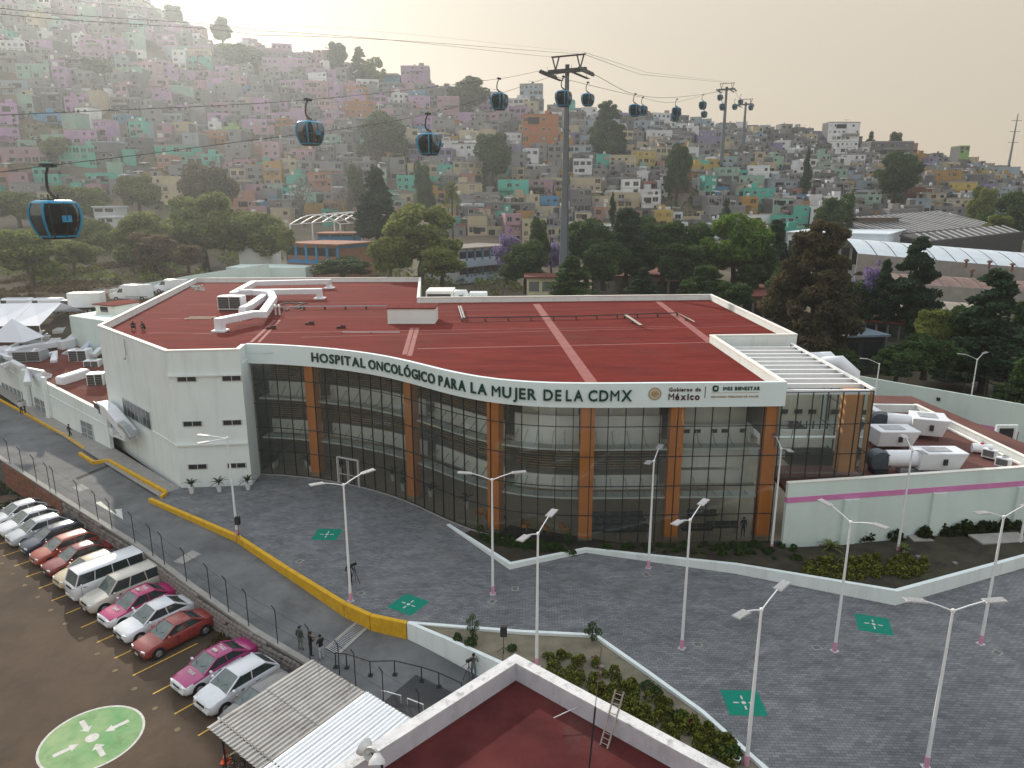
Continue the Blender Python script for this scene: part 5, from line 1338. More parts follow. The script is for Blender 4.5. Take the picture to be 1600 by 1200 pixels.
def loft(mb, secs, mi=0, cap=True, mfun=None):
 """secs: list of rings (same length, closed=False profile mirrored already)"""
 k = len(secs[0]); vs = [p for s in secs for p in s]; fs = []; ms = []
 for i in range(len(secs) - 1):
  for j in range(k):
   fs.append((i * k + j, (i + 1) * k + j, (i + 1) * k + (j + 1) % k, i * k + (j + 1) % k))
 if cap: fs.append(tuple(range(k))); fs.append(tuple(reversed([(len(secs) - 1) * k + j for j in range(k)])))
 mb.add(vs, fs, mi)
 return mb
def make_car(label, P, L=4.3, Wd=1.68, Hh=1.42, kind='sedan', lower=None, cat='car', group='cars parked in the lot', taxi=False, name='parked_car'):
 """nose towards -x; built at the origin"""
 t = thing(name, label, cat, (0, 0, 0), group); w = Wd / 2; x0, x1 = -L / 2, L / 2
 if kind == 'sedan': st = [(x0, .34, .62, .80), (x0 + .12, .24, .72, .93), (x0 + .5, .2, .80, .985), (x0 + 1.05, .2, .87, 1), (x0 + 1.35, .2, .92, 1), (x1 - 1.2, .2, .97, 1), (x1 - .75, .2, .98, .99), (x1 - .25, .24, .96, .95), (x1, .34, .88, .86)]; gh = (x0 + 1.12, x0 + 1.95, x1 - 1.5, x1 - .62)
 elif kind == 'hatch': st = [(x0, .34, .62, .80), (x0 + .12, .24, .74, .93), (x0 + .45, .2, .84, .985), (x0 + .95, .2, .92, 1), (x0 + 1.2, .2, .96, 1), (x1 - .7, .2, 1.0, 1), (x1 - .2, .24, .98, .97), (x1, .34, .9, .9)]; gh = (x0 + .98, x0 + 1.8, x1 - .75, x1 - .1)
 elif kind == 'suv': st = [(x0, .4, .75, .84), (x0 + .12, .32, .88, .94), (x0 + .5, .28, .98, .99), (x0 + 1.1, .28, 1.05, 1), (x0 + 1.3, .28, 1.08, 1), (x1 - .5, .28, 1.12, 1), (x1 - .1, .3, 1.1, .98), (x1, .4, 1.0, .94)]; gh = (x0 + 1.15, x0 + 1.8, x1 - .35, x1 - .06)
 elif kind == 'van': st = [(x0, .34, 1.0, .86), (x0 + .1, .28, 1.15, .95), (x0 + .3, .26, 1.22, 1), (x1 - .2, .26, 1.26, 1), (x1, .34, 1.2, .95)]; gh = (x0 + .12, x0 + .42, x1 - .22, x1 - .06)
 def ring(x, zl, zb, k):
  h = w * k; pts = [(h * .9, zl), (h * .985, zl + .1), (h, lerp(zl, zb, .5)), (h * .985, zb - .1), (h * .93, zb - .015), (h * .6, zb + .03), (0, zb + .045)]
  return [(x, y, z) for y, z in pts] + [(x, -y, z) for y, z in pts[:-1][::-1]]
 body = MB(); loft(body, [ring(*s) for s in st])
 if lower is not None:
  for i, f in enumerate(body.f):
   zc = sum(body.v[j][2] for j in f) / len(f); body.m[i] = 1 if zc < st[3][2] - .16 else 0
 body.build('body', [P] + ([lower] if lower is not None else []), t, smooth=50, local=True)
 zb = st[4][2] if kind != 'van' else 1.22; g0, g1, g2, g3 = gh; wb = w * .93; wr = w * (.72 if kind not in ('van',) else .86); zr_ = Hh - .05
 # glass house
 def gring(x, z, h): return [(x, h, z), (x, -h, z)]
 A = [(g0, wb * .96, zb), (g0, -wb * .96, zb), (g1, -wr, zr_), (g1, wr, zr_)]
 B = [(g3, wb * .95, zb + .03), (g3, -wb * .95, zb + .03), (g2, -wr * .97, zr_), (g2, wr * .97, zr_)]
 MB().add(A, [(0, 1, 2, 3)]).build('windscreen', m_wsc, t, local=True)
 MB().add(B, [(3, 2, 1, 0)]).build('rear_window', m_cgl, t, local=True)
 for s in (1, -1):
  q = [(g0, s * wb * .96, zb), (g3, s * wb * .95, zb + .03), (g2, s * wr * .97, zr_), (g1, s * wr, zr_)]; MB().add(q, [(0, 1, 2, 3) if s < 0 else (3, 2, 1, 0)]).build('side_window', m_cgl, t, local=True)
 # roof with crown and pillars
 xs = [g1 - .04, g1 + .12, (g1 + g2) / 2, g2 - .12, g2 + .04]; zz = [zr_ + .0, zr_ + .035, Hh, zr_ + .035, zr_]; rf = MB()
 secs = [[(x, wr + .02, zr_ - .03 if 0 < i < 4 else zr_ - .02), (x, wr * .93, z - .0), (x, wr * .5, z + .02), (x, 0, z + .03), (x, -wr * .5, z + .02), (x, -wr * .93, z), (x, -wr - .02, zr_ - .03 if 0 < i < 4 else zr_ - .02)] for i, (x, z) in enumerate(zip(xs, zz))]
 loft(rf, secs).build('roof', P, t, smooth=50, local=True)
 pl = MB()
 for s in (1, -1):
  pl.bar((g0, s * wb * .965, zb - .01), (g1, s * wr, zr_), .07, .05); pl.bar((g3, s * wb * .955, zb), (g2, s * wr * .97, zr_), .12 if kind != 'sedan' else .16, .06)
  nb = [.48] if kind == 'sedan' else ([.45] if kind == 'hatch' else [.33, .66])
  if kind == 'van': nb = [.24, .5, .74]
  for f in nb: pl.bar((lerp(g0, g3, f) + .1, s * (wb * .96 + .003), zb), (lerp(g1, g2, f), s * (wr + .006), zr_), .045, .05)
  pl.bar((g0, s * wb * .965, zb + .0), (g3, s * wb * .955, zb + .025), .03, .04)
 pl.build('pillars', P, t, local=True)
 # wheels
 r = .3 if kind != 'suv' else .35
 for sx in (x0 + .78 if kind != 'van' else x0 + .85, x1 - .82):
  for s in (1, -1):
   MB().tube([(sx, s * (w * .80), r), (sx, s * (w + .012), r)], r + .06, 18).build('wheel_arch', m_trim, t, local=True)
   wh = MB().tube([(sx, s * (w * .82), r), (sx, s * (w + .03), r)], r, 18).build('wheel', m_tyre, t, local=True, smooth=50)
   MB().tube([(sx, s * (w + .025), r), (sx, s * (w + .045), r)], [r * .62, r * .55], 12).build('rim', m_rim, wh, local=True)
 # front and rear
 zf = st[1][2]
 for s in (1, -1):
  MB().box((x0 + .1, s * w * .68, zf - .09), (.16, w * .38, .15), s * -.25).build('headlight', m_lamp, t, local=True, bevel=.02)
  MB().box((x1 - .06, s * w * .72, .78 if kind != 'van' else .95), (.1, w * .28, .18)).build('tail_light', m_tail, t, local=True)
  MB().box((g0 + .28, s * (w + .1), zb + .08), (.12, .2, .13)).build('mirror', P if lower is None else lower, t, local=True, bevel=.03)
  for dx in ([.08, .98] if kind != 'van' else [.3]): MB().box((g1 - .35 + dx + .25, s * (w + .004), zb - .16), (.18, .015, .035)).build('door_handle', m_trim, t, local=True)
 MB().box((x0 + .035, 0, zf - .12), (.1, w * .8, .12)).build('grille', m_trim, t, local=True)
 MB().box((x0 + .02, 0, .38), (.1, w * 1.5, .16)).build('bumper', m_trim if lower is None and kind in ('sedan', 'suv') else (lower or P), t, local=True, bevel=.03)
 MB().box((x0 - .035, 0, .42), (.015, .34, .12)).build('number_plate', m_plate, t, local=True)
 MB().box((x1 - .02, 0, .45), (.1, w * 1.5, .18)).build('bumper', m_trim if lower is None else lower, t, local=True, bevel=.03)
 for s in (1, -1): MB().b(g1 - .02, g1, s * w * 1.0 - .004, s * w * 1.0 + .006, .35, zb - .1).b((g0 + g3) / 2 + .1, (g0 + g3) / 2 + .12, s * w - .004, s * w + .006, .35, zb - .1).build('door_gap', m_trim, t, local=True)
 for s in (1, -1): MB().bar((g0 + .12, s * .05 + .1, zb + .05), (g0 + .3, s * .45 + .1, zb + .2), .015, .012).build('wiper', m_trim, t, local=True)
 if taxi:
  MB().box((g1 + .25, 0, Hh + .06), (.16, .4, .09)).build('roof_sign', m_plate, t, local=True, bevel=.02)
  for (tx, sz, xx, zz_, tilt) in (('TAXI', .3, (g1 + g2) / 2 + .1, Hh + .012, 0), ('TAXI', .26, x0 + .75, st[2][2] + .095, -.12)):
   me = text_mesh(tx, sz, .01, .002, 'CENTER'); me.materials.append(m_plate)
   o = bpy.data.objects.new('roof_lettering' if xx > 0 else 'bonnet_lettering', me); COL.objects.link(o); o.parent = t
   o.matrix_local = Matrix.Translation((xx, 0, zz_ + .012)) @ Matrix.Rotation(tilt, 4, 'Y') @ Matrix.Rotation(-pi / 2, 4, 'Z')
 return t
ang_lot = math.atan2(ldir.y, ldir.x)
P_white = paint('paint_white', (.68, .7, .73)); P_red = paint('paint_red', (.26, .035, .03), .4); P_dred = paint('paint_dark_red', (.2, .015, .02)); P_org = paint('paint_orange_red', (.36, .06, .03), .4)
P_navy = paint('paint_navy', (.02, .035, .07)); P_cream = paint('paint_cream', (.55, .46, .3)); P_beige = paint('paint_beige', (.5, .48, .42)); P_pink = paint('paint_taxi_pink', (.42, .02, .13)); P_pink2 = paint('paint_taxi_plum', (.36, .03, .16)); P_grey = paint('paint_grey', (.16, .16, .16)); P_silver = paint('paint_silver', (.5, .53, .56))
SP_ = [(-6, P_white, dict(kind='sedan', L=4.6), 'white sedan at the frame edge, farthest left in the row of parked cars', None),
  (-5, P_white, dict(kind='sedan', L=4.7, Wd=1.76, Hh=1.45), 'white saloon car with a sunroof, parked far left before a pale hatchback', None),
  (-4, P_silver, dict(kind='hatch', L=4.0, Hh=1.48), 'pale silver hatchback between the white saloon and the navy hatchback', None),
  (-3, P_navy, dict(kind='hatch', L=4.2, Hh=1.5), 'dark navy hatchback left of the orange-red car', None),
  (-2, P_org, dict(kind='hatch', L=4.2, Hh=1.46), 'orange-red hatchback parked beside the navy one', None),
  (-1, P_dred, dict(kind='sedan', L=4.5, Hh=1.45), 'dark red sedan parked between the orange-red car and the cream one', None),
  (0, P_cream, dict(kind='hatch', L=4.0, Hh=1.42), 'cream yellow car left of the white van', None),
  (1, P_white, dict(kind='van', L=4.5, Wd=1.75, Hh=1.98), 'white windowed passenger van with a black-trimmed nose', 'van'),
  (2, P_beige, dict(kind='suv', L=4.6, Wd=1.76, Hh=1.78), 'pale beige estate SUV between the white van and a pink taxi', None),
  (3, P_pink, dict(kind='sedan', L=4.4, lower=P_white, taxi=True, Hh=1.48), 'red-pink and white taxi between the beige SUV and a white sedan', 'taxi'),
  (4, P_white, dict(kind='sedan', L=4.5, Wd=1.74, Hh=1.46), 'white sedan with a dark rear window between the pink taxi and the red sedan', None),
  (5, P_red, dict(kind='sedan', L=4.35, Wd=1.62, Hh=1.4), 'faded red boxy sedan beside the empty parking bay', None),
  (7, P_pink2, dict(kind='sedan', L=4.35, Wd=1.62, Hh=1.4, lower=P_white, taxi=True), 'plum pink and white taxi right of the empty parking bay', 'taxi'),
  (8, P_white, dict(kind='hatch', L=4.0, Wd=1.7, Hh=1.47), 'white hatchback parked against the corrugated carport', None),
  (9, P_grey, dict(kind='hatch', L=4.2, Hh=1.5), 'grey car half hidden under the corrugated carport', None)]
jr = random.Random(8)
for k, P, kw, lab, cat in SP_:
 c = LN[0] + row * step * (k + .5) + ldir * (.95 + kw['L'] * .59 + jr.uniform(-.12, .12))
 t = make_car(lab, P, cat=cat or 'car', name='parked_van' if cat == 'van' else ('taxi' if cat == 'taxi' else 'parked_car'), **kw)
 t.scale = (1.18,) * 3; t.location = (c.x, c.y, LOTZ); t.rotation_euler.z = ang_lot + jr.uniform(-.02, .02)
# box truck, panel vans and tents on the raised yard behind the annex
def yard(px, py, Z=None):
 q = at(px, py, 8.9); 
 return q
YZ = 9.6
q = at(122, 489, YZ); t = thing('box_truck', 'white pickup-fronted box truck standing behind the annex by the mint wall', 'truck', (0, 0, 0)); 
tw = MB().b(-.8, 3.9, -1.05, 1.05, .95, 3.15).build('cargo_box', paint('truck_box', (.62, .63, .62)), t, local=True, bevel=.03)
MB().b(-3.4, 3.8, -.45, .45, .55, .85).build('chassis', W_DARK, t, local=True)
sec = [(-3.5, .6, 1.1, .92), (-3.3, .5, 1.25, .98), (-2.3, .5, 1.38, 1), (-.95, .5, 1.4, 1)]
mb = MB(); loft(mb, [[(x, y * .95 * k, z) for y, z in ((1, zl), (1, zb - .1), (.85, zb), (-.85, zb), (-1, zb - .1), (-1, zl))] for x, zl, zb, k in sec]); mb.build('cab_body', P_white, t, smooth=40, local=True)
mb = MB(); loft(mb, [[(x, .85 * k, z0), (x, .7 * k, z1), (x, -.7 * k, z1), (x, -.85 * k, z0)] for x, z0, z1, k in ((-2.35, 1.37, 1.39, 1), (-1.85, 1.38, 1.95, 1), (-.98, 1.38, 1.98, 1))]); mb.build('cab_windows', m_cgl, t, local=True)
MB().b(-1.9, -.97, -.72, .72, 1.97, 2.05).build('cab_roof', P_white, t, local=True, bevel=.03)
for sx in (-2.7, 2.2):
 for s in (1, -1):
  wh = MB().tube([(sx, s * .72, .42), (sx, s * 1.0, .42)], .42, 16).build('wheel', m_tyre, t, local=True); MB().tube([(sx, s * .99, .42), (sx, s * 1.02, .42)], .24, 10).build('rim', m_rim, wh, local=True)
for s in (1, -1): MB().box((-3.46, s * .7, 1.0), (.1, .3, .2)).build('headlight', m_lamp, t, local=True)
t.location = (q.x, q.y, YZ); t.rotation_euler.z = .12
def panel_van(px, py, lab, L=6.2, h=2.6, rz=.1, z=YZ + .9):
 t = thing('panel_van', lab, 'van', (0, 0, 0), 'white vans on the raised yard'); w = .98; x0 = -L / 2
 prof = [(x0, .45, 1.05), (x0 + .25, .4, 1.3), (x0 + .9, .4, 1.5), (x0 + 1.7, .4, h - .15), (x0 + 2.1, .4, h), (L / 2 - .1, .4, h), (L / 2, .45, h - .1)]
 mb = MB(); loft(mb, [[(x, w * .97, zl), (x, w, min(z1 - .1, 1.3)), (x, w * .88, z1 - .06), (x, w * .7, z1), (x, -w * .7, z1), (x, -w * .88, z1 - .06), (x, -w, min(z1 - .1, 1.3)), (x, -w * .97, zl)] for x, zl, z1 in prof]); mb.build('body', P_white, t, smooth=45, local=True)
 MB().add([(x0 + .98, w * .8, 1.56), (x0 + .98, -w * .8, 1.56), (x0 + 1.66, -w * .74, h - .2), (x0 + 1.66, w * .74, h - .2)], [(0, 1, 2, 3)]).xf(Matrix.Translation((-.03, 0, .03))).build('windscreen', m_cgl, t, local=True)
 for s in (1, -1):
  MB().add([(x0 + 1.15, s * (w + .004), 1.4), (x0 + 2.1, s * (w + .004), 1.4), (x0 + 2.1, s * (w * .93 + .01), 2.0), (x0 + 1.6, s * (w * .93 + .01), 2.0)], [(0, 1, 2, 3) if s > 0 else (3, 2, 1, 0)]).build('side_window', m_cgl, t, local=True)
  MB().b(x0 + 2.4, L / 2 - .3, s * w - .01, s * w + .012, .62, .7).build('side_trim', m_trim, t, local=True)
  for sx in (x0 + 1.0, L / 2 - 1.2):
   wh = MB().tube([(sx, s * .75, .36), (sx, s * (w + .01), .36)], .36, 16).build('wheel', m_tyre, t, local=True); MB().tube([(sx, s * w, .36), (sx, s * (w + .03), .36)], .2, 10).build('rim', m_rim, wh, local=True)
  MB().box((x0 + .12, s * .7, 1.1), (.2, .3, .22)).build('headlight', m_lamp, t, local=True)
  MB().bar((x0 + 2.6, s * .6, h + .1), (L / 2 - .7, s * .6, h + .1), .05, .05).build('roof_rail', m_trim, t, local=True)
 for k in range(3): MB().b(x0 + 2.8 + k, x0 + 2.85 + k, -.6, .6, h + .06, h + .1).build('roof_bar', m_trim, t, local=True)
 q = at(px, py, z); t.location = (q.x, q.y, z); t.rotation_euler.z = rz
panel_van(207, 469, 'white panel van with a roof rack on the raised yard, right of the box truck')
panel_van(268, 457, 'white van mostly hidden by the roof parapet, farthest right in the yard', 5.4, 2.3, .12, YZ + 1.5)
# traffic cones
def cone(p, lab, s=1.0, name='traffic_cone'):
 t = thing(name, lab, 'traffic cone', tuple(p)); mo = mat('cone_orange', (.7, .09, .02), .6, .05, 4)
 MB().lathe([(.15 * s, .04), (.11 * s, .28 * s)], 12, tuple(p)).build('lower_cone', mo, t, smooth=50); MB().lathe([(.11 * s, .28 * s), (.085 * s, .42 * s)], 12, tuple(p)).build('white_band', m_plate, t, smooth=50)
 MB().lathe([(.085 * s, .42 * s), (.03 * s, .75 * s)], 12, tuple(p)).build('upper_cone', mo, t, smooth=50); MB().b(p[0] - .2 * s, p[0] + .2 * s, p[1] - .2 * s, p[1] + .2 * s, p[2], p[2] + .04).build('base', mo, t)
cone(at(353, 1190, LOTZ), 'orange traffic cone with a white band at the lower left of the carport', 1.15)
cone(at(88, 487, YZ), 'small orange cone beside the nose of the box truck', 1.2)
# bicycles under the carport edge
def bicycle(p, rz, lab):
 t = thing('bicycle', lab, 'bicycle', (0, 0, 0)); n = 20
 for x in (-.5, .5):
  ring_ = [(x + .33 * math.cos(2 * pi * k / n), 0, .34 + .33 * math.sin(2 * pi * k / n)) for k in range(n + 1)]; wh = MB().tube(ring_, .022, 5).build('wheel', m_tyre, t, local=True)
  mb = MB()
  for k in range(8): mb.bar((x, 0, .34), (x + .32 * math.cos(k * pi / 4), 0, .34 + .32 * math.sin(k * pi / 4)), .006, .006)
  mb.build('spokes', W_ALU, wh, local=True)
 MB().tube([(-.5, 0, .34), (-.1, 0, .3), (.38, 0, .78), (-.22, 0, .78), (-.1, 0, .3)], .02, 5).bar((-.5, 0, .34), (-.22, 0, .78), .025, .025).bar((.5, 0, .34), (.36, 0, .95), .03, .03).build('frame', W_DARK, t, local=True)
 MB().bar((.36, -.28, .98), (.36, .28, .98), .03, .03).build('handlebar', W_ALU, t, local=True); MB().box((-.25, 0, .88), (.25, .13, .06)).build('saddle', W_BLACK, t, local=True)
 t.location = tuple(p); t.rotation_euler = (0, 0, rz)
q = at(372, 1196, LOTZ)
bicycle(q, ang_lot, 'dark bicycle nearest the traffic cone at the carport edge'); bicycle(q + Vector((.55, -.1, 0)), ang_lot + .1, 'dark bicycle leaning beside another one under the carport edge'); bicycle(q + Vector((1.1, -.35, 0)), ang_lot - .1, 'dark bicycle deepest under the white carport sheets')

# ---------------------------------------------------------------- loudspeakers on tripods
def speaker(px, py, z, lab, extra=False):
 q = at(px, py, z); t = thing('speaker_stand', lab, 'loudspeaker stand', tuple(q)); x, y, z = q
 MB().tube([(x, y, z + .1), (x, y, z + 1.3)], .02, 6).build('pole', W_BLACK, t)
 for k in range(3):
  a = k * 2.1 + .4; MB().tube([(x, y, z + .55), (x + .5 * math.cos(a), y + .5 * math.sin(a), z + .02)], .015, 5).build('leg', W_BLACK, t)
 sp = thing('loudspeaker', lab.replace('tripod stand of the', 'black box') , 'loudspeaker', (x, y, z + 1.3))
 sp['label'] = 'black ' + ('loudspeaker on its stand beside the palm-side street lamp' if extra else 'loudspeaker on its stand at the edge of the central sandy bed')
 MB().b(x - .2, x + .2, y - .16, y + .16, z + 1.3, z + 1.95).build('cabinet', W_BLACK, sp, bevel=.04); MB().b(x - .16, x + .16, y - .185, y - .165, z + 1.36, z + 1.89).build('grille', W_DARK, sp)
speaker(374, 843, 0, 'black tripod stand beside the palm-side street lamp', True)
speaker(787, 1024, .1, 'black tripod stand at the edge of the central sandy bed')

# ---------------------------------------------------------------- people
m_skin = mat('skin', (.28, .15, .09), .6, .1, 6); m_hair = mat('hair_black', (.01, .009, .008), .7, .2, 9)
def cloth(n, c): return mat('cloth_' + n, c, .9, .15, 4)
def person(loc, rz, label, pose='stand', shirt='black', trousers='black', cap=None, hold=None, h=1.7):
 """one continuous body grown from a jointed skeleton; facing -y before rotation"""
 C = {'black': (.015, .015, .017), 'white': (.6, .61, .62), 'navy': (.02, .03, .06), 'grey': (.14, .15, .14), 'olive': (.06, .07, .055), 'jeans': (.12, .16, .22), 'pale': (.42, .45, .48)}
 ms = [m_skin, cloth(shirt, C[shirt]), cloth(trousers, C[trousers]), W_BLACK, m_hair]
 J = {'pel': (0, 0, .93), 'sp': (0, -.01, 1.12), 'ch': (0, 0, 1.32), 'nk': (0, -.01, 1.47), 'hd': (0, -.03, 1.56), 'ht': (0, -.02, 1.70)}
 for s, n in ((1, 'l'), (-1, 'r')):
  J.update({n + 'sh': (s * .18, 0, 1.40), n + 'el': (s * .25, .02, 1.13), n + 'wr': (s * .25, -.08, .90), n + 'hp': (s * .09, 0, .88), n + 'kn': (s * .11, -.02, .49), n + 'an': (s * .12, .02, .09), n + 'ft': (s * .13, -.16, .04)})
 if pose == 'walk':
  J.update(lkn=(.11, -.17, .5), lan=(.12, -.2, .1), lft=(.12, -.36, .05), rkn=(-.1, .05, .48), ran=(-.1, .28, .16), rft=(-.1, .16, .04), lel=(.25, .14, 1.14), lwr=(.24, .12, .92), rel=(-.26, -.1, 1.15), rwr=(-.24, -.26, 1.0))
 if pose == 'camera':
  J.update(lel=(.27, -.14, 1.18), lwr=(.12, -.38, 1.32), rel=(-.27, -.12, 1.16), rwr=(-.1, -.36, 1.28), hd=(0, -.08, 1.55), ht=(0, -.08, 1.69), ch=(0, -.03, 1.31))
 if pose == 'phone':
  J.update(lel=(.25, -.08, 1.14), lwr=(.06, -.3, 1.16), rel=(-.25, -.08, 1.14), rwr=(-.06, -.3, 1.16), hd=(0, -.07, 1.55), ht=(0, -.1, 1.68))
 if pose == 'crouch':
  J.update(pel=(0, .1, .35), sp=(0, .03, .52), ch=(0, -.1, .7), nk=(0, -.17, .84), hd=(0, -.22, .92), ht=(0, -.24, 1.05))
  for s, n in ((1, 'l'), (-1, 'r')):
   J.update({n + 'sh': (s * .18, -.12, .78), n + 'el': (s * .25, -.3, .55), n + 'wr': (s * .1, -.45, .62), n + 'hp': (s * .1, .08, .33), n + 'kn': (s * .2, -.3, .48), n + 'an': (s * .17, -.05, .1), n + 'ft': (s * .18, -.24, .04)})
 R_ = dict(pel=.135, sp=.12, ch=.145, nk=.055, hd=.088, ht=.062, lsh=.07, rsh=.07, lel=.045, rel=.045, lwr=.03, rwr=.03, lhp=.1, rhp=.1, lkn=.062, rkn=.062, lan=.042, ran=.042, lft=.035, rft=.035)
 E = [('pel', 'sp'), ('sp', 'ch'), ('ch', 'nk'), ('nk', 'hd'), ('hd', 'ht')] + [e for n in 'lr' for e in (('ch', n + 'sh'), (n + 'sh', n + 'el'), (n + 'el', n + 'wr'), ('pel', n + 'hp'), (n + 'hp', n + 'kn'), (n + 'kn', n + 'an'), (n + 'an', n + 'ft'))]
 names = list(J); me = bpy.data.meshes.new('person'); me.from_pydata([J[n] for n in names], [(names.index(a), names.index(b)) for a, b in E], [])
 o = bpy.data.objects.new('person', me); COL.objects.link(o)
 md = o.modifiers.new('s', 'SKIN'); 
 for i, n in enumerate(names): me.skin_vertices[0].data[i].radius = (R_[n], R_[n] * (.78 if n in ('ch', 'sp', 'pel') else 1))
 me.skin_vertices[0].data[0].use_root = True
 o.modifiers.new('d', 'SUBSURF').levels = 1
 dg = bpy.context.evaluated_depsgraph_get(); me2 = bpy.data.meshes.new_from_object(o.evaluated_get(dg)); bpy.data.objects.remove(o)
 # hands with five fingers, nose and ears joined to the same surface
 bm = bmesh.new(); bm.from_mesh(me2); ex = MB()
 for n, s in (('l', 1), ('r', -1)):
  wv = Vector(J[n + 'wr']); d = (wv - Vector(J[n + 'el'])).normalized(); sd_ = d.cross(Vector((0, 1, 0.01))).normalized()
  ex.tube([wv, wv + d * .04, wv + d * .085], [.028, .036, .034], 6)
  for k, (off, ln) in enumerate(((-.028, .062), (-.01, .072), (.009, .068), (.026, .052))):
   a = wv + d * .075 + sd_ * off; b = a + d * ln * .55 + Vector((0, -.006, 0)); c = b + (d + Vector((0, -.5, 0))).normalized() * ln * .45; ex.tube([a, b, c], [.009, .008, .006], 5)
  a = wv + d * .03 - sd_ * .03 * s; ex.tube([a, a - sd_ * .03 * s + d * .03, a - sd_ * .035 * s + d * .055], [.011, .009, .007], 5)
 hv = Vector(J['hd']); f = Vector((0, -1, 0)); ex.box(hv + f * .095 + Vector((0, 0, .03)), (.022, .03, .035)); ex.box(hv + f * .088 + Vector((0, 0, -.015)), (.045, .012, .01))
 for s in (1, -1): ex.box(hv + Vector((s * .088, .005, .03)), (.018, .03, .05)); ex.box(hv + f * .085 + Vector((s * .032, 0, .05)), (.018, .012, .01))
 me3 = bpy.data.meshes.new('x'); me3.from_pydata(ex.v, [], ex.f); bm.from_mesh(me3); bm.to_mesh(me2); bm.free()
 me2.materials.clear(); [me2.materials.append(m) for m in ms]
 nk = J['nk'][2]; pz = J['pel'][2]
 for p in me2.polygons:
  c = p.center; mi = 1
  if c.z > nk + .02 and (Vector((c.x, c.y, 0)) - Vector((J['hd'][0], J['hd'][1], 0))).length < .16: mi = 0
  else:
   dl_ = min((c - Vector(J[n + 'wr'])).length for n in 'lr')
   if dl_ < .07 or min((c - (Vector(J[n + 'wr']) + (Vector(J[n + 'wr']) - Vector(J[n + 'el'])).normalized() * .08)).length for n in 'lr') < .08: mi = 0
   elif min((c - Vector(J[n + 'kn'])).length for n in 'lr') < .38 or c.z < pz + .02: mi = 2
   if min((c - Vector(J[n + 'ft'])).length for n in 'lr') < .13 or c.z < .08: mi = 3
   if pose != 'crouch' and c.z > pz + .03 and mi == 2: mi = 1
   if dl_ < .3 and c.z > pz - .1 and mi == 2 and abs(c.x) > .17: mi = 1
  p.material_index = mi
 me2.shade_smooth(); me2.name = 'person'
 b = bpy.data.objects.new('person', me2); COL.objects.link(b); tag(b, label, 'person'); WL[b.name] = Vector((0, 0, 0))
 hz_ = Vector(J['ht']); hc = Vector(J['hd']) + Vector((0, .022, .055))
 MB().lathe([(.06, -.05), (.098, -.01), (.1, .04), (.08, .085), (.03, .11)], 10, tuple(hc)).build('hair' if not cap else 'cap', ms[4] if not cap else cap, b, smooth=60, local=True)
 if cap: MB().box(tuple(hc + Vector((0, -.12, .02))), (.14, .11, .012)).build('cap_peak', cap, b, local=True)
 b.location = tuple(loc); b.rotation_euler.z = rz; b.scale = (h / 1.72,) * 3
 return b
def video_camera(loc, rz, lab):
 """video camera on a tripod, lens towards -y before rotation"""
 t = thing('video_camera', lab, 'video camera', (0, 0, 0))
 MB().b(-.07, .07, -.2, .18, 1.38, 1.56).build('camera_body', W_BLACK, t, local=True, bevel=.02); MB().tube([(0, -.2, 1.47), (0, -.38, 1.47)], [.055, .07], 10).build('lens', W_DARK, t, local=True)
 MB().bar((0, .1, 1.32), (.12, .42, 1.12), .02, .02).build('pan_handle', W_BLACK, t, local=True); MB().tube([(0, 0, 1.0), (0, 0, 1.38)], .03, 6).build('head', W_BLACK, t, local=True)
 for k in range(3):
  a = k * 2.09 + .5; MB().tube([(0, 0, 1.1), (.42 * math.cos(a), .42 * math.sin(a), .02)], .02, 5).build('leg', W_BLACK, t, local=True)
 t.location = tuple(loc); t.rotation_euler.z = rz
q = at(547, 913, 0); person(q, .3, 'cameraman in black standing behind a tripod on the plaza by a street lamp', 'camera'); video_camera(at(555, 911, 0), -.9, 'black video camera on a tripod on the open plaza')
def on_road(px, py):
 z = -1
 for _ in range(5): p = at(px, py, z); z = road_z(p.x, p.y)
 return Vector((p.x, p.y, z))
q = on_road(470, 1016); person(q, 2.8, 'guard in a grey-green uniform, left of three people by the wire fence', 'stand', 'olive', 'grey', cap=cloth('navy', (.02, .03, .06)))
person(on_road(486, 1025), 2.2, 'person in black, middle of three standing by the wire fence', 'phone'); person(on_road(503, 1030), -2.2, 'person in a black top and pale trousers, right of three by the fence', 'phone', 'black', 'pale')
q = on_road(740, 1061); person(q, 2.9, 'cameraman in a grey jacket and jeans on the ramp beside the foreground wall', 'camera', 'grey', 'jeans'); video_camera(on_road(733, 1066), 2.2, 'video camera on a tripod on the ramp beside the white wall')
q = at(34, 647, 1.3); person(q, 1.4, 'person in a white top on the annex pavement, left of a pair', 'stand', 'white', 'black'); person(at(40, 645, 1.3), -1.2, 'person in a white top on the annex pavement, right of a pair', 'phone', 'pale', 'black')
q = at(110, 685, .15); person(q, 2.4, 'person all in black walking alone along the annex wall', 'walk')
q = at(209, 516, zr); person(q, .5, 'left of two people in black crouching on the red roof corner', 'crouch'); person(at(226, 517, zr), -1.6, 'right of two people in black crouching on the red roof corner', 'crouch')
p_, d_ = gpos(s_at(1168, 848), 1.0); person((p_.x, p_.y, .06), .2, 'person in dark clothes standing inside the glass by the last orange column', 'stand', 'navy', 'black')

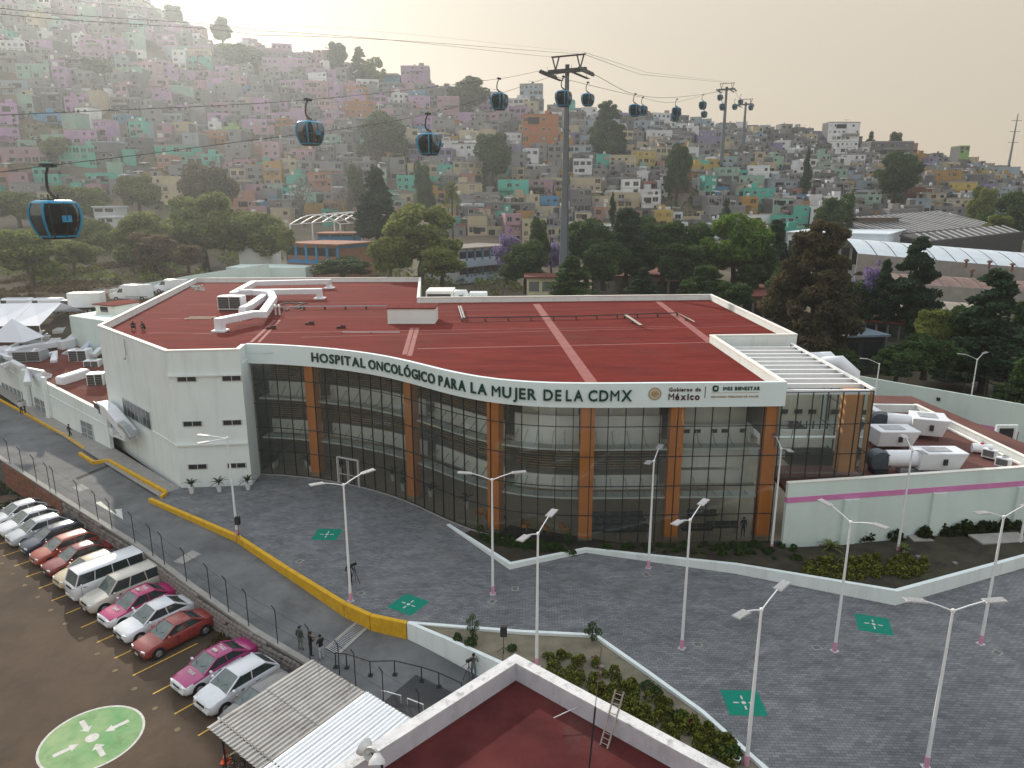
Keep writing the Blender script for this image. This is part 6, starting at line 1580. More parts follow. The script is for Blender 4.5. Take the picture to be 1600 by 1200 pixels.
# ---------------------------------------------------------------- lobby furniture behind the glass
m_seat = mat('chair_orange', (.5, .22, .03), .5, .1, 3)
def lobby_chair(px, rz, lab):
 p, d = gpos(s_at(px, 846), 1.9); t = thing('armchair', lab, 'armchair', (0, 0, 0), 'orange armchairs in the lobby')
 MB().b(-.3, .3, -.28, .28, .3, .46).build('seat', m_seat, t, local=True, bevel=.04); MB().b(-.32, .32, .22, .34, .4, .95).build('backrest', m_seat, t, local=True, bevel=.04)
 for s in (-1, 1):
  MB().b(s * .36 - .05, s * .36 + .05, -.28, .3, .35, .66).build('armrest', m_seat, t, local=True, bevel=.02)
  for y in (-.25, .25): MB().b(s * .28 - .02, s * .28 + .02, y - .02, y + .02, 0, .3).build('leg', W_ALU, t, local=True)
 t.location = (p.x, p.y, .06); t.rotation_euler.z = rz
for i, px in enumerate([682, 713, 738, 808, 846, 883]): lobby_chair(px, .4 * i, ['leftmost', 'second', 'third', 'fourth', 'fifth', 'rightmost'][i] + ' of the orange armchairs behind the glass front')
def bench(px, inn, lab):
 p, d = gpos(s_at(px, 848), inn); t = thing('waiting_bench', lab, 'bench', (0, 0, 0), 'dark waiting benches in the lobby'); m = mat('bench_dark', (.03, .035, .035), .5)
 for k in range(4):
  MB().b(-1.3 + k * .65 + .02, -.65 + k * .65 - .02, -.25, .22, .42, .47).build('seat', m, t, local=True); MB().b(-1.3 + k * .65 + .02, -.65 + k * .65 - .02, .2, .25, .5, .85).build('backrest', m, t, local=True)
 MB().b(-1.3, 1.3, -.03, .03, .34, .4).build('beam', W_ALU, t, local=True)
 for s in (-1, 1): MB().b(s * 1.05 - .03, s * 1.05 + .03, -.25, .25, 0, .34).build('leg', W_ALU, t, local=True)
 t.location = (p.x, p.y, .06); t.rotation_euler.z = math.atan2(d.y, d.x) + pi * 0
for i, (px, inn) in enumerate([(945, 1.4), (945, 2.7), (945, 4.0), (995, 1.4), (995, 2.7), (995, 4.0), (1095, 1.5), (1140, 1.9), (1120, 4.2)]):
 bench(px, inn, ['front', 'middle', 'rear', 'front', 'middle', 'rear', 'front left', 'front right', 'rear'][i] + ' dark bench in the ' + ('left group behind the glass, right of the fourth column' if i < 3 else 'right group behind the glass, left of the fifth column' if i < 6 else 'last glass bay before the sixth column'))
# ---------------------------------------------------------------- foliage
def leaf_mat(name, c1, c2, isl=.35): return mat(name, c1, .75, 0, .35, 0, col2=c2, detail=4, island=isl, trans=.4, spec=.15)
LM = dict(olive=leaf_mat('leaf_olive', (.12, .155, .035), (.24, .27, .075)), dark=leaf_mat('leaf_dark', (.035, .07, .022), (.09, .14, .042)), conifer=leaf_mat('leaf_conifer', (.024, .052, .028), (.06, .1, .05)),
   brown=leaf_mat('leaf_brown', (.06, .05, .028), (.12, .1, .05)), bright=leaf_mat('leaf_bright', (.07, .14, .02), (.16, .26, .05)), purple=leaf_mat('leaf_purple', (.17, .13, .27), (.3, .24, .42)),
   grass=leaf_mat('leaf_grass', (.02, .035, .01), (.06, .075, .025)), croton=mat('leaf_croton', (.018, .026, .01), .7, 0, 7, 0, col2=(.21, .23, .035), detail=2, island=.5, spec=.15), dry=leaf_mat('leaf_dry', (.12, .09, .05), (.2, .15, .08)), pink=leaf_mat('leaf_magenta', (.3, .02, .16), (.4, .05, .22)), bare=leaf_mat('leaf_bare', (.1, .085, .08), (.16, .14, .13)))
m_bark = mat('bark', (.05, .038, .028), .95, .3, 2, .4); m_bark2 = mat('bark_pale', (.13, .11, .09), .95, .3, 2, .4)
def leaf_mesh(name, pts, size, seed, m, flat=.0, up=.3):
 """many small leaf faces; pts Nx3"""
 rg = np.random.RandomState(seed); n = len(pts); s = size * rg.uniform(.6, 1.35, n)
 d1 = rg.normal(size=(n, 3)); d1[:, 2] *= (1 - flat); d1 /= np.linalg.norm(d1, axis=1)[:, None]
 d2 = rg.normal(size=(n, 3)); d2[:, 2] += up; d2 -= (d2 * d1).sum(1)[:, None] * d1; d2 /= np.linalg.norm(d2, axis=1)[:, None]
 a = d1 * s[:, None]; b = d2 * s[:, None] * .5
 V = np.empty((n, 4, 3)); V[:, 0] = pts - a; V[:, 1] = pts - b * 1.0; V[:, 2] = pts + a; V[:, 3] = pts + b
 me = bpy.data.meshes.new(name); me.vertices.add(n * 4); me.vertices.foreach_set('co', V.reshape(-1).astype(np.float32))
 me.loops.add(n * 4); me.loops.foreach_set('vertex_index', np.arange(n * 4, dtype=np.int32)); me.polygons.add(n); me.polygons.foreach_set('loop_start', np.arange(0, n * 4, 4, dtype=np.int32)); me.polygons.foreach_set('loop_total', np.full(n, 4, dtype=np.int32))
 me.update(calc_edges=True); me.materials.append(m); return me
def clumps(rg, centres, radii, per, squash=.75):
 out = []
 for c, r in zip(centres, radii):
  k = int(per * (r ** 2)); d = rg.normal(size=(k, 3)); d /= np.linalg.norm(d, axis=1)[:, None]; rr = r * rg.uniform(.55, 1.05, k) ** .7
  q = d * rr[:, None]; q[:, 2] *= squash; out.append(q + c)
 return np.concatenate(out)
def proto_tree(kind, seed, total=7000):
 """unit tree: height 1 along z, crown radius ~ .5 of unit width; returns (crown mesh, trunk mesh)"""
 rg = np.random.RandomState(seed); rr = random.Random(seed); Hh = 10.0; tb = MB(); lim = []
 if kind in ('broad', 'pepper', 'jacaranda', 'bare'):
  ncl = 44 if kind != 'jacaranda' else 30; cen = []; rad = []
  for k in range(ncl):
   a = rr.uniform(0, 2 * pi); e = rr.uniform(-.8, 1); c_ = math.sqrt(1 - e * e); q = rr.uniform(.5, 1) * rr.uniform(.82, 1.12); cen.append((3.2 * q * c_ * math.cos(a), 3.2 * q * c_ * math.sin(a), 5.3 + 3.4 * q * e)); rad.append(rr.uniform(.7, 1.6) * (.8 if kind in ('jacaranda', 'bare') else 1))
  p = clumps(rg, np.array(cen), rad, total / (ncl * 1.25), .8)
  tr0 = (0, 0, 0); fork = (rr.uniform(-.3, .3), rr.uniform(-.3, .3), 3.4)
  tb.tube([(0, 0, -.5), (.1, .05, 1.6), fork], [.42, .3, .24], 8)
  for k in range(9):
   c = cen[k]; tb.tube([fork, (fork[0] * .5 + c[0] * .5, fork[1] * .5 + c[1] * .5, 4.4), c], [.17, .1, .04], 5)
  lf = .26 if kind != 'bare' else .12
 elif kind in ('conifer', 'cedar'):
  cen = []; rad = []; tb.tube([(0, 0, -.5), (.05, 0, 5), (0, .05, 9.6)], [.3, .18, .03], 7)
  for k in range(84):
   z = 1.0 + 8.8 * (k / 83) ** .9; rm = (2.6 if kind == 'conifer' else 3.5) * (1 - (z - .8) / 9.6) ** (.8 if kind == 'conifer' else .55) + .12; a = rr.uniform(0, 2 * pi); r = rm * rr.uniform(.35, 1.08)
   c = (r * math.cos(a), r * math.sin(a), z - .12 * r + rr.uniform(-.25, .25)); cen.append(c); rad.append((.3 + .24 * rm) * rr.uniform(.6, 1.25)); 
   if k % 2 == 0: tb.tube([(0, 0, z - .1), c], [.06, .02], 4)
  p = clumps(rg, np.array(cen), rad, total / 30, .62)
  lf = .2
 elif kind == 'cypress':
  cen = []; rad = []; tb.tube([(0, 0, -.5), (0, 0, 9)], [.2, .05], 6)
  for k in range(36): z = .6 + 9.2 * k / 35; a = rr.uniform(0, 6.3); rm = 1.0 * math.sin(pi * min(1, .12 + z / 11)) ; cen.append((rm * .5 * math.cos(a), rm * .5 * math.sin(a), z)); rad.append(.25 + .5 * rm)
  p = clumps(rg, np.array(cen), rad, total / 14, 1.2); lf = .17
 elif kind == 'palm':
  tb.tube([(0, 0, -.3), (.1, 0, 4), (0, 0, 7.5)], [.3, .22, .2], 8); out = []
  for k in range(44):
   a = rr.uniform(0, 6.3); e = rr.uniform(-.9, 1.3); L_ = 2.6
   for j in range(40):
    s = j / 40 * L_; x = s * math.cos(e) ; z = 7.6 + s * math.sin(e) - .18 * s * s; out.append((x * math.cos(a) + rr.gauss(0, .1), x * math.sin(a) + rr.gauss(0, .1), z))
  p = np.array(out); lf = .26
 return p, lf, tb
TP = {}
def get_tree(kind, lm, seed):
 key = (kind, lm, seed)
 if key not in TP:
  p, lf, tb = proto_tree(kind, seed, {'conifer': 12000, 'cedar': 13000, 'jacaranda': 4500, 'bare': 3000, 'cypress': 4000}.get(kind, 11000))
  cr = leaf_mesh('crown', p, lf, seed, LM[lm]); o = tb.build('trunk', m_bark2 if kind in ('pepper', 'bare') else m_bark, smooth=60); tm = o.data; bpy.data.objects.remove(o); TP[key] = (cr, tm)
 return TP[key]
def tree(px, ytop, wpx, Y, kind, lm, label, seed=0, ybase=None, group=None, name='tree', sink=0.0):
 top = atY(px, ytop, Y); zb = terrain(top.x, Y) if ybase is None else atY(px, ybase, Y).z
 zc = Y * CP + (H - (top.z + zb) / 2) * SP; h = max(2.0, top.z - zb); w = wpx * zc / F
 cr, tm = get_tree(kind, lm, seed)
 u = {'broad': 9.2, 'pepper': 9.2, 'jacaranda': 8.8, 'bare': 9, 'conifer': 6.2, 'cedar': 8.2, 'cypress': 2.4, 'palm': 5.2}[kind]
 t = thing(name, label, 'tree', (top.x, Y, zb), group, rz=(px * 37 % 628) / 100.0); t.scale = (w / u, w / u, h / (9.9 if kind not in ('broad', 'pepper', 'jacaranda', 'bare', 'palm') else (9.4 if kind != 'palm' else 9.0)))
 for nm, me in (('trunk', tm), ('crown', cr)):
  o = bpy.data.objects.new(nm, me); COL.objects.link(o); o.parent = t
 return t
TREES = [
 # left scrub slope
 (35, 352, 125, 128, 'pepper', 'olive', 'olive pepper tree with a pale leaning trunk at the far left, below the nearest gondola', 1, 448),
 (22, 296, 90, 205, 'pepper', 'olive', 'hazy olive tree at the left frame edge behind the nearest gondola', 2, None),
 (118, 290, 110, 200, 'broad', 'olive', 'hazy round tree just right of the nearest gondola', 3, None),
 (140, 338, 90, 165, 'pepper', 'olive', 'low olive tree right of the nearest gondola, above the dirt mound', 2, 420),
 (215, 325, 120, 150, 'pepper', 'olive', 'wide olive tree above the dirt mound, left of two big ones', 1, 425),
 (212, 272, 80, 235, 'broad', 'olive', 'hazy yellow-green tree rising among the turquoise houses', 3, None),
 (310, 300, 155, 160, 'broad', 'olive', 'largest rounded olive tree in the left scrub', 3, 420),
 (318, 252, 105, 205, 'broad', 'brown', 'hazy brownish dense tree behind the largest olive tree', 4, None),
 (395, 325, 120, 160, 'pepper', 'olive', 'olive tree just left of the white arched frame', 2, 418),
 (235, 362, 90, 138, 'broad', 'dry', 'dry brownish bush on the slope under the olive trees', 4, 425),
 (110, 372, 80, 138, 'pepper', 'olive', 'low grey-green tree over the dry grass at left', 2, 425),
 (290, 382, 60, 136, 'broad', 'dry', 'small dry shrub at the right end of the dirt mound', 3, 425),
 (446, 358, 40, 150, 'broad', 'olive', 'small olive tree at the left corner of the blue-framed school', 3, 405),
 (536, 276, 75, 195, 'bare', 'bare', 'leafless grey-brown tree left of the tall dark cedar', 6, None),
 (585, 260, 82, 168, 'conifer', 'conifer', 'tall dark conical cedar left of the centre', 5, 380),
 (655, 322, 150, 142, 'pepper', 'olive', 'broad green pepper tree in front of the white school', 7, 440),
 (607, 365, 85, 135, 'pepper', 'olive', 'green pepper tree left of the broad one', 2, 442),
 (690, 385, 90, 130, 'broad', 'olive', 'rounded green tree in front of the pepper tree, over the roof notch', 3, 445),
 (535, 402, 110, 138, 'broad', 'dark', 'low green hedge-like tree below the blue-framed school', 4, 436),
 (706, 283, 30, 215, 'palm', 'olive', 'palm tree among the houses left of centre', 8, None),
 (792, 350, 62, 152, 'jacaranda', 'purple', 'purple flowering jacaranda left of the cable car pylon', 9, 440),
 (843, 338, 44, 150, 'broad', 'dark', 'narrow dark tree between the jacaranda and the pylon', 3, 440),
 (822, 375, 90, 136, 'broad', 'dark', 'dark green tree over the roof edge left of the pylon', 4, 455),
 (862, 365, 50, 158, 'jacaranda', 'purple', 'small purple jacaranda behind the cable car pylon', 9, 440),
 (893, 400, 82, 118, 'conifer', 'dark', 'dark bushy conifer at the foot of the cable car pylon', 5, 465),
 (918, 340, 105, 145, 'broad', 'dark', 'large dark round tree right of the cable car pylon', 4, 440),
 (982, 325, 95, 148, 'cedar', 'conifer', 'dark pointed cedar, tallest right of the pylon', 5, 435),
 (958, 300, 13, 190, 'cypress', 'conifer', 'slim dark cypress among the houses right of the pylon', 10, 352),
 (1040, 345, 95, 150, 'broad', 'dark', 'dark tree between the pointed cedar and the bright green tree', 3, 440),
 (1006, 418, 52, 122, 'conifer', 'conifer', 'small dark cone-shaped tree over the middle of the roof edge', 5, 462),
 (1092, 350, 90, 150, 'broad', 'dark', 'dark green tree just left of the bright green one', 7, 445),
 (1152, 336, 125, 142, 'broad', 'bright', 'bright fresh-green tree behind the right part of the roof', 7, 450),
 (1105, 415, 95, 122, 'cedar', 'dark', 'low dark olive tree above the right back corner of the roof', 5, 478),
 (1150, 440, 70, 116, 'broad', 'dark', 'low dark bush beside the roof corner', 4, 485),
 (1215, 343, 78, 150, 'conifer', 'conifer', 'tall dark conifer between the bright green tree and the brown cedar', 5, 470),
 (1285, 348, 165, 106, 'cedar', 'brown', 'huge rusty brown cedar right of the hospital corner', 11, 560),
 (1368, 398, 75, 118, 'jacaranda', 'purple', 'purple jacaranda right of the rusty brown cedar', 9, 505),
 (1388, 405, 48, 114, 'conifer', 'conifer', 'slender dark conifer between the jacaranda and the big cedar', 5, 500),
 (1438, 372, 104, 112, 'conifer', 'conifer', 'big dark cedar in front of the white warehouse roofs', 12, 520),
 (1463, 482, 66, 100, 'broad', 'olive', 'small round olive tree over the walkway of the red-roofed block', 3, 560),
 (1452, 525, 120, 92, 'broad', 'dark', 'dark spreading bush above the mint perimeter wall', 4, 590),
 (1566, 424, 165, 96, 'conifer', 'conifer', 'very large dark cedar at the right above the mint wall', 12, 610),
 (1608, 560, 110, 86, 'conifer', 'dark', 'dark conifer at the right frame edge beside the mint wall', 5, 690),
 (1592, 302, 110, 230, 'broad', 'dark', 'large dark tree at the right frame edge behind the warehouses', 7, 400),
 (1560, 335, 60, 225, 'broad', 'olive', 'lighter green tree left of the frame-edge one behind the warehouses', 3, 395),
 (1320, 545, 70, 98, 'broad', 'dark', 'low dark bush beside the lamp behind the pergola', 4, 590),
 (945, 372, 90, 138, 'broad', 'dark', 'dark tree filling the belt just right of the pylon foot', 4, 450), (1010, 365, 95, 156, 'broad', 'dark', 'dark crown behind the gap between two belt cedars', 7, 430), (1068, 380, 95, 140, 'broad', 'dark', 'dark lower tree left of the bright green one', 3, 455), (1190, 385, 90, 140, 'broad', 'dark', 'dark tree right of the bright green one', 7, 470), (1232, 420, 80, 122, 'broad', 'dark', 'dark tree touching the left side of the rusty cedar', 4, 500),
 (1345, 440, 80, 118, 'broad', 'dark', 'dark tree at the foot of the purple jacaranda', 7, 520), (1405, 545, 90, 90, 'broad', 'dark', 'dark bush just above the left part of the mint wall', 3, 600), (1515, 470, 90, 100, 'broad', 'dark', 'dark round tree left of the frame-edge conifer', 4, 590), (1605, 470, 90, 104, 'conifer', 'dark', 'dark conifer cut by the right frame edge above the wall', 5, 620),
 # hillside
 (132, 140, 105, 340, 'broad', 'dark', 'hazy tree mass in the middle of the left hillside', 3, None), (90, 215, 70, 275, 'broad', 'olive', 'hazy green tree between pale blue houses on the left hill', 7, None),
 (250, 118, 80, 365, 'broad', 'olive', 'hazy green tree high on the left hill', 7, None), (225, 98, 60, 385, 'broad', 'dark', 'hazy dark tree near the left skyline', 4, None), (370, 68, 90, 400, 'broad', 'dark', 'hazy dark tree clump under the left skyline', 4, None),
 (595, 175, 95, 300, 'broad', 'dark', 'dark tree among the lilac houses above the tall cedar', 4, None), (770, 205, 70, 285, 'broad', 'dark', 'dark tree on the slope below the fourth gondola', 3, None), (735, 122, 90, 385, 'broad', 'dark', 'dark tree group on the skyline left of the fourth gondola', 7, None),
 (525, 66, 40, 405, 'broad', 'dark', 'left of three trees on the skyline beyond the lilac houses', 3, None), (560, 73, 42, 405, 'conifer', 'dark', 'middle of three trees on the skyline beyond the lilac houses', 5, None), (585, 90, 40, 400, 'broad', 'olive', 'right of three trees on the skyline beyond the lilac houses', 7, None),
 (345, 28, 42, 425, 'broad', 'dark', 'tree on the skyline near the top left', 7, None), (268, 8, 40, 432, 'broad', 'dark', 'highest skyline tree at the top left', 3, None),
 (950, 158, 70, 330, 'cedar', 'dark', 'tall dark tree on the slope right of the pylon', 5, None), (1062, 222, 50, 285, 'broad', 'dark', 'dark tree on the slope below the paired gondolas', 4, None), (660, 250, 40, 235, 'broad', 'dark', 'small dark tree among houses near the third gondola', 4, None),
 (1265, 228, 18, 295, 'cypress', 'conifer', 'narrow dark tree beside the tall white tower house', 10, None), (1333, 298, 18, 240, 'cypress', 'conifer', 'narrow dark cypress low on the right slope', 10, None), (1405, 238, 85, 300, 'broad', 'dark', 'large dark tree on the slope below the right skyline', 7, None), (1402, 205, 30, 425, 'broad', 'dark', 'round tree standing alone on the right skyline', 3, None),
 (1362, 205, 22, 428, 'conifer', 'dark', 'small pointed tree on the right skyline', 5, None), (1310, 302, 70, 232, 'broad', 'dark', 'dark green tree low on the right slope above the warehouses', 4, None), (1135, 310, 26, 225, 'cypress', 'conifer', 'slim cypress above the bright green tree', 10, None), (1540, 290, 50, 260, 'broad', 'olive', 'olive tree at the foot of the right slope', 3, None),
 (1010, 335, 60, 200, 'broad', 'dark', 'dark tree behind the pointed cedar', 4, 395), (470, 262, 60, 240, 'bare', 'bare', 'greyish bare tree among the turquoise houses', 6, None), (555, 255, 40, 240, 'broad', 'dark', 'small dark tree behind the tall cedar', 3, None),
]
for i, (px, yt, wp, Y, kind, lm, lab, sd_, yb) in enumerate(TREES): tree(px, yt, wp, Y, kind, lm, lab, sd_, yb, name={'palm': 'palm_tree', 'jacaranda': 'jacaranda_tree', 'conifer': 'conifer_tree', 'cedar': 'cedar_tree', 'cypress': 'cypress_tree'}.get(kind, 'broadleaf_tree'))

# ---------------------------------------------------------------- dry grass on the mound and scrub
rg = np.random.RandomState(2); rr_ = random.Random(14)
def scatter_leaves(name, n, fpt, size, lm, label, cat, up=2.0):
 pts = []
 while len(pts) < n:
  p = fpt()
  if p is not None: pts.append(p)
 o = bpy.data.objects.new(name, leaf_mesh(name, np.array(pts), size, 5, LM[lm], 0, up)); COL.objects.link(o); tag(o, label, cat, kind='stuff'); return o
def mound_pt():
 x, y = rg.uniform(-95, -38), rg.uniform(108, 152)
 if mnoise.noise((x * .12, y * .12, 0)) < -.05: return None
 return (x, y, terrain(x, y) + rg.uniform(0, .5))
scatter_leaves('dry_grass', 9000, mound_pt, .45, 'dry', 'dry brown grass on the dirt mound behind the annex', 'dry grass')
def weed_pt():
 i = rg.randint(2, len(WT) - 2); a, b = WT[i], WT[i + 1]; t = rg.uniform(0, 1); d = (b - a).normalized(); o_ = rg.uniform(.0, 1.0) ** 2 * 1.3
 q = a.lerp(b, t) + Vector((d.y, -d.x, 0)) * o_ * (1 if d.y < 0 or True else -1)
 if mnoise.noise((q.x * .5, q.y * .5, 0)) < -.1: return None
 return (q.x - .12, q.y - .12, LOTZ + rg.uniform(0, .3))
scatter_leaves('weeds', 3500, weed_pt, .16, 'dry', 'weeds and dry leaves along the foot of the rubble wall', 'weeds')
m_rock = mat('loose_rock', (.13, .12, .11), .95, .3, 2, .3, island=.4); mb = MB()
for k in range(260):
 p = at(rr_.uniform(-10, 95), rr_.uniform(725, 800), LOTZ); s_ = rr_.uniform(.08, .35); me = stone_meshes[k % 8]; a_ = rr_.uniform(0, 6)
 if mnoise.noise((p.x * .3, p.y * .3, 1)) < -.1: continue
 Mx = Matrix.Translation(p + Vector((0, 0, s_ * .2))) @ Matrix.Rotation(a_, 4, 'Z') @ Matrix.Diagonal((s_, s_ * .8, s_ * .6, 1)); mb.add([Mx @ v.co for v in me.vertices], [tuple(f.vertices) for f in me.polygons])
tag(mb.build('loose_rocks', m_rock), 'loose rocks and rubble on dark soil at the left frame edge below the brick wall', 'rocks', kind='stuff')
def soil_pt():
 p = at(rg.uniform(-10, 110), rg.uniform(735, 800), LOTZ)
 return (p.x, p.y, LOTZ + .05) if mnoise.noise((p.x * .3, p.y * .3, 4)) > 0 else None
scatter_leaves('rubble_weeds', 1800, soil_pt, .14, 'grass', 'dark weeds among the loose rocks at the left frame edge', 'weeds')
def scrub_pt():
 x, y = rg.uniform(-110, 40), rg.uniform(130, 200)
 if mnoise.noise((x * .08, y * .08, 5)) < .0: return None
 return (x, y, terrain(x, y) + rg.uniform(0, 1.6))
scatter_leaves('scrub', 9000, scrub_pt, .5, 'olive', 'low green scrub under the trees behind the hospital', 'scrub')
def hill_pt():
 x, y = rg.uniform(-330, 330), rg.uniform(250, 425)
 if abs(x / y) > .8 or mnoise.noise((x * .03, y * .03, 9)) < .12: return None
 return (x, y, terrain(x, y) + rg.uniform(0, 2.2))
scatter_leaves('hillside_bushes', 9000, hill_pt, 1.0, 'dark', 'patches of green bushes between the hillside houses', 'bushes')

# ---------------------------------------------------------------- flower bed planting
def shrub_mesh(name, n, r, h, size, lm, seed, spiky=False):
 rg2 = np.random.RandomState(seed); d = rg2.normal(size=(n, 3)); d /= np.linalg.norm(d, axis=1)[:, None]; d[:, 2] = np.abs(d[:, 2]); q = d * (rg2.uniform(.4, 1, n) ** .5)[:, None] * np.array([r, r, h]); q[:, 2] += .04
 return leaf_mesh(name, q, size, seed, LM[lm], 0, 1.5 if spiky else .3)
SH = {'croton': [shrub_mesh('croton', 150, .3, .5, .085, 'croton', s, True) for s in range(3)], 'dark': [shrub_mesh('shrub', 200, .38, .42, .09, 'dark', s) for s in range(3)], 'grass': [shrub_mesh('grass', 170, .4, .55, .13, 'grass', s, True) for s in range(3)], 'pink': [shrub_mesh('flowers', 140, .3, .35, .07, 'pink', 3)]}
def shrub(kind, p, s, label, group, cat='shrub', name='shrub'):
 o = bpy.data.objects.new(name, SH[kind][int(abs(p.x * 97)) % len(SH[kind])]); COL.objects.link(o); o.location = p; o.rotation_euler.z = p.x * 3; o.scale = (s, s, s * (1 + .3 * math.sin(p.x * 9))); tag(o, label, cat, group); return o
rr = random.Random(21)
for k in range(120):
 px, py = rr.uniform(1255, 1450), rr.uniform(868, 908)
 if (abs(px - 1350) / 100) ** 2 + (abs(py - 886) / 22) ** 2 > 1: continue
 q = at(px, py, .7); q.z = bed_z(q.x, q.y) + .0; shrub('croton', q, rr.uniform(.8, 1.3), 'small yellow-green leafy shrub massed in the right flower bed', 'yellow-green shrubs in the right bed')
for k in range(44):
 px = rr.uniform(1275, 1590); q = at(px, 838 + rr.uniform(-8, 10) - (px - 1275) * .03, .1); q.z = bed_z(q.x, q.y); shrub('grass', q, rr.uniform(1.0, 1.6), 'dark tufted grass clump along the side wing wall', 'grass clumps by the wing wall', 'grass clump', 'grass_clump')
for k in range(60):
 t_ = rr.uniform(0, 1); px = lerp(740, 900, t_); q = at(px, lerp(838, 866, t_) + rr.uniform(-6, 8 * (1 - abs(t_ - .4))), .1); q.z = bed_z(q.x, q.y); shrub('dark', q, rr.uniform(.6, 1.0), 'low dark ground-cover plant between the glass front and the left bed point', 'dark plants left of the bed point')
for k in range(70):
 px = rr.uniform(930, 1250); q = at(px, rr.uniform(853, 861 + (px - 930) * .07), .1); q.z = bed_z(q.x, q.y); shrub('dark', q, rr.uniform(.5, .9), 'low dark ground-cover plant in the middle of the long flower bed', 'dark plants in the middle bed')
P2A, P2B = (860, 1012), (1110, 1165)
n2 = 0
for k in range(400):
 t_ = rr.uniform(0, 1); px = lerp(845, 1150, t_); yc = lerp(1010, 1178, t_); w = 45 * (1 - t_ * .45); py = yc + rr.uniform(-.6, 1) * w
 if py > 1024 + (px - 805) * .53 + 15 or n2 > 130: continue
 if py < 997 + max(0, px - 950) * .74 + 18: continue
 q = at(px, py, .1); n2 += 1; shrub('croton', q, rr.uniform(.7, 1.15), 'small yellow-green leafy shrub in the dense central bed behind the foreground parapet', 'yellow-green shrubs in the central bed')
for i, (px, py) in enumerate([(1080, 1132), (926, 1028), (1085, 1140)]):
 q = at(px, py, .2); shrub('pink', q, .7 if i != 1 else .35, ['magenta flowering plant beside the low wall of the central bed', 'tiny pink flower at the back of the central bed', 'second magenta flowering plant, just nearer the camera'][i], None, 'flowers', 'flowering_plant')
for i, (px, py, s) in enumerate([(1012, 1075, 1.2), (1026, 1085, .9), (1130, 1178, 1.4), (1145, 1185, 1.2), (735, 1008, 1.0), (800, 1015, .8), (715, 1000, .8), (1060, 1125, 1.0)]):
 q = at(px, py, .1); shrub('dark', q, s, ['dark round bush on the kerb midway along the central bed', 'smaller dark bush next to the midway one', 'spreading dark bush at the near end of the central bed', 'last dark bush before the pot at the near end', 'low bush in the sand right of the ramp wall', 'small bush beside the loudspeaker stand', 'low bush behind the ramp wall top', 'dark bush in the lower part of the central bed'][i], None)
# topiary: balls on branched stems
def ball_mesh(seed): 
 rg2 = np.random.RandomState(seed); d = rg2.normal(size=(170, 3)); d /= np.linalg.norm(d, axis=1)[:, None]; return leaf_mesh('foliage_ball', d * rg2.uniform(.75, 1.0, 170)[:, None], .22, seed, LM['dark'])
BALL = ball_mesh(1)
def topiary(p, balls, label, cat='topiary', name='topiary'):
 t = thing(name, label, cat, tuple(p)); mb = MB(); top = max(b[2] for b in balls)
 mb.tube([p, p + Vector((0, 0, top))], .03, 5)
 for (x, y, z, r) in balls: mb.tube([p + Vector((0, 0, z * .6)), p + Vector((x, y, z))], .015, 4)
 mb.build('stem', m_bark, t)
 for (x, y, z, r) in balls:
  o = bpy.data.objects.new('foliage_ball', BALL); COL.objects.link(o); o.parent = t; o.location = (x, y, z); o.scale = (r, r, r)
q = at(739, 1004, .1); topiary(q, [(0, 0, 1.75, .2), (-.25, .1, 1.4, .16), (.25, 0, 1.35, .16), (-.2, 0, 1.0, .18), (.22, .1, .95, .18), (0, 0, .7, .2), (.1, -.1, .4, .22)], 'dark topiary of many small leaf balls above the sandy bed by the ramp wall')
q = at(925, 1003, .1); topiary(q, [(0, 0, 1.1, .28), (-.35, 0, .75, .18), (.38, 0, .7, .24), (-.1, .1, .6, .2), (.1, -.1, .35, .22)], 'dark topiary at the back corner of the central bed')
q = at(887, 853, .1); topiary(q, [(0, 0, .8, .32), (0, 0, .35, .2)], 'round dark topiary at the point of the white zigzag wall')
q = at(750, 838, .1); topiary(q, [(0, 0, .7, .34)], 'single dark leaf ball in the left end of the long bed')
q = at(1598, 815, .1); topiary(q, [(0, 0, 3.0, .4), (.1, 0, 2.2, .4), (-.1, 0, 1.5, .4)], 'tall dark slender shrub at the right frame edge by the wing wall')
# arching palms: in the bed and in pots
def palm_fronds(t, c, n, L_, lm='grass', seed=0, droop=.5, w=.07):
 r3 = random.Random(seed); mb = MB()
 for k in range(n):
  a = 2 * pi * k / n + r3.uniform(-.3, .3); e = r3.uniform(.35, 1.25); pr = None
  for j in range(7):
   s = L_ * j / 6; q = c + Vector((math.cos(a) * math.cos(e) * s, math.sin(a) * math.cos(e) * s, math.sin(e) * s - droop * s * s)); sd_ = Vector((-math.sin(a), math.cos(a), 0))
   if pr is not None:
    d = (q - pr); 
    for s2 in (-1, 1):
     m_ = pr.lerp(q, .5); mb.add([pr, q, m_ + sd_ * s2 * w * 3.2 * (1 - j / 9) + d * .6 - Vector((0, 0, .03))], [(0, 1, 2)])
   pr = q
 mb.build('fronds', LM[lm], t)
def potted_palm(p, label, L_=.95, pot=True, seed=0, group=None, ball=False):
 t = thing('potted_palm' if not ball else 'potted_tree', label, 'potted plant', tuple(p), group)
 if pot: MB().lathe([(.16, 0), (.19, .1), (.26, .62), (.28, .66), (.23, .66)], 14, tuple(p)).build('pot', W_WHITEM, t, smooth=50)
 z0 = .66 if pot else 0
 if ball:
  MB().tube([p + Vector((0, 0, z0)), p + Vector((0, 0, z0 + 1.2))], .025, 5).build('stem', m_bark, t)
  for z, r in ((z0 + .35, .27), (z0 + 1.1, .33)):
   o = bpy.data.objects.new('foliage_ball', BALL); COL.objects.link(o); o.parent = t; o.location = (0, 0, z); o.scale = (r, r, r)
 else:
  MB().tube([p + Vector((0, 0, z0)), p + Vector((0, 0, z0 + .3))], .05, 6).build('stem', m_bark, t)
  palm_fronds(t, p + Vector((0, 0, z0 + .25)), 14, L_, 'grass', seed, .42)
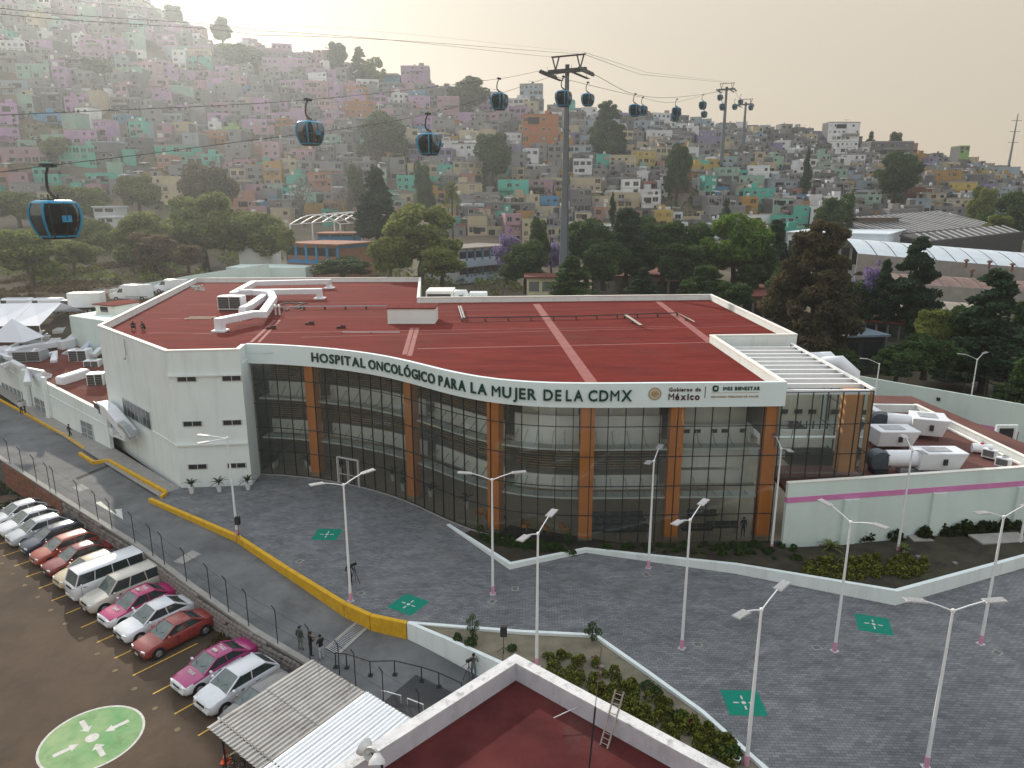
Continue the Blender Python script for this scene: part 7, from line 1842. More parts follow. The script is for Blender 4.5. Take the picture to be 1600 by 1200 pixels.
for i, (px, py) in enumerate([(300, 771), (343, 768), (388, 765)]): potted_palm(at(px, py, 0), ['left', 'middle', 'right'][i] + ' of the three palms in white pots outside the white block', 1.05, True, i)
for i, (px, py, bl) in enumerate([(405, 748, False), (428, 728, False), (451, 745, False), (474, 742, False), (505, 752, False), (580, 765, False), (611, 772, True), (649, 783, False), (750, 783, False), (781, 824, True)]):
 q = at(px, py, .06); p_, d_ = gpos(s_at(px, py + 4), 1.5 + (i % 3) * .6); potted_palm(Vector((p_.x, p_.y, .06)), ('potted tree with two leaf balls' if bl else 'potted palm') + ' inside the glass front, ' + ['first', 'second', 'third', 'fourth', 'fifth', 'sixth', 'seventh', 'eighth', 'ninth', 'tenth'][i] + ' from the left', .9, True, i, ball=bl)
for i, (px, py) in enumerate([(1297, 856), (1411, 862)]):
 q = at(px, py, .3); q.z = bed_z(q.x, q.y); t = thing('cycad', ['larger', 'smaller'][i] + ' arching green palm-like plant in the right flower bed', 'palm', tuple(q)); palm_fronds(t, q + Vector((0, 0, .2)), 20 - 6 * i, 1.2 - .5 * i, 'olive', i, .4); MB().tube([q, q + Vector((0, 0, .25))], .1, 6).build('stem', m_bark, t)
q = at(1150, 1192, .1); t = thing('flower_pot', 'small white pot at the near tip of the central bed', 'flower pot', tuple(q)); MB().lathe([(.12, 0), (.2, .3), (.22, .32), (.17, .32), (.15, .2)], 14, tuple(q)).build('pot', W_WHITEM, t, smooth=50)
# slabs and stones lying in the right bed
for i, (px, py, w, d) in enumerate([(1438, 843, 1.6, 1.0), (1562, 848, 4.2, 1.6), (1262, 843, .9, .3), (1287, 848, .9, .5)]):
 q = at(px, py, .2); q.z = bed_z(q.x, q.y); tag(MB().box((q.x, q.y, q.z + .06), (w, d, .14), .1 * i).build('concrete_slab', W_CONC), ['square concrete slab in the right bed before the middle pilaster', 'large pale slab in the right bed by the frame edge lamp', 'small pale slab in the bed near the wing corner', 'second small slab near the wing corner, beside the palm-like plant'][i], 'slab')
for i, (px, py) in enumerate([(1413, 870), (1433, 877), (1490, 892), (965, 1053), (940, 1042)]):
 q = at(px, py, .2); q.z = bed_z(q.x, q.y) if px > 1300 else .1; o = bpy.data.objects.new('pale_stone', stone_meshes[i]); COL.objects.link(o); o.location = q + Vector((0, 0, .1)); o.scale = (.4, .35, .3); tag(o, ['pale stone beside the bed lamp post', 'second pale stone right of the bed lamp post', 'pale stone near the right bed wall', 'pale stone in the middle of the central bed', 'pale stone at the back of the central bed'][i], 'stone')
# ---------------------------------------------------------------- walls and yards behind
def wallz(name, label, pts, zs, th=.25, m=W_MINT, cat='wall', base=None):
 t = thing(name, label, cat, tuple(pts[0]))
 for i in range(len(pts) - 1):
  a, b = pts[i], pts[i + 1]; d = (b - a).normalized() * .005
  MB().wall(a + d, b - d, th, (base[i] if base else 0), zs[i], z0b=(base[i + 1] if base else 0), z1b=zs[i + 1]).build('wall_section', m, t)
 return t
ppz = 4.3
w0 = at(1290, 578, ppz); w1 = at(1415, 600, ppz); w2_ = at(1500, 614.5, ppz); w3 = at(1600, 632, ppz); w4 = at(1720, 655, ppz)
pw = wallz('perimeter_wall', 'long mint perimeter wall with a pink foot stripe behind the side wing', [w0, w1, w2_, w3, w4], [ppz] * 5)
for a, b in ((w0, w1), (w1, w2_), (w2_, w3), (w3, w4)):
 off = Vector((.0, -.16)); MB().wall(a.xy + off, b.xy + off, .05, .75, 1.15).build('stripe', W_PINK, pw); MB().wall(a.xy + off, b.xy + off, .04, 0, .75).build('plinth', mat('plinth_dark', (.06, .06, .06), .9), pw)
tag(MB().wall(at(1462, 620, 3.4).xy + Vector((0, -.2)), at(1468, 621, 3.4).xy + Vector((0, -.2)), .05, 3.0, 3.4).build('wall_sign', W_DARK), 'tiny dark plate on the mint perimeter wall', 'plate')
# fence above the perimeter wall
fe2 = thing('mesh_fence', 'tall dark mesh fence standing behind the mint perimeter wall', 'fence', tuple(w0))
fps = []
for k in range(15):
 p = w0.lerp(w4, k / 14) + Vector((.6, 1.2, 0)); fps.append(p); MB().tube([(p.x, p.y, 0), (p.x, p.y, 6.6)], .04, 5).build('post', W_DARK, fe2)
for z in (6.5, 5.4): MB().tube([(p.x, p.y, z) for p in fps], .015, 4).build('wire', W_DARK, fe2)
# white gateway at the right
g0 = at(1554, 702, .3); t = thing('gateway', 'small white gateway with a dark door behind the side wing', 'gate', tuple(g0))
for dx in (0, 2.0): MB().b(g0.x + dx - .15, g0.x + dx + .15, g0.y, g0.y + .3, 0, 2.7).build('post', W_WHITE, t)
MB().b(g0.x - .15, g0.x + 2.15, g0.y + .02, g0.y + .28, 2.7, 3.0).build('lintel', W_WHITE, t); MB().b(g0.x + .2, g0.x + 1.8, g0.y + .1, g0.y + .2, 0, 2.6).build('door', W_DARK, t)
# yard wall behind the annex, tents
ya = [at(-40, 500, 11.2), at(50, 484, 11.2), at(97, 468, 11.4), at(100, 468, 11.2), at(150, 459, 11.4)]
wallz('yard_wall', 'mint yard wall behind the white tents and the box truck', [atY(-60, 500, 116), atY(40, 487, 116), atY(100, 470, 116)], [atY(-60, 500, 116).z, atY(40, 487, 116).z, atY(100, 470, 116).z], base=[8] * 3)
wallz('yard_wall', 'mint yard wall behind the white panel vans', [atY(171, 453, 121), atY(300, 430, 131), atY(420, 412, 140)], [atY(171, 453, 121).z, atY(300, 430, 131).z, atY(420, 412, 140).z], base=[8] * 3)
m_tent = mat('tent_white', (.74, .77, .83), .55, .04, .4, trans=.15)
def tent(px0, py0, w, d, lab, z=9.2, hh=2.6, peak=1.3, rz=-.35, marquee=True):
 q = Vector((px0, py0, z)); t = thing('tent', lab, 'tent', (q.x, q.y, z)); n = 4 if marquee else 1; Mx = Matrix.Translation((q.x, q.y, z)) @ Matrix.Rotation(rz, 4, 'Z')
 for k in range(n):
  x0, x1 = w * k / n + .02, w * (k + 1) / n - .02
  MB().add([(x0, 0, hh), (x1, 0, hh), (x1, d / 2, hh + peak), (x0, d / 2, hh + peak), (x1, d, hh), (x0, d, hh), ((x0 + x1) / 2, d * .25, hh + peak * .42), ((x0 + x1) / 2, d * .75, hh + peak * .42)],
     [(0, 1, 6), (1, 2, 6), (2, 3, 6), (3, 0, 6), (3, 2, 7), (2, 4, 7), (4, 5, 7), (5, 3, 7)] if marquee else [(0, 1, 2, 3), (3, 2, 4, 5)]).xf(Mx).build('roof_panel', m_tent, t)
 for x in (0, w):
  for y in (0, d): MB().tube([(x, y, 0), (x, y, hh)], .05, 6).xf(Mx).build('pole', W_WHITEM, t)
tent(-79, 93, 15.5, 13, 'large white marquee tent at the left edge behind the annex', z=7.4, rz=.1, peak=2.2)
t = thing('tent', 'small pointed white tent peak in front of the marquee', 'tent', tuple(at(18, 530, 9)))
q = at(4, 540, 9.2); MB().add([(q.x - 2, q.y, 9.6), (q.x + 2.6, q.y, 9.6), (q.x + 2.6, q.y + 4, 9.6), (q.x - 2, q.y + 4, 9.6), (q.x + .3, q.y + 2, 12.2)], [(0, 1, 4), (1, 2, 4), (2, 3, 4), (3, 0, 4)]).build('canopy', m_tent, t)
for i, (px, py, w) in enumerate([(2, 492, 4.5), (50, 486, 4.5)]):
 q = atY(px, py, 111); q.z = YZ + 2.0; t = thing('parked_van', ['left', 'right'][i] + ' of two white vehicles behind the marquee', 'van', tuple(q)); MB().b(q.x, q.x + w, q.y, q.y + 2, YZ - 1, YZ + 1.9).build('body', P_white, t, bevel=.3); MB().b(q.x - .9, q.x + .1, q.y + .1, q.y + 1.9, YZ, YZ + 1.4).build('bonnet', P_white, t, bevel=.2); MB().b(q.x + .25, q.x + 1.1, q.y - .02, q.y + .02, YZ + 1.0, YZ + 1.6).build('window', m_cgl, t)
# pale retaining patch on the mound
m_mason = mat('mound_masonry', (.17, .155, .14), .95, .25, .8, .5, coord='World')
pm_ = [atY(84, 466, 121), atY(105, 446, 130), atY(150, 437, 134), atY(163, 448, 128), atY(168, 464, 121)]
tag(MB().add([(p.x, p.y, p.z) for p in pm_], [(4, 3, 2, 1, 0)]).add([(p.x, p.y + .6, p.z - 1) for p in pm_], [(0, 1, 2, 3, 4)]).build('masonry_slope', m_mason), 'pale stone-faced patch of the dirt mound above the box truck', 'retaining wall')
# small white building & wall above the roof edge, left of centre
q = at(352, 433, 12.0); t = thing('white_hut', 'low white building with small dark windows just above the back edge of the hospital roof', 'building', tuple(q)); a = atY(353, 418, 142); b = atY(478, 432, 142)
MB().b(a.x, b.x, 142, 150, 6, a.z).build('wall', W_MINT, t)
for px in (381, 414): p = atY(px, 424, 141.9); MB().b(p.x - .5, p.x + .5, 141.9, 141.98, p.z - .3, p.z + .3).build('window', W_WINDOW, t)
a = atY(372, 388, 158); b = atY(420, 392, 158); MB().b(a.x, b.x, 158, 166, 8, a.z).build('rear_wall', W_WHITE, t)

# ---------------------------------------------------------------- schools and halls in the middle distance
def block(name, label, cat, px0, px1, ytop, ybot, Y, depth, wm, rm, rz=0, storeys=1, nwin=5, win=W_WINDOW, frame=None, eave=.5, zbase=None, shift=0.0, fh=None, roof_t=.3, railing=None):
 """long building whose front left/right top corners stand on sight lines at depth Y (right end shifted by `shift`)"""
 a = atY(px0, ytop, Y); b_ = atY(px1, ytop, Y + shift); zt = a.z; zb = zbase if zbase is not None else atY(px0, ybot, Y).z
 t = thing(name, label, cat, (a.x, Y, zb)); d = (b_.xy - a.xy); Lg = d.length; d.normalize(); nn = Vector((-d.y, d.x)); A = a.xy
 def P(u, v): q = A + d * u + nn * v; return (q.x, q.y)
 MB().prism([P(0, 0), P(Lg, 0), P(Lg, depth), P(0, depth)], zb - 3, zt - roof_t).build('wall', wm, t)
 MB().prism([P(-eave, -eave), P(Lg + eave, -eave), P(Lg + eave, depth + eave), P(-eave, depth + eave)], zt - roof_t, zt).build('roof', rm, t)
 hs = (zt - roof_t - zb) / storeys
 for s in range(storeys):
  z0 = zb + hs * s
  for k in range(nwin):
   u0, u1 = Lg * (k + .12) / nwin, Lg * (k + .88) / nwin
   MB().prism([P(u0, -.06), P(u1, -.06), P(u1, .02), P(u0, .02)], z0 + hs * .42, z0 + hs * .85).build('window', win, t)
   if frame: MB().prism([P(u1 + .02, -.12), P(u1 + Lg * .22 / nwin, -.12), P(u1 + Lg * .22 / nwin, .0), P(u1 + .02, .0)], z0, z0 + hs).build('pillar', frame, t)
  if frame: MB().prism([P(0, -.1), P(Lg, -.1), P(Lg, 0), P(0, 0)], z0, z0 + hs * .18).build('band', frame, t)
  if railing: MB().prism([P(0, -1.6), P(Lg, -1.6), P(Lg, -1.45), P(0, -1.45)], z0 - .3, z0 + 1.0).build('railing', railing, t); MB().prism([P(0, -1.5), P(Lg, -1.5), P(Lg, 0), P(0, 0)], z0 - .45, z0 - .25).build('gallery', W_CONC, t)
 return t, P, Lg, zt
m_brick = mat('brick_orange', (.27, .13, .075), .9, .15, 1, .2); m_blue = mat('school_blue', (.04, .19, .38), .7, .1, 1); m_tile = mat('roof_orange', (.27, .115, .07), .9, .2, .5); m_asb = weather(mat('sheet_roof_brown', (.2, .13, .11), .85, .2, .5), .5, (.4, .38, .36), .3, (3, .3, 1)); m_wroof = mat('hall_white', (.6, .66, .7), .6, .08, .3)
m_redr = weather(mat('roof_dull_red', (.16, .045, .035), .9, .2, .4), .5, (.07, .04, .03), .4, (1, 1, 1)); m_white2 = mat('school_white', (.5, .54, .56), .8, .08, .5)
t, P_, Lg, zt = block('school_building', 'orange brick school building with blue frames and an orange roof', 'school', 446, 527, 379, 410, 150, 12, m_brick, m_tile, nwin=5, frame=m_blue, shift=-6)
MB().prism([P_(Lg + .03, .02), P_(Lg + .1, .02), P_(Lg + .1, 12), P_(Lg + .03, 12)], zt - .9, zt - .35).build('band', m_blue, t)
block('school_building', 'small orange-roofed school block with a blue edge behind the larger one', 'school', 496, 552, 364, 372, 168, 8, m_blue, m_tile, nwin=3)
# arched white frame
fr_t = thing('arched_frame', 'white arched steel roof frame without sheeting beside the orange school', 'steel frame', tuple(atY(500, 370, 168)))
for k in range(6):
 px = 455 + k * 17; base = atY(px, 376 - k * 3, 166 + k * 2); top = atY(px, 352 - k * 1.5, 166 + k * 2).z; pts = []
 for j in range(9):
  s = j / 8; pts.append((base.x + s * 10, base.y + s * 6, top + 2.6 * math.sin(pi * (s * .9 + .05)) - .3))
 MB().tube(pts, .14, 6).build('arch', W_WHITEM, fr_t)
 if k % 2 == 0: MB().tube([(base.x, base.y, terrain(base.x, base.y)), (base.x, base.y, pts[0][2])], .16, 6).build('column', W_WHITEM, fr_t); MB().tube([(base.x + 10, base.y + 6, terrain(base.x, base.y) - 2), pts[-1]], .16, 6).build('column', W_WHITEM, fr_t)
for s in (0, .5, 1):
 a = atY(455, 376, 166); b = atY(540, 361, 176); za = atY(455, 352, 166).z; zb = atY(540, 344.5, 176).z; zz_ = 2.6 * math.sin(pi * (s * .9 + .05)) - .3
 MB().tube([(a.x + s * 10, a.y + s * 6, za + zz_), (b.x + s * 10, b.y + s * 6, zb + zz_)], .1, 5).build('purlin', W_WHITEM, fr_t)
block('school_building', 'two-storey white school wing with open galleries behind the pepper tree', 'school', 716, 800, 388, 440, 152, 10, m_white2, mat('roof_grey_brown', (.2, .18, .16), .9, .2, .5), storeys=2, nwin=7, frame=mat('post_blue', (.1, .2, .33), .7), shift=14, railing=mat('railing_pale_blue', (.38, .46, .56), .7, .05, 1))
block('gatehouse', 'small cream and brown building between the trees left of the pylon foot', 'building', 824, 866, 432, 470, 126, 6, mat('wall_cream', (.45, .42, .28), .8, .1, 1), m_redr, nwin=2)
block('red_roofed_hall', 'long low hall with a dull red roof behind the conifers', 'building', 925, 1085, 431, 460, 150, 26, mat('hall_wall', (.22, .17, .13), .9), m_redr, nwin=8, zbase=5)
block('red_roofed_hall', 'red roof stretch seen between dark trees behind the roof corner', 'building', 1160, 1250, 462, 500, 128, 20, mat('hall_wall', (.22, .17, .13), .9), m_redr, nwin=5, zbase=3)
q = atY(947, 440, 148); t = thing('water_tank', 'pale cylindrical water tank on legs above the red hall', 'water tank', tuple(q)); zt_ = q.z
MB().lathe([(.85, 0), (.9, .1), (.9, 1.6), (.6, 2.0), (.25, 2.15)], 16, (q.x, q.y, zt_ - .3)).build('tank', mat('tank_pale', (.5, .42, .36), .6), t, smooth=40)
for sx in (-.6, .6):
 for sy in (-.6, .6): MB().tube([(q.x + sx, q.y + sy, zt_ - 1.6), (q.x + sx, q.y + sy, zt_ - .3)], .06, 5).build('leg', W_DARK, t)
block('red_roofed_block', 'two-storey block with a dull red roof and open walkway, right of the brown cedar', 'building', 1318, 1446, 497, 560, 116, 9, mat('block_wall', (.1, .1, .09), .9), m_redr, storeys=2, nwin=7, frame=mat('post_grey', (.2, .19, .17), .9), shift=-6, zbase=0)
block('canopy_building', 'blue-grey sheet canopy under the trees behind the pergola', 'building', 1310, 1384, 524, 560, 106, 7, W_DARK, mat('canopy_blue', (.2, .26, .31), .5, .1, 1), nwin=2, zbase=0, shift=1)
# warehouses
block('warehouse', 'big white hall with a small row of vents left of the sawtooth shed', 'warehouse', 1232, 1388, 362, 400, 205, 40, m_wroof, m_wroof, nwin=9, zbase=4, shift=-14)
def vault(px0, px1, y0, y1, Y, depth, rise, m, label, n=9, seams=True, shift=0.0):
 a = atY(px0, y0, Y); b = atY(px1, y1, Y + shift); t = thing('warehouse', label, 'warehouse', tuple(a)); d = b - a; nn = Vector((-d.y, d.x, 0)).normalized(); S = 8
 for k in range(n):
  p = a.lerp(b, k / n + .002); q = a.lerp(b, (k + 1) / n - .002); vs = []
  for base in (p, q):
   for j in range(S + 1): s = j / S; vs.append(tuple(base + nn * depth * s + Vector((0, 0, rise * math.sin(pi * s)))))
  MB().add(vs, [(j, S + 1 + j, S + 2 + j, j + 1) for j in range(S)]).build('roof_panel', m if k % 2 == 0 else m, t)
 MB().wall(a.xy, b.xy, .3, 2, a.z - .05, z1b=b.z - .05).build('wall', mat('shed_wall', (.3, .28, .26), .9, .15, .5), t)
 return t, a, b
vault(1340, 1720, 396, 428, 172, 26, 3.0, m_wroof, 'long white vaulted warehouse roof crossing the right side', 12, shift=-8)
vault(1360, 1720, 440, 462, 146, 14, 1.4, m_asb, 'rust-streaked sheet-roofed shed in front of the white vault', 12, shift=-8)
t, a, b = vault(1395, 1720, 478, 500, 130, 8, 1.0, weather(mat('sheet_cream', (.35, .31, .25), .85, .15, .6), .5, (.18, .08, .06), .4, (3, .3, 1)), 'cream and rust sheet roof nearest among the warehouses', 11, shift=-6)
for i, (px, py) in enumerate([(1510, 410), (1546, 412), (1519, 425), (1582, 416)]):
 q = at(px, py, 12.0) if False else atY(px, py, 165); t = thing('roof_vent', ['first', 'second', 'rust-red third', 'fourth'][i] + ' small vent cowl on the warehouse roofs at right', 'vent', tuple(q)); MB().lathe([(.25, -1.2), (.25, .2), (.6, .25), (.5, .6), (.1, .8)], 10, tuple(q)).build('cowl', mat('vent_rust', (.16, .08, .06), .8), t)
m_saw = mat('sawtooth_dark', (.07, .065, .065), .85, .15, .5); m_strip = mat('rooflight', (.36, .37, .38), .6, .1, 1)
def sawshed(px0, px1, y0, y1, Y, depth, label, n):
 a = atY(px0, y0, Y); b = atY(px1, y1, Y + 10); t = thing('warehouse', label, 'warehouse', tuple(a)); d = b - a; Lg = d.length; d.normalize(); nn = Vector((-d.y, d.x, 0)).normalized()
 top = MB(); A = a; q = [A, A + d * Lg, A + d * Lg + nn * depth + Vector((0, 0, depth * .13)), A + nn * depth + Vector((0, 0, depth * .13))]
 top.add([tuple(p) for p in q] + [tuple(p - Vector((0, 0, .4))) for p in q], [(0, 1, 2, 3), (7, 6, 5, 4), (0, 4, 5, 1), (1, 5, 6, 2), (2, 6, 7, 3), (3, 7, 4, 0)]).build('roof', m_saw, t)
 MB().wall(a.xy, (a + d * Lg).xy, .3, 2, a.z - .4, z1b=b.z - .4).build('wall', mat('shed_dark_wall', (.05, .05, .05), .9), t)
 for k in range(n):
  u = Lg * (k + .5) / n; MB().bar(A + d * u + nn * .5 + Vector((0, 0, .1)), A + d * (u + 4) + nn * (depth - .8) + Vector((0, 0, depth * .13 - .02)), .55, .12).build('rooflight_strip', m_strip, t)
sawshed(1375, 1565, 368, 352, 215, 30, 'dark shed with slanting pale rooflight strips, left of the frame-edge trees', 22)
sawshed(1450, 1600, 377, 362, 195, 10, 'second dark shed with pale rooflight strips in front of the first', 14)
block('shed', 'brown flat-walled shed behind the sawtooth shed', 'building', 1345, 1405, 340, 366, 235, 20, mat('shed_brown', (.17, .14, .12), .9), mat('shed_brown', (.17, .14, .12), .9), nwin=1, zbase=6)
# low terraces of small walls left
for i, (px0, px1, yt, yb, Y, m) in enumerate([(145, 178, 322, 336, 185, m_white2), (152, 176, 338, 352, 175, m_white2), (214, 236, 357, 366, 168, m_white2)]):
 block('shack', ['small white shack among the left trees', 'white shed below the first one among the left trees', 'tiny white roof on the scrub slope'][i], 'shack', px0, px1, yt, yb, Y, 6, m, m_wroof, nwin=2, eave=.3)
# ---------------------------------------------------------------- hillside houses
PAL = {}
def pm(n, c): PAL[n] = weather(mat('house_' + n, c, .88, .1, .4, .1, rand=.12), .35, tuple(x * .45 for x in c), .3, (1, 1, .3)); return PAL[n]
for n, c in dict(lilac=(.42, .27, .44), pink=(.4, .25, .3), turquoise=(.1, .42, .34), mint=(.28, .42, .35), white=(.66, .68, .7), cream=(.46, .4, .28), ochre=(.4, .24, .08), orange=(.36, .15, .06), grey=(.24, .24, .245), block_grey=(.15, .15, .155), blue=(.08, .25, .42), pale_blue=(.3, .37, .42), brick=(.17, .085, .06), green=(.14, .26, .09), yellow=(.44, .33, .1), salmon=(.38, .2, .15), lime=(.24, .4, .14), violet=(.25, .22, .36)).items(): pm(n, c)
NAMES = {'block_grey': 'dark grey', 'pale_blue': 'pale blue', 'brick': 'brick red'}
m_slab = mat('roof_slab', (.27, .26, .25), .9, .2, .5); m_rust = mat('roof_rust', (.2, .1, .07), .9, .25, .5)
win_mesh = MB().b(-.5, .5, -.06, .03, -.5, .5, 1).b(-.4, .4, -.08, -.061, -.4, .4, 0).build('window', [W_WINDOW, mat('window_surround', (.4, .4, .4), .8)]); WINM = win_mesh.data; bpy.data.objects.remove(win_mesh)
winl_mesh = MB().b(-.5, .5, -.05, .03, -.5, .5, 0).b(-.02, .02, -.08, -.051, -.5, .5, 1).build('window', [W_WINDOW, W_ALU]); WINL = winl_mesh.data; bpy.data.objects.remove(winl_mesh)
wp_ = MB().b(-.5, .5, -.05, .03, -.5, .5, 0).b(-.42, .42, -.07, -.051, -.42, .42, 1).build('window', [W_WINDOW, mat('curtain_pale', (.3, .3, .28), .8, .3, 2)]); WINP = wp_.data; bpy.data.objects.remove(wp_)
tk = MB().lathe([(.5, 0), (.55, .08), (.55, .85), (.38, 1.05), (.15, 1.12)], 10).build('water_tank', W_BLACK, smooth=40); TANK = tk.data; bpy.data.objects.remove(tk)
tk2 = TANK.copy(); tk2.materials.clear(); tk2.materials.append(mat('tank_white', (.6, .6, .58), .6)); TANKW = tk2
dr = MB().b(-.5, .5, -.05, .03, 0, 2).build('door', mat('door_metal', (.08, .07, .07), .6)); DOOR = dr.data; bpy.data.objects.remove(dr)
hrn = random.Random(77)
def zone(px, py):
 r = hrn.random()
 def pick(d):
  s = sum(d.values()); x = hrn.random() * s
  for k, v in d.items():
   x -= v
   if x <= 0: return k
  return k
 if px < 330 and py < 235: return pick(dict(lilac=1.8, pink=1.3, grey=4, pale_blue=1.3, mint=1.8, turquoise=.5, white=1, cream=1, block_grey=2))
 if px < 620 and py > 215: return pick(dict(turquoise=3, pink=2, grey=5, cream=1.5, salmon=1, blue=.5, mint=1, block_grey=1, ochre=.5))
 if px < 820 and py < 205: return pick(dict(lilac=4, pink=2.5, grey=4, white=1, block_grey=1, orange=.5, blue=.4))
 if 600 <= px < 900 and py >= 205: return pick(dict(cream=3, ochre=1.2, grey=5, white=1.5, pink=.8, turquoise=1, salmon=.6, violet=.5, block_grey=1))
 if px >= 900 and py < 240: return pick(dict(grey=5, block_grey=3, white=3, pale_blue=2, violet=.7, cream=.8, salmon=.3, turquoise=.3))
 if px >= 1380: return pick(dict(ochre=2, yellow=.7, grey=4, cream=1.5, block_grey=3, pale_blue=2, violet=.5))
 return pick(dict(cream=1.8, grey=4, white=3.5, pale_blue=1, block_grey=2.5, turquoise=.8, mint=.7, salmon=.5, ochre=.5, blue=.4, yellow=.4))
def house_spec(x, y, zg, w, st, col, rz, dp=None): return dict(x=x, y=y, z=zg, w=w, st=st, c=col, rz=rz, d=dp or hrn.uniform(6, 9), tank=hrn.random() < .55, tw=hrn.random() < .45, hut=hrn.random() < .4, bal=hrn.random() < .45, reb=hrn.random() < .3, h=hrn.uniform(2.5, 2.9), ns=hrn.random())
SPEC = []
def proj(x, y, z):
 zc = y * CP + (H - z) * SP; return 800 + F * x / zc, 600 + F * (-y * SP + (H - z) * CP) / zc
# landmarks first: (px centre, y top, y bottom of what shows, width px, Y, colour, storeys, label)
LMK = [(845, 180, 240, 56, 300, 'orange', 4, 'tall orange-brown apartment house with dark balconies, left of the pylon'), (1320, 192, 240, 50, 330, 'white', 5, 'tall pale tower house with a dark tank on the right skyline'),
  (798, 208, 232, 34, 300, 'white', 2, 'white two-storey house with small dark windows left of the orange block'), (1480, 268, 300, 50, 262, 'ochre', 3, 'ochre house with dark openings near the right end of the slope'), (1505, 285, 312, 44, 252, 'yellow', 2, 'pale yellow house below the ochre one on the right'),
  (645, 276, 298, 52, 250, 'turquoise', 2, 'turquoise house with a row of windows under the third gondola'), (802, 283, 312, 48, 240, 'turquoise', 2, 'plain turquoise house left of the pylon low on the slope'), (857, 308, 332, 32, 232, 'blue', 2, 'bright blue house just left of the pylon'),
  (915, 278, 300, 48, 245, 'cream', 2, 'cream hall with a green-white roof edge right of the pylon'), (1065, 268, 300, 32, 255, 'brick', 2, 'brick red house on the slope below the distant gondolas'), (1160, 246, 264, 42, 280, 'mint', 2, 'pale mint house on the slope right of centre'),
  (1175, 276, 296, 40, 255, 'mint', 2, 'second pale mint house, lower right of the first'), (560, 160, 190, 46, 315, 'orange', 3, 'hazy orange house among the lilac houses'), (615, 240, 262, 22, 262, 'yellow', 2, 'small bright yellow house left of the third gondola'),
  (700, 152, 190, 34, 330, 'pink', 3, 'tall pink house with four windows on the left-centre slope'), (445, 92, 120, 70, 395, 'lilac', 3, 'wide lilac house under the skyline trees'), (335, 205, 226, 34, 285, 'orange', 2, 'hazy orange house beside a pale yellow-green one on the left'), (362, 200, 220, 30, 287, 'lime', 2, 'pale lime house beside the hazy orange one'),
  (408, 222, 240, 26, 262, 'salmon', 2, 'bright salmon-red house on the left slope'), (270, 228, 255, 60, 250, 'turquoise', 2, 'turquoise house behind the hazy yellow-green tree'), (20, 128, 148, 45, 330, 'pale_blue', 2, 'pale blue hazy house at the left frame edge'), (72, 178, 192, 50, 290, 'blue', 2, 'hazy light blue house, second row from the left edge'),
  (190, 180, 192, 30, 290, 'blue', 2, 'small hazy blue house right of the mid-left tree'), (118, 230, 260, 60, 240, 'turquoise', 3, 'pink and turquoise three-storey house in the left haze'), (160, 225, 262, 34, 242, 'block_grey', 3, 'dark slate building next to the turquoise house at left'), (35, 232, 256, 70, 245, 'pink', 2, 'pink house with a pale flat roof at the far left'),
  (600, 118, 125, 48, 405, 'blue', 1, 'blue roofed house on the skyline left of centre'), (648, 104, 125, 44, 400, 'lilac', 3, 'lilac-grey block with a tank on the skyline'), (1508, 229, 240, 16, 420, 'lime', 2, 'lime green house on the right skyline'), (1428, 225, 240, 14, 425, 'salmon', 2, 'narrow salmon house on the right skyline'), (830, 132, 150, 36, 400, 'pale_blue', 2, 'pale blue-grey house on the skyline left of the pylon'),
  (1030, 205, 228, 40, 310, 'white', 2, 'wide white-grey house behind the paired gondolas'), (1110, 205, 240, 36, 305, 'violet', 3, 'tall pale violet block left of the second pylon'), (1015, 232, 248, 30, 285, 'white', 2, 'white house with a blue ground floor right of the dark slope tree'), (970, 228, 252, 42, 285, 'cream', 2, 'cream house with a tiled edge right of the dark slope tree'),
  (1570, 262, 290, 50, 262, 'pale_blue', 2, 'pale grey-blue house at the right end of the slope'), (1452, 262, 280, 22, 280, 'ochre', 2, 'narrow ochre house left of the larger ochre one'), (1445, 292, 320, 56, 245, 'brick', 2, 'brownish brick house above the sawtooth shed'), (1395, 222, 245, 66, 340, 'grey', 2, 'long blank grey wall house below the right skyline tree')]
for (px, yt, yb, wp, Y, c, st, lab) in LMK:
 Y = 228.0
 while Y < 440 and atY(px, yb, Y).z > terrain(atY(px, yb, Y).x, Y) + .3: Y += 1.5
 if Y > 425: Y = 415
 a = atY(px, yt, Y); zb_ = atY(px, yb, Y).z; zc = Y * CP + (H - a.z) * SP; w = wp * zc / F; hh = max(2.4, a.z - zb_); s = house_spec(a.x, Y, a.z - hh, w, max(1, min(st, round(hh / 2.3))), c, hrn.uniform(-.08, .08)); s['lab'] = lab; s['d'] = 8; s['h'] = hh / s['st']; SPEC.append(s)
occ = [(s['x'], s['y'], s['w']) for s in SPEC]
TREEP = [(px, yt, wp, Y) for (px, yt, wp, Y, *_r) in TREES if Y > 225]
y = 222.0
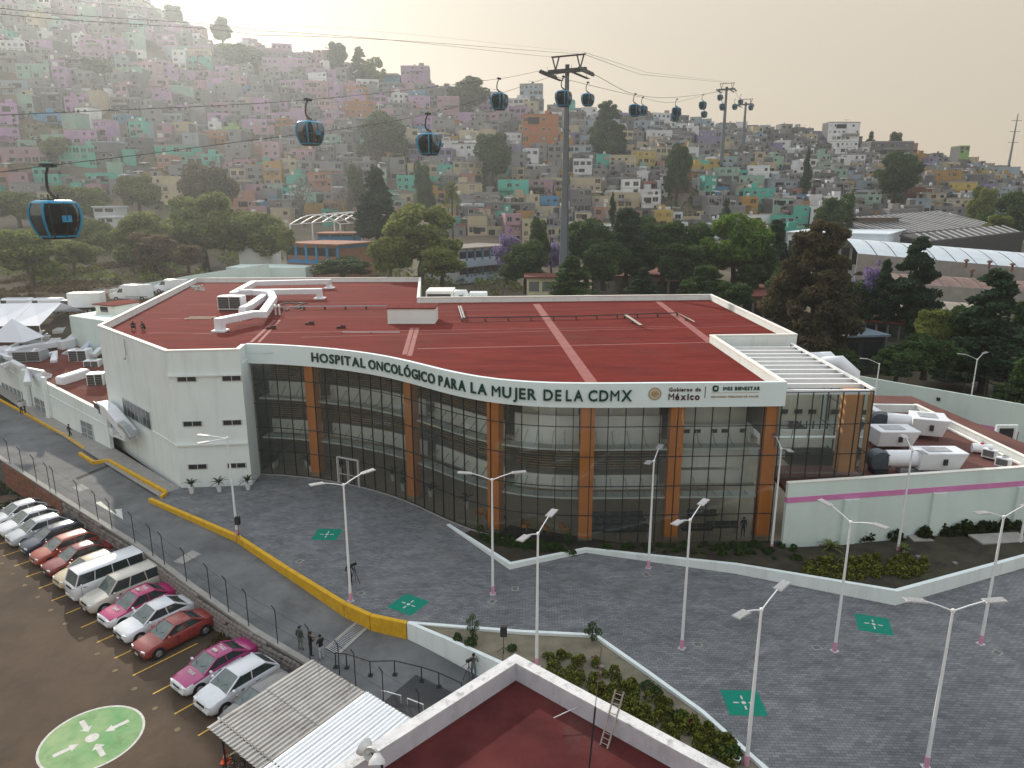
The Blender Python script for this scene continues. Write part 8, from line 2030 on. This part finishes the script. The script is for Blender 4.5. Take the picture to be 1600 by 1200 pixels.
while y < 440:
 xx = -0.80 * y
 while xx < .80 * y:
  w = hrn.uniform(4.2, 7) if hrn.random() < .6 else hrn.uniform(7, 12); x = xx + w / 2; xx += w + (hrn.uniform(-.2, .5) if hrn.random() < .85 else hrn.uniform(1, 4))
  u = x / y; yr = interp(u, _ru, RIDGE_Y)
  if y > yr + 2: continue
  yj = y + hrn.uniform(-2.5, 2.5); z = terrain(x, yj)
  px, py = proj(x, yj, z + 4)
  if px < -40 or px > 1640: continue
  if y < 250 and (px > 1330 or px < 400): continue
  if y < 238 and not 560 < px < 1250: continue
  if y < 262 and px > 1360: continue
  if any(abs(x - ox) < (w + ow) / 2 * .85 and -7 < oy - yj < 9 for ox, oy, ow in occ): continue
  if any(abs(px - tp) < tw * .42 and abs(yj - tY) < 9 for tp, ty, tw, tY in TREEP): continue
  if hrn.random() < .03: continue
  st = hrn.choice([1, 2, 2, 2, 3, 3]) if y < 330 else hrn.choice([1, 2, 2, 3, 3]); 
  SPEC.append(house_spec(x, yj, z - .6 + hrn.uniform(-.5, .9), w, st, zone(px, py), hrn.uniform(-.35, .35)))
 y += 6.8
for s in SPEC:
 zc = s['y'] * CP + (H - s['z']) * SP; s['px'], s['py'] = proj(s['x'], s['y'], s['z'] + s['st'] * s['h']); s['size'] = s['w'] * s['st'] / zc ** 2 * (3 if 'lab' in s else 1)
SPEC.sort(key=lambda s: -s['size'])
def hparts(s):
 """geometry pieces of a house in local coordinates"""
 w, d, h = s['w'], s['d'], s['h'] * s['st']; r = random.Random(int(s['x'] * 131 + s['y'] * 17)); P = []
 ws = []
 n = max(1, int(w / 2.4))
 for f in range(s['st']):
  big = r.random() < .3
  for k in range(n):
   if r.random() < .3: continue
   ws.append(((k + .5) * w / n - w / 2, f * s['h'] + s['h'] * .56, (2.0 if big else r.choice([1.0, 1.3, 1.6])) * min(1, w / n / 2), 1.6 if big else r.choice([1.0, 1.3])))
 return w, d, h, ws, r
used = {}
def side_word(px):
 return 'far left' if px < 200 else 'left' if px < 450 else 'left-centre' if px < 700 else 'centre' if px < 950 else 'right-centre' if px < 1180 else 'right' if px < 1400 else 'far right'
NEAR = sorted([(p.location.x / p.location.y, p['label']) for p in []], key=lambda q: q[0])
IND = SPEC[:285]
rowname = lambda py: 'lowest row' if py > 318 else 'lower slope' if py > 285 else 'middle slope' if py > 240 else 'upper slope' if py > 190 else 'high slope' if py > 140 else 'topmost slope'
for s in IND:
 w, d, h, ws, r = hparts(s); cm = PAL[s['c']]; cn = NAMES.get(s['c'], s['c'])
 if 'lab' in s: lab = s['lab']
 else:
  bits = []
  if s['tank']: bits.append('white roof tank' if s['tw'] else 'black roof tank')
  if s['hut']: bits.append('rooftop room')
  if s['bal']: bits.append('balcony')
  feat = (' with ' + bits[0] + (' and ' + bits[1] if len(bits) > 1 else '')) if bits else ' with plain roof'
  lab = '%s %s-storey house%s, %s %s' % (cn, ['', 'one', 'two', 'three', 'four', 'five'][s['st']], feat, rowname(s['py']), side_word(s['px']))
  used.setdefault(lab, []).append(s)
 s['label'] = lab
for lab, L_ in used.items():
 if len(L_) > 1:
  L_.sort(key=lambda s: s['px'])
  for i, s in enumerate(L_): s['label'] = lab + ', ' + (['leftmost', 'next right', 'third', 'fourth', 'fifth', 'sixth', 'seventh', 'eighth'][i] if len(L_) > 2 else ['the left', 'the right'][i]) + (' of them' if len(L_) > 2 else ' one'); s['label'] = ' '.join(s['label'].split()[:16])
def box6(mb, x0, x1, y0, y1, z0, z1, mi=0): mb.b(x0, x1, y0, y1, z0, z1, mi)
for s in IND:
 w, d, h, ws, r = hparts(s); cm = PAL[s['c']]
 t = thing('house', s['label'], 'house', (0, 0, 0), 'houses on the hillside')
 bare = r.random() < .45; mb = MB().b(-w / 2, w / 2, 0, d, -6, h, 0); bm_ = PAL['block_grey'] if bare else cm
 if bare and s['c'] not in ('grey', 'block_grey'): MB().b(-w / 2 - .015, w / 2 + .015, -.05, -.001, -3, h).build('painted_front', cm, t, local=True)
 if s['st'] > 1 and r.random() < .4: mb.b(-w / 2 + r.uniform(0, w * .3), w / 2 - r.uniform(0, w * .3), .6, d - .3, h, h + .001 + s['h'] * .0 + .4, 0)
 mb.build('wall', bm_, t, local=True)
 if r.random() < .35: x0 = r.uniform(-w / 2, w * .1); x1 = min(w / 2, x0 + r.uniform(2, 4)); MB().add([(x0, .5, h + 1.9), (x1, .5, h + 1.7), (x1, d * .7, h + 2.3), (x0, d * .7, h + 2.5)], [(0, 1, 2, 3), (3, 2, 1, 0)]).bar((x0 + .1, .6, h), (x0 + .1, .6, h + 1.9), .08, .08).bar((x1 - .1, .6, h), (x1 - .1, .6, h + 1.7), .08, .08).bar((x1 - .1, d * .7, h), (x1 - .1, d * .7, h + 2.3), .08, .08).build('sheet_awning', r.choice([m_rust, m_slab, mat('sheet_pale', (.5, .52, .54), .5, .1)]), t, local=True)
 if r.random() < .4: f = r.randint(0, s['st'] - 1); x0 = r.uniform(-w * .45, w * .1); MB().b(x0, x0 + w * .32, -.07, .01, f * s['h'] + .3, f * s['h'] + s['h'] * .8).build('opening', W_BLACK, t, local=True)
 pr = MB(); th = .22
 for (a0, a1, b0, b1) in ((-w / 2 - .03, w / 2 + .03, -.05, th), (-w / 2 - .03, w / 2 + .03, d - th, d + .03), (-w / 2 - .03, -w / 2 + th, th, d - th), (w / 2 - th, w / 2 + .03, th, d - th)): pr.b(a0, a1, b0, b1, h + .001, h + .55)
 pr.build('parapet', cm if r.random() < .6 else m_slab, t, local=True)
 MB().b(-w / 2 + th, w / 2 - th, th, d - th, h + .002, h + .1).build('roof', m_slab if r.random() < .7 else m_rust, t, local=True)
 for (x, z, ww, hh) in ws:
  o = bpy.data.objects.new('window', r.choice([WINM, WINM, WINL, WINL, WINL, WINP])); COL.objects.link(o); o.parent = t; o.location = (x, 0, z); o.scale = (ww, 1, hh)
 if r.random() < .5: o = bpy.data.objects.new('door', DOOR); COL.objects.link(o); o.parent = t; o.location = (r.uniform(-w * .3, w * .3), -.03, 0)
 for f in range(1, s['st']): MB().b(-w / 2 - .02, w / 2 + .02, -.09, -.001, f * s['h'] - .12, f * s['h'] + .06).build('floor_band', cm if r.random() < .5 else m_slab, t, local=True)
 if s['bal']: f = r.randint(1, max(1, s['st'] - 1)); bw_ = w * r.uniform(.35, .9); bx = r.uniform(-(w - bw_) / 2, (w - bw_) / 2); MB().b(bx - bw_ / 2, bx + bw_ / 2, -1.1, -.1, f * s['h'] - .15, f * s['h']).b(bx - bw_ / 2, bx + bw_ / 2, -1.12, -1.02, f * s['h'] + .001, f * s['h'] + .9).build('balcony', cm if r.random() < .5 else m_slab, t, local=True)
 if s['hut']: hx = r.uniform(-w * .25, w * .25); MB().b(hx - 1.3, hx + 1.3, d * .4, d * .4 + 2.4, h + .1, h + 2.4).build('rooftop_room', cm if r.random() < .5 else m_slab, t, local=True)
 if s['tank']:
  o = bpy.data.objects.new('roof_tank', TANKW if s['tw'] else TANK); COL.objects.link(o); o.parent = t; o.location = (r.uniform(-w * .35, w * .35), d * .3, h + .55)
  o.scale = (1, 1, 1.1)
 if s['reb']:
  rb = MB()
  for a_ in (-.48, -.2, .2, .48): rb.b(a_ * w - .03, a_ * w + .03, .1, .16, h + .5, h + 1.5)
  rb.build('rebar', m_rust, t, local=True)['kind'] = 'stuff'
 t.location = (s['x'], s['y'], s['z']); t.rotation_euler.z = s['rz']
# the remaining, smaller houses as one mass
keys = list(PAL); big = MB(); mats_ = [PAL[k] for k in keys] + [m_slab, W_WINDOW, W_BLACK, mat('tank_white', (.6, .6, .58), .6), m_rust]
iS, iW, iB, iT, iR = len(keys), len(keys) + 1, len(keys) + 2, len(keys) + 3, len(keys) + 4
for s in SPEC[285:]:
 w, d, h, ws, r = hparts(s); mi = keys.index(s['c']); m_ = MB()
 bare = r.random() < .45; m_.b(-w / 2, w / 2, 0, d, -6, h, keys.index('block_grey') if bare else mi)
 if bare: m_.b(-w / 2 - .015, w / 2 + .015, -.05, -.001, -3, h, mi)
 if r.random() < .3: x0 = r.uniform(-w / 2, 0); m_.add([(x0, .5, h + 1.9), (x0 + 2.5, .5, h + 1.7), (x0 + 2.5, d * .7, h + 2.3), (x0, d * .7, h + 2.5)], [(0, 1, 2, 3), (3, 2, 1, 0)], r.choice([iR, iS, iT]))
 m_.b(-w / 2 - .03, w / 2 + .03, -.05, .2, h + .001, h + .55, mi).b(-w / 2 - .03, -w / 2 + .2, .2, d, h + .001, h + .55, mi).b(w / 2 - .2, w / 2 + .03, .2, d, h + .001, h + .55, mi)
 m_.b(-w / 2 + .2, w / 2 - .2, .2, d, h + .002, h + .08, iS if r.random() < .7 else iR)
 for (x, z, ww, hh) in ws: m_.b(x - ww / 2, x + ww / 2, -.07, .02, z - hh / 2, z + hh / 2, iW if r.random() < .75 else r.choice([iS, iB, iT]))
 if s['st'] > 1: m_.b(-w / 2 - .02, w / 2 + .02, -.1, -.001, s['h'] - .12, s['h'] + .06, iS)
 if s['hut']: hx = r.uniform(-w * .25, w * .25); m_.b(hx - 1.3, hx + 1.3, d * .4, d * .4 + 2.4, h + .1, h + 2.4, mi if r.random() < .5 else iS)
 if s['tank']: hx = r.uniform(-w * .35, w * .35); m_.lathe([(.5, 0), (.5, .9), (.15, 1.15)], 7, (hx, d * .3, h + .55), iT if s['tw'] else iB)
 if s['reb']:
  for a_ in (-.48, .2, .48): m_.b(a_ * w - .03, a_ * w + .03, .1, .16, h + .5, h + 1.6, iR)
 m_.xf(Matrix.Translation((s['x'], s['y'], s['z'])) @ Matrix.Rotation(s['rz'], 4, 'Z')); o_ = len(big.v); big.v.extend(m_.v); big.f.extend([tuple(i + o_ for i in f) for f in m_.f]); big.m.extend(m_.m)
o = big.build('hillside_houses', mats_); tag(o, 'dense mass of small pastel and grey houses covering the hillside', 'houses', kind='stuff')
print('houses', len(SPEC), 'tris', sum(len(f) - 2 for f in big.f))
# ---------------------------------------------------------------- cable car
m_pyl = mat('pylon_grey', (.12, .14, .16), .5, .08, .3); m_cable = mat('cable_steel', (.03, .03, .033), .5, .1, 2); m_cyan = mat('cabin_blue', (.015, .26, .46), .35, .05, 2); m_cabg = glass_mat('cabin_glass', (.13, .15, .15), 0.0, .12, (.14, .16, .17)); m_inside = mat('cabin_inside', (.04, .035, .035), .7)
def pylon(x, y, zbase, ztop, s, label, r0, r1, ang):
 t = thing('cable_pylon', label, 'cable car pylon', (x, y, zbase))
 n = 5
 for k in range(n): za, zb = lerp(zbase, ztop - 3.2 * s, k / n), lerp(zbase, ztop - 3.2 * s, (k + 1) / n) - .04; MB().tube([(x, y, za), (x, y, zb)], [lerp(r0, r1, k / n), lerp(r0, r1, (k + 1) / n)], 16).build('pole_section', m_pyl, t, smooth=50)
 if s > .9:
  for k in range(1, n): MB().tube([(x, y, lerp(zbase, ztop - 3.2, k / n) - .18), (x, y, lerp(zbase, ztop - 3.2, k / n) + .12)], lerp(r0, r1, k / n) + .07, 16).build('flange', m_pyl, t)
  MB().tube([(x + r0 * .8, y - r0 * .7, zbase), (x + r1 * .8, y - r1 * .7, ztop - 4)], .05, 5).build('ladder', W_DARK, t)
 c = Vector((x, y, ztop)); ax = Vector((math.cos(ang), math.sin(ang), 0)); fw = Vector((-ax.y, ax.x, 0))
 hw = 3.25 * s; z1 = ztop - 2.6 * s
 MB().bar(c + ax * -hw + Vector((0, 0, -2.5 * s)), c + ax * hw + Vector((0, 0, -2.5 * s)), .6 * s, .6 * s).build('crossarm', W_DARK, t)
 MB().bar(c + Vector((0, 0, -3.2 * s)), c + Vector((0, 0, -1.6 * s)), r1 * 2, r1 * 2).build('head', W_DARK, t)
 MB().bar(c + ax * -hw * .85 + Vector((0, 0, -.3 * s)), c + ax * hw * .95 + Vector((0, 0, -.3 * s)), .26 * s, .22 * s).build('top_beam', W_DARK, t)
 for sx in (-.62, .68):
  for e in (-.18, .18): MB().bar(c + ax * hw * sx + Vector((0, 0, -2.3 * s)), c + ax * hw * (sx + e) + Vector((0, 0, -.3 * s)), .18 * s, .18 * s).build('strut', W_DARK, t)
 for sx in (-1, 1):
  e = c + ax * hw * sx + Vector((0, 0, -2.9 * s)); a = e - fw * 3.3 * s; b = e + fw * 3.3 * s
  MB().bar(a, b, .35 * s, .4 * s).build('sheave_beam', W_DARK, t)
  for k in range(8): q = a.lerp(b, (k + .5) / 8) + Vector((0, 0, .15 * s)); MB().tube([q - ax * .1, q + ax * .1], .26 * s, 10).build('sheave', W_DARK, t)
  MB().bar(a + ax * sx * -.9 * s + Vector((0, 0, -.5 * s)), b + ax * sx * -.9 * s + Vector((0, 0, -.5 * s)), .7 * s, .05).build('catwalk', W_DARK, t)
  for k in range(3): q = a.lerp(b, k / 2) + ax * sx * -1.2 * s; MB().bar(q + Vector((0, 0, -.5 * s)), q + Vector((0, 0, .6 * s)), .05, .05).build('rail_post', W_DARK, t)
 return c, ax, fw
TX, TY = 9.25, 128.3
ztop1 = atY(885, 84, TY).z; angA = math.atan2(-5.8, 2.9) + pi / 2 * 0
angA = math.atan2(-2.9, 5.8)
p1c, ax1, fw1 = pylon(TX, TY, 3, ztop1, 1.05, 'tall tapering grey cable car pylon rising behind the hospital', 1.0, .34, angA)
def far_pylon(px, ytop, ybot, Y, s, lab): 
 a = atY(px, ytop, Y); zb = terrain(a.x, Y) - 2; return pylon(a.x, Y, zb, a.z, s, lab, .95 * s, .45 * s, angA)
p2c, _, _ = far_pylon(1136, 129, 190, 318, 1.05, 'distant cable car pylon on the skyline, left of two')
p3c, _, _ = far_pylon(1166, 154, 186, 365, 1.05, 'distant cable car pylon on the skyline, right of two')
zs1 = ztop1 - 2.75 * 1.05
cl = Vector((TX, TY, 0)) - ax1 * 3.4; cr = Vector((TX, TY, 0)) + ax1 * 3.4
la_dir = Vector((-.447, -.894, 0))
Lb = [(cl, zs1)]; 
# line A (right) and B (left) passing through the surveyed grips
def grip(px, py, base):
 """point of the haul line that stands on this sight line: line runs from base along la_dir"""
 d = ray(px, py); k = d.x / d.y; b = base; t = (k * b.y - b.x) / (la_dir.x - k * la_dir.y); q = b + la_dir * t; return atY(px, py, q.y)
gA = [grip(669, 178, cr), grip(280, 234, cr), grip(75, 259, cr), grip(0, 269, cr)]; gB = [grip(780, 123, cl), grip(481, 156, cl), grip(400, 163, cl), grip(0, 180, cl)]
def cable(pts, r, label, name='haul_cable', sub=10):
 mb = MB(); out = []
 P_ = [Vector(p) for p in pts]
 for i in range(len(P_) - 1):
  p0 = P_[max(i - 1, 0)]; p1, p2 = P_[i], P_[i + 1]; p3 = P_[min(i + 2, len(P_) - 1)]
  for k in range(sub): 
   t = k / sub; xy = p1.lerp(p2, t)
   m1 = (p2.z - p0.z) / max(1e-6, (p2 - p0).xy.length) * (p2 - p1).xy.length; m2 = (p3.z - p1.z) / max(1e-6, (p3 - p1).xy.length) * (p2 - p1).xy.length
   hz = (2 * t ** 3 - 3 * t ** 2 + 1) * p1.z + (t ** 3 - 2 * t ** 2 + t) * m1 + (-2 * t ** 3 + 3 * t ** 2) * p2.z + (t ** 3 - t ** 2) * m2; out.append(Vector((xy.x, xy.y, hz)))
 out.append(P_[-1]); o = mb.tube(out, r, 5).build(name, m_cable); tag(o, label, 'cable'); return o
eA = gA[-1] + (gA[-1] - gA[-2]).normalized() * 25; eB = gB[-1] + (gB[-1] - gB[-2]).normalized() * 25
top_l = p1c - ax1 * 2.6 + Vector((0, 0, -.3)); top_r = p1c + ax1 * 2.9 + Vector((0, 0, -.3))
nearA = Vector((cr.x, cr.y, zs1)) - fw1 * 3.4; farA = Vector((cr.x, cr.y, zs1)) + fw1 * 3.4; nearB = Vector((cl.x, cl.y, zs1)) - fw1 * 3.4; farB = Vector((cl.x, cl.y, zs1)) + fw1 * 3.4
def lerp_pt(px, py, a, b):
 """point above the straight track a->b on this sight line"""
 d = ray(px, py); k = d.x / d.y; t = (k * a.y - a.x) / ((b.x - a.x) - k * (b.y - a.y)); return atY(px, py, a.y + (b.y - a.y) * t)
T2 = Vector((p2c.x, p2c.y, p2c.z - 2.9)); T3 = Vector((p3c.x, p3c.y, p3c.z - 2.9))
t2l = T2 - ax1 * 3.4; t2r = T2 + ax1 * 3.4
cable([eA, gA[3], gA[2], gA[1], gA[0], nearA], .026, 'haul cable from the left edge past the nearest gondola to the right of the pylon')
cable([eB, gB[3], gB[1], gB[0], nearB], .026, 'haul cable carrying the second gondola, entering higher at the left edge')
cable([farA, lerp_pt(990, 147, farA, t2r), lerp_pt(1055, 152, farA, t2r), t2r], .045, 'haul cable sagging between the main pylon and the distant one, right track')
cable([farB, lerp_pt(985, 148, farB, t2l), lerp_pt(1050, 160, farB, t2l), t2l], .045, 'haul cable sagging between the main pylon and the distant one, left track')
cable([t2r, lerp_pt(1152, 150, t2r, T3), T3 + Vector((0, 0, 1))], .05, 'short haul cable between the two distant pylons')
# upper lines
u0 = atY(0, 13, 52); u1 = atY(0, 22, 52)
cable([u0 + (u0 - top_l) * .3, u0, atY(400, 48, 88), top_l], .02, 'upper thin line running across the top left to the pylon head, higher one', 'upper_line')
cable([u1 + (u1 - top_r) * .3, u1, atY(400, 55, 90), top_r], .022, 'upper thin line running across the top left to the pylon head, lower one', 'upper_line')
cable([atY(0, -12, 52), atY(400, 38, 90), top_r + Vector((0, 0, .3))], .008, 'faintest line high across the top of the picture', 'upper_line')
cable([top_r, atY(1000, 116, 200), p2c], .04, 'upper line between the main pylon and the distant one, lower one', 'upper_line'); cable([top_r + Vector((0, 0, .3)), atY(1010, 113, 205), p2c + Vector((.8, 0, .3))], .03, 'upper line between the main pylon and the distant one, higher one', 'upper_line')
# ---- gondola cabin, hung with its grip at the origin
def make_gondola(label):
 t = thing('gondola_cabin', label, 'gondola', (0, 0, 0), 'cable car gondolas'); 
 prof = [(-4.35, .60), (-4.25, .70), (-3.75, .88), (-3.1, 1.0), (-2.55, .97), (-2.2, .86), (-2.08, .74)]; hx, hy = 1.22, 1.1
 def ring(z, k, ex=0.0, N=32):
  pts = []
  for j in range(N):
   a = 2 * pi * j / N; c, s = math.cos(a), math.sin(a); e = .45; pts.append((math.copysign(abs(c) ** e, c) * hx * k * (1 + ex), math.copysign(abs(s) ** e, s) * hy * k * (1 + ex), z))
  return pts
 mb = MB(); loft(mb, [ring(z, k) for z, k in prof[1:6]], cap=False); mb.build('cabin_glass', m_cabg, t, local=True, smooth=40)
 mb = MB(); loft(mb, [ring(-4.38, .6), ring(-4.2, .71, .01)]); mb.build('floor_pan', W_BLACK, t, local=True)
 mb = MB(); loft(mb, [ring(-2.24, .87, .01), ring(-2.12, .8, .01), ring(-2.04, .66)]); mb.build('roof', m_cyan, t, local=True, smooth=40)
 mb = MB(); loft(mb, [ring(-4.27, .70, .015), ring(-4.17, .735, .015)]); mb.build('lower_ring', m_cyan, t, local=True)
 loft_s = MB(); loft(loft_s, [ring(-3.95, .74), ring(-3.55, .86)], cap=False); loft_s.build('kick_panel', m_inside, t, local=True)
 N = 32
 for j in (2, 14, 18, 30):
  pts = []
  for z, k in prof[1:6]: q = ring(z, k, .015)[j]; pts.append(q)
  mb = MB(); mb.tube(pts, [.07, .075, .075, .07, .07], 6); mb.build('frame_post', m_cyan, t, local=True)
 for j in (8, 24): # wide blue band beside the doors
  for dj in (-3, 3):
   pts = [ring(z, k, .02)[j + dj] for z, k in prof[1:6]]; MB().tube(pts, .055, 5).build('door_post', W_BLACK if dj < 0 else m_cyan, t, local=True)
  pts = [ring(z, k, .02)[j] for z, k in prof[1:6]]; MB().tube(pts, .03, 5).build('door_edge', W_BLACK, t, local=True)
 for s in (-1, 1):
  MB().b(s * .55 - .22, s * .55 + .22, -.8, .8, -3.9, -3.45).build('bench', m_inside, t, local=True); MB().b(s * .82 - .04, s * .82 + .04, -.8, .8, -3.45, -2.95).build('bench_back', m_inside, t, local=True)
 MB().b(-.3, .3, -hy * .99 - .02, -hy * .99, -3.35, -2.95).build('sticker', m_cyan, t, local=True); MB().b(hx - .01, hx + .01, -.3, .3, -3.4, -3.0).build('sticker', m_cyan, t, local=True)
 MB().b(-.5, .5, -.5, .5, -2.04, -1.96).build('roof_plate', W_BLACK, t, local=True)
 for s in (-.3, .3): MB().bar((s, 0, -1.98), (s, 0, -1.7), .07, .07).build('damper', W_BLACK, t, local=True)
 MB().tube([(.0, -.35, -1.98), (0, .0, -1.72), (0, .34, -1.5), (0, .42, -1.1), (0, .32, -.5), (0, .08, -.08)], [.09, .09, .09, .085, .08, .08], 8).build('hanger_arm', W_BLACK, t, local=True, smooth=50)
 MB().b(-.3, .3, -.16, .18, -.1, .14).build('grip', W_BLACK, t, local=True, bevel=.03)
 for s in (-1, 1): MB().tube([(s * .42, -.08, .02), (s * .42, .12, .02)], .11, 10).build('grip_wheel', W_DARK, t, local=True)
 return t
g0 = make_gondola('nearest blue and black gondola hanging at the far left'); rzc = math.atan2(.894, .447)
g0.location = gA[2]; g0.rotation_euler.z = rzc
kids_index()
GD = [((481, 156), gB[1], 'second gondola, over the lilac hillside left of centre'), ((674, 177), gA[0], 'third gondola, over the yellow and ochre houses'), ((780, 123), gB[0], 'gondola just below the skyline left of the main pylon')]
for _, p, lab in GD: dup(g0, p, rzc, lab)
q = cr + la_dir * 9; dup(g0, atY(881, 120, q.y), rzc, 'gondola in front of the main pylon pole')
for (px, py, A, B, lab) in [(919, 129, farB, t2l, 'first gondola past the main pylon, just right of it'), (993, 147, farA, t2r, 'left gondola of the close pair beyond the main pylon'), (1005, 152, farB, t2l, 'right gondola of the close pair beyond the main pylon'), (1058, 155, farA, t2r, 'upper of two gondolas halfway to the distant pylon'), (1056, 167, farB, t2l, 'lower of two gondolas halfway to the distant pylon'),
       (1099, 148, farA, t2r, 'upper gondola left of the left distant pylon'), (1101, 165, farB, t2l, 'lower gondola left of the left distant pylon'), (1126, 140, farB, t2l, 'gondola touching the left distant pylon head'), (1130, 153, farA, t2r, 'gondola below the head of the left distant pylon')]:
 dup(g0, lerp_pt(px, py, A, B), rzc, lab)
for (px, py, Y, lab) in [(1149, 155, 335, 'gondola between the two distant pylons'), (1158, 148, 350, 'gondola at the left arm of the right distant pylon'), (1174, 157, 360, 'gondola at the right arm of the right distant pylon')]: dup(g0, atY(px, py, Y), rzc, lab)
# distant lattice mast at the right
a = atY(1589, 178, 430); b = atY(1578, 246, 430); t = thing('lattice_mast', 'thin tall leaning-looking lattice mast on the skyline at the right edge', 'mast', tuple(b))
MB().tube([b - Vector((0, 0, 8)), Vector((b.x + .6, b.y, a.z))], [.75, .25], 5).build('mast_tube', m_pyl, t)
for f in (.35, .6, .85): q = Vector((b.x + .4, b.y, lerp(b.z, a.z, f))); MB().bar(q - Vector((3, 0, 0)), q + Vector((3, 0, 0)), .25, .25).build('crossarm', m_pyl, t)
# ---------------------------------------------------------------- haze: one closed box of even, pale air
HAZE_D, HAZE_G = 0.00038, 0.7
hz = MB().b(-1000, 1000, -60, 1000, -4.8, 178).build('haze', [])
hz['kind'] = 'stuff'
hm = bpy.data.materials.new('haze_air'); hm.use_nodes = True
nt = hm.node_tree; nt.nodes.remove(nt.nodes['Principled BSDF'])
pv = nt.nodes.new('ShaderNodeVolumePrincipled')
pv.inputs['Color'].default_value = (0.78, 0.84, 0.87, 1); pv.inputs['Density'].default_value = HAZE_D; pv.inputs['Anisotropy'].default_value = HAZE_G
nt.links.new(pv.outputs[0], nt.nodes['Material Output'].inputs['Volume'])
hz.data.materials.append(hm)
cy.volume_step_rate = 10; cy.volume_max_steps = 16
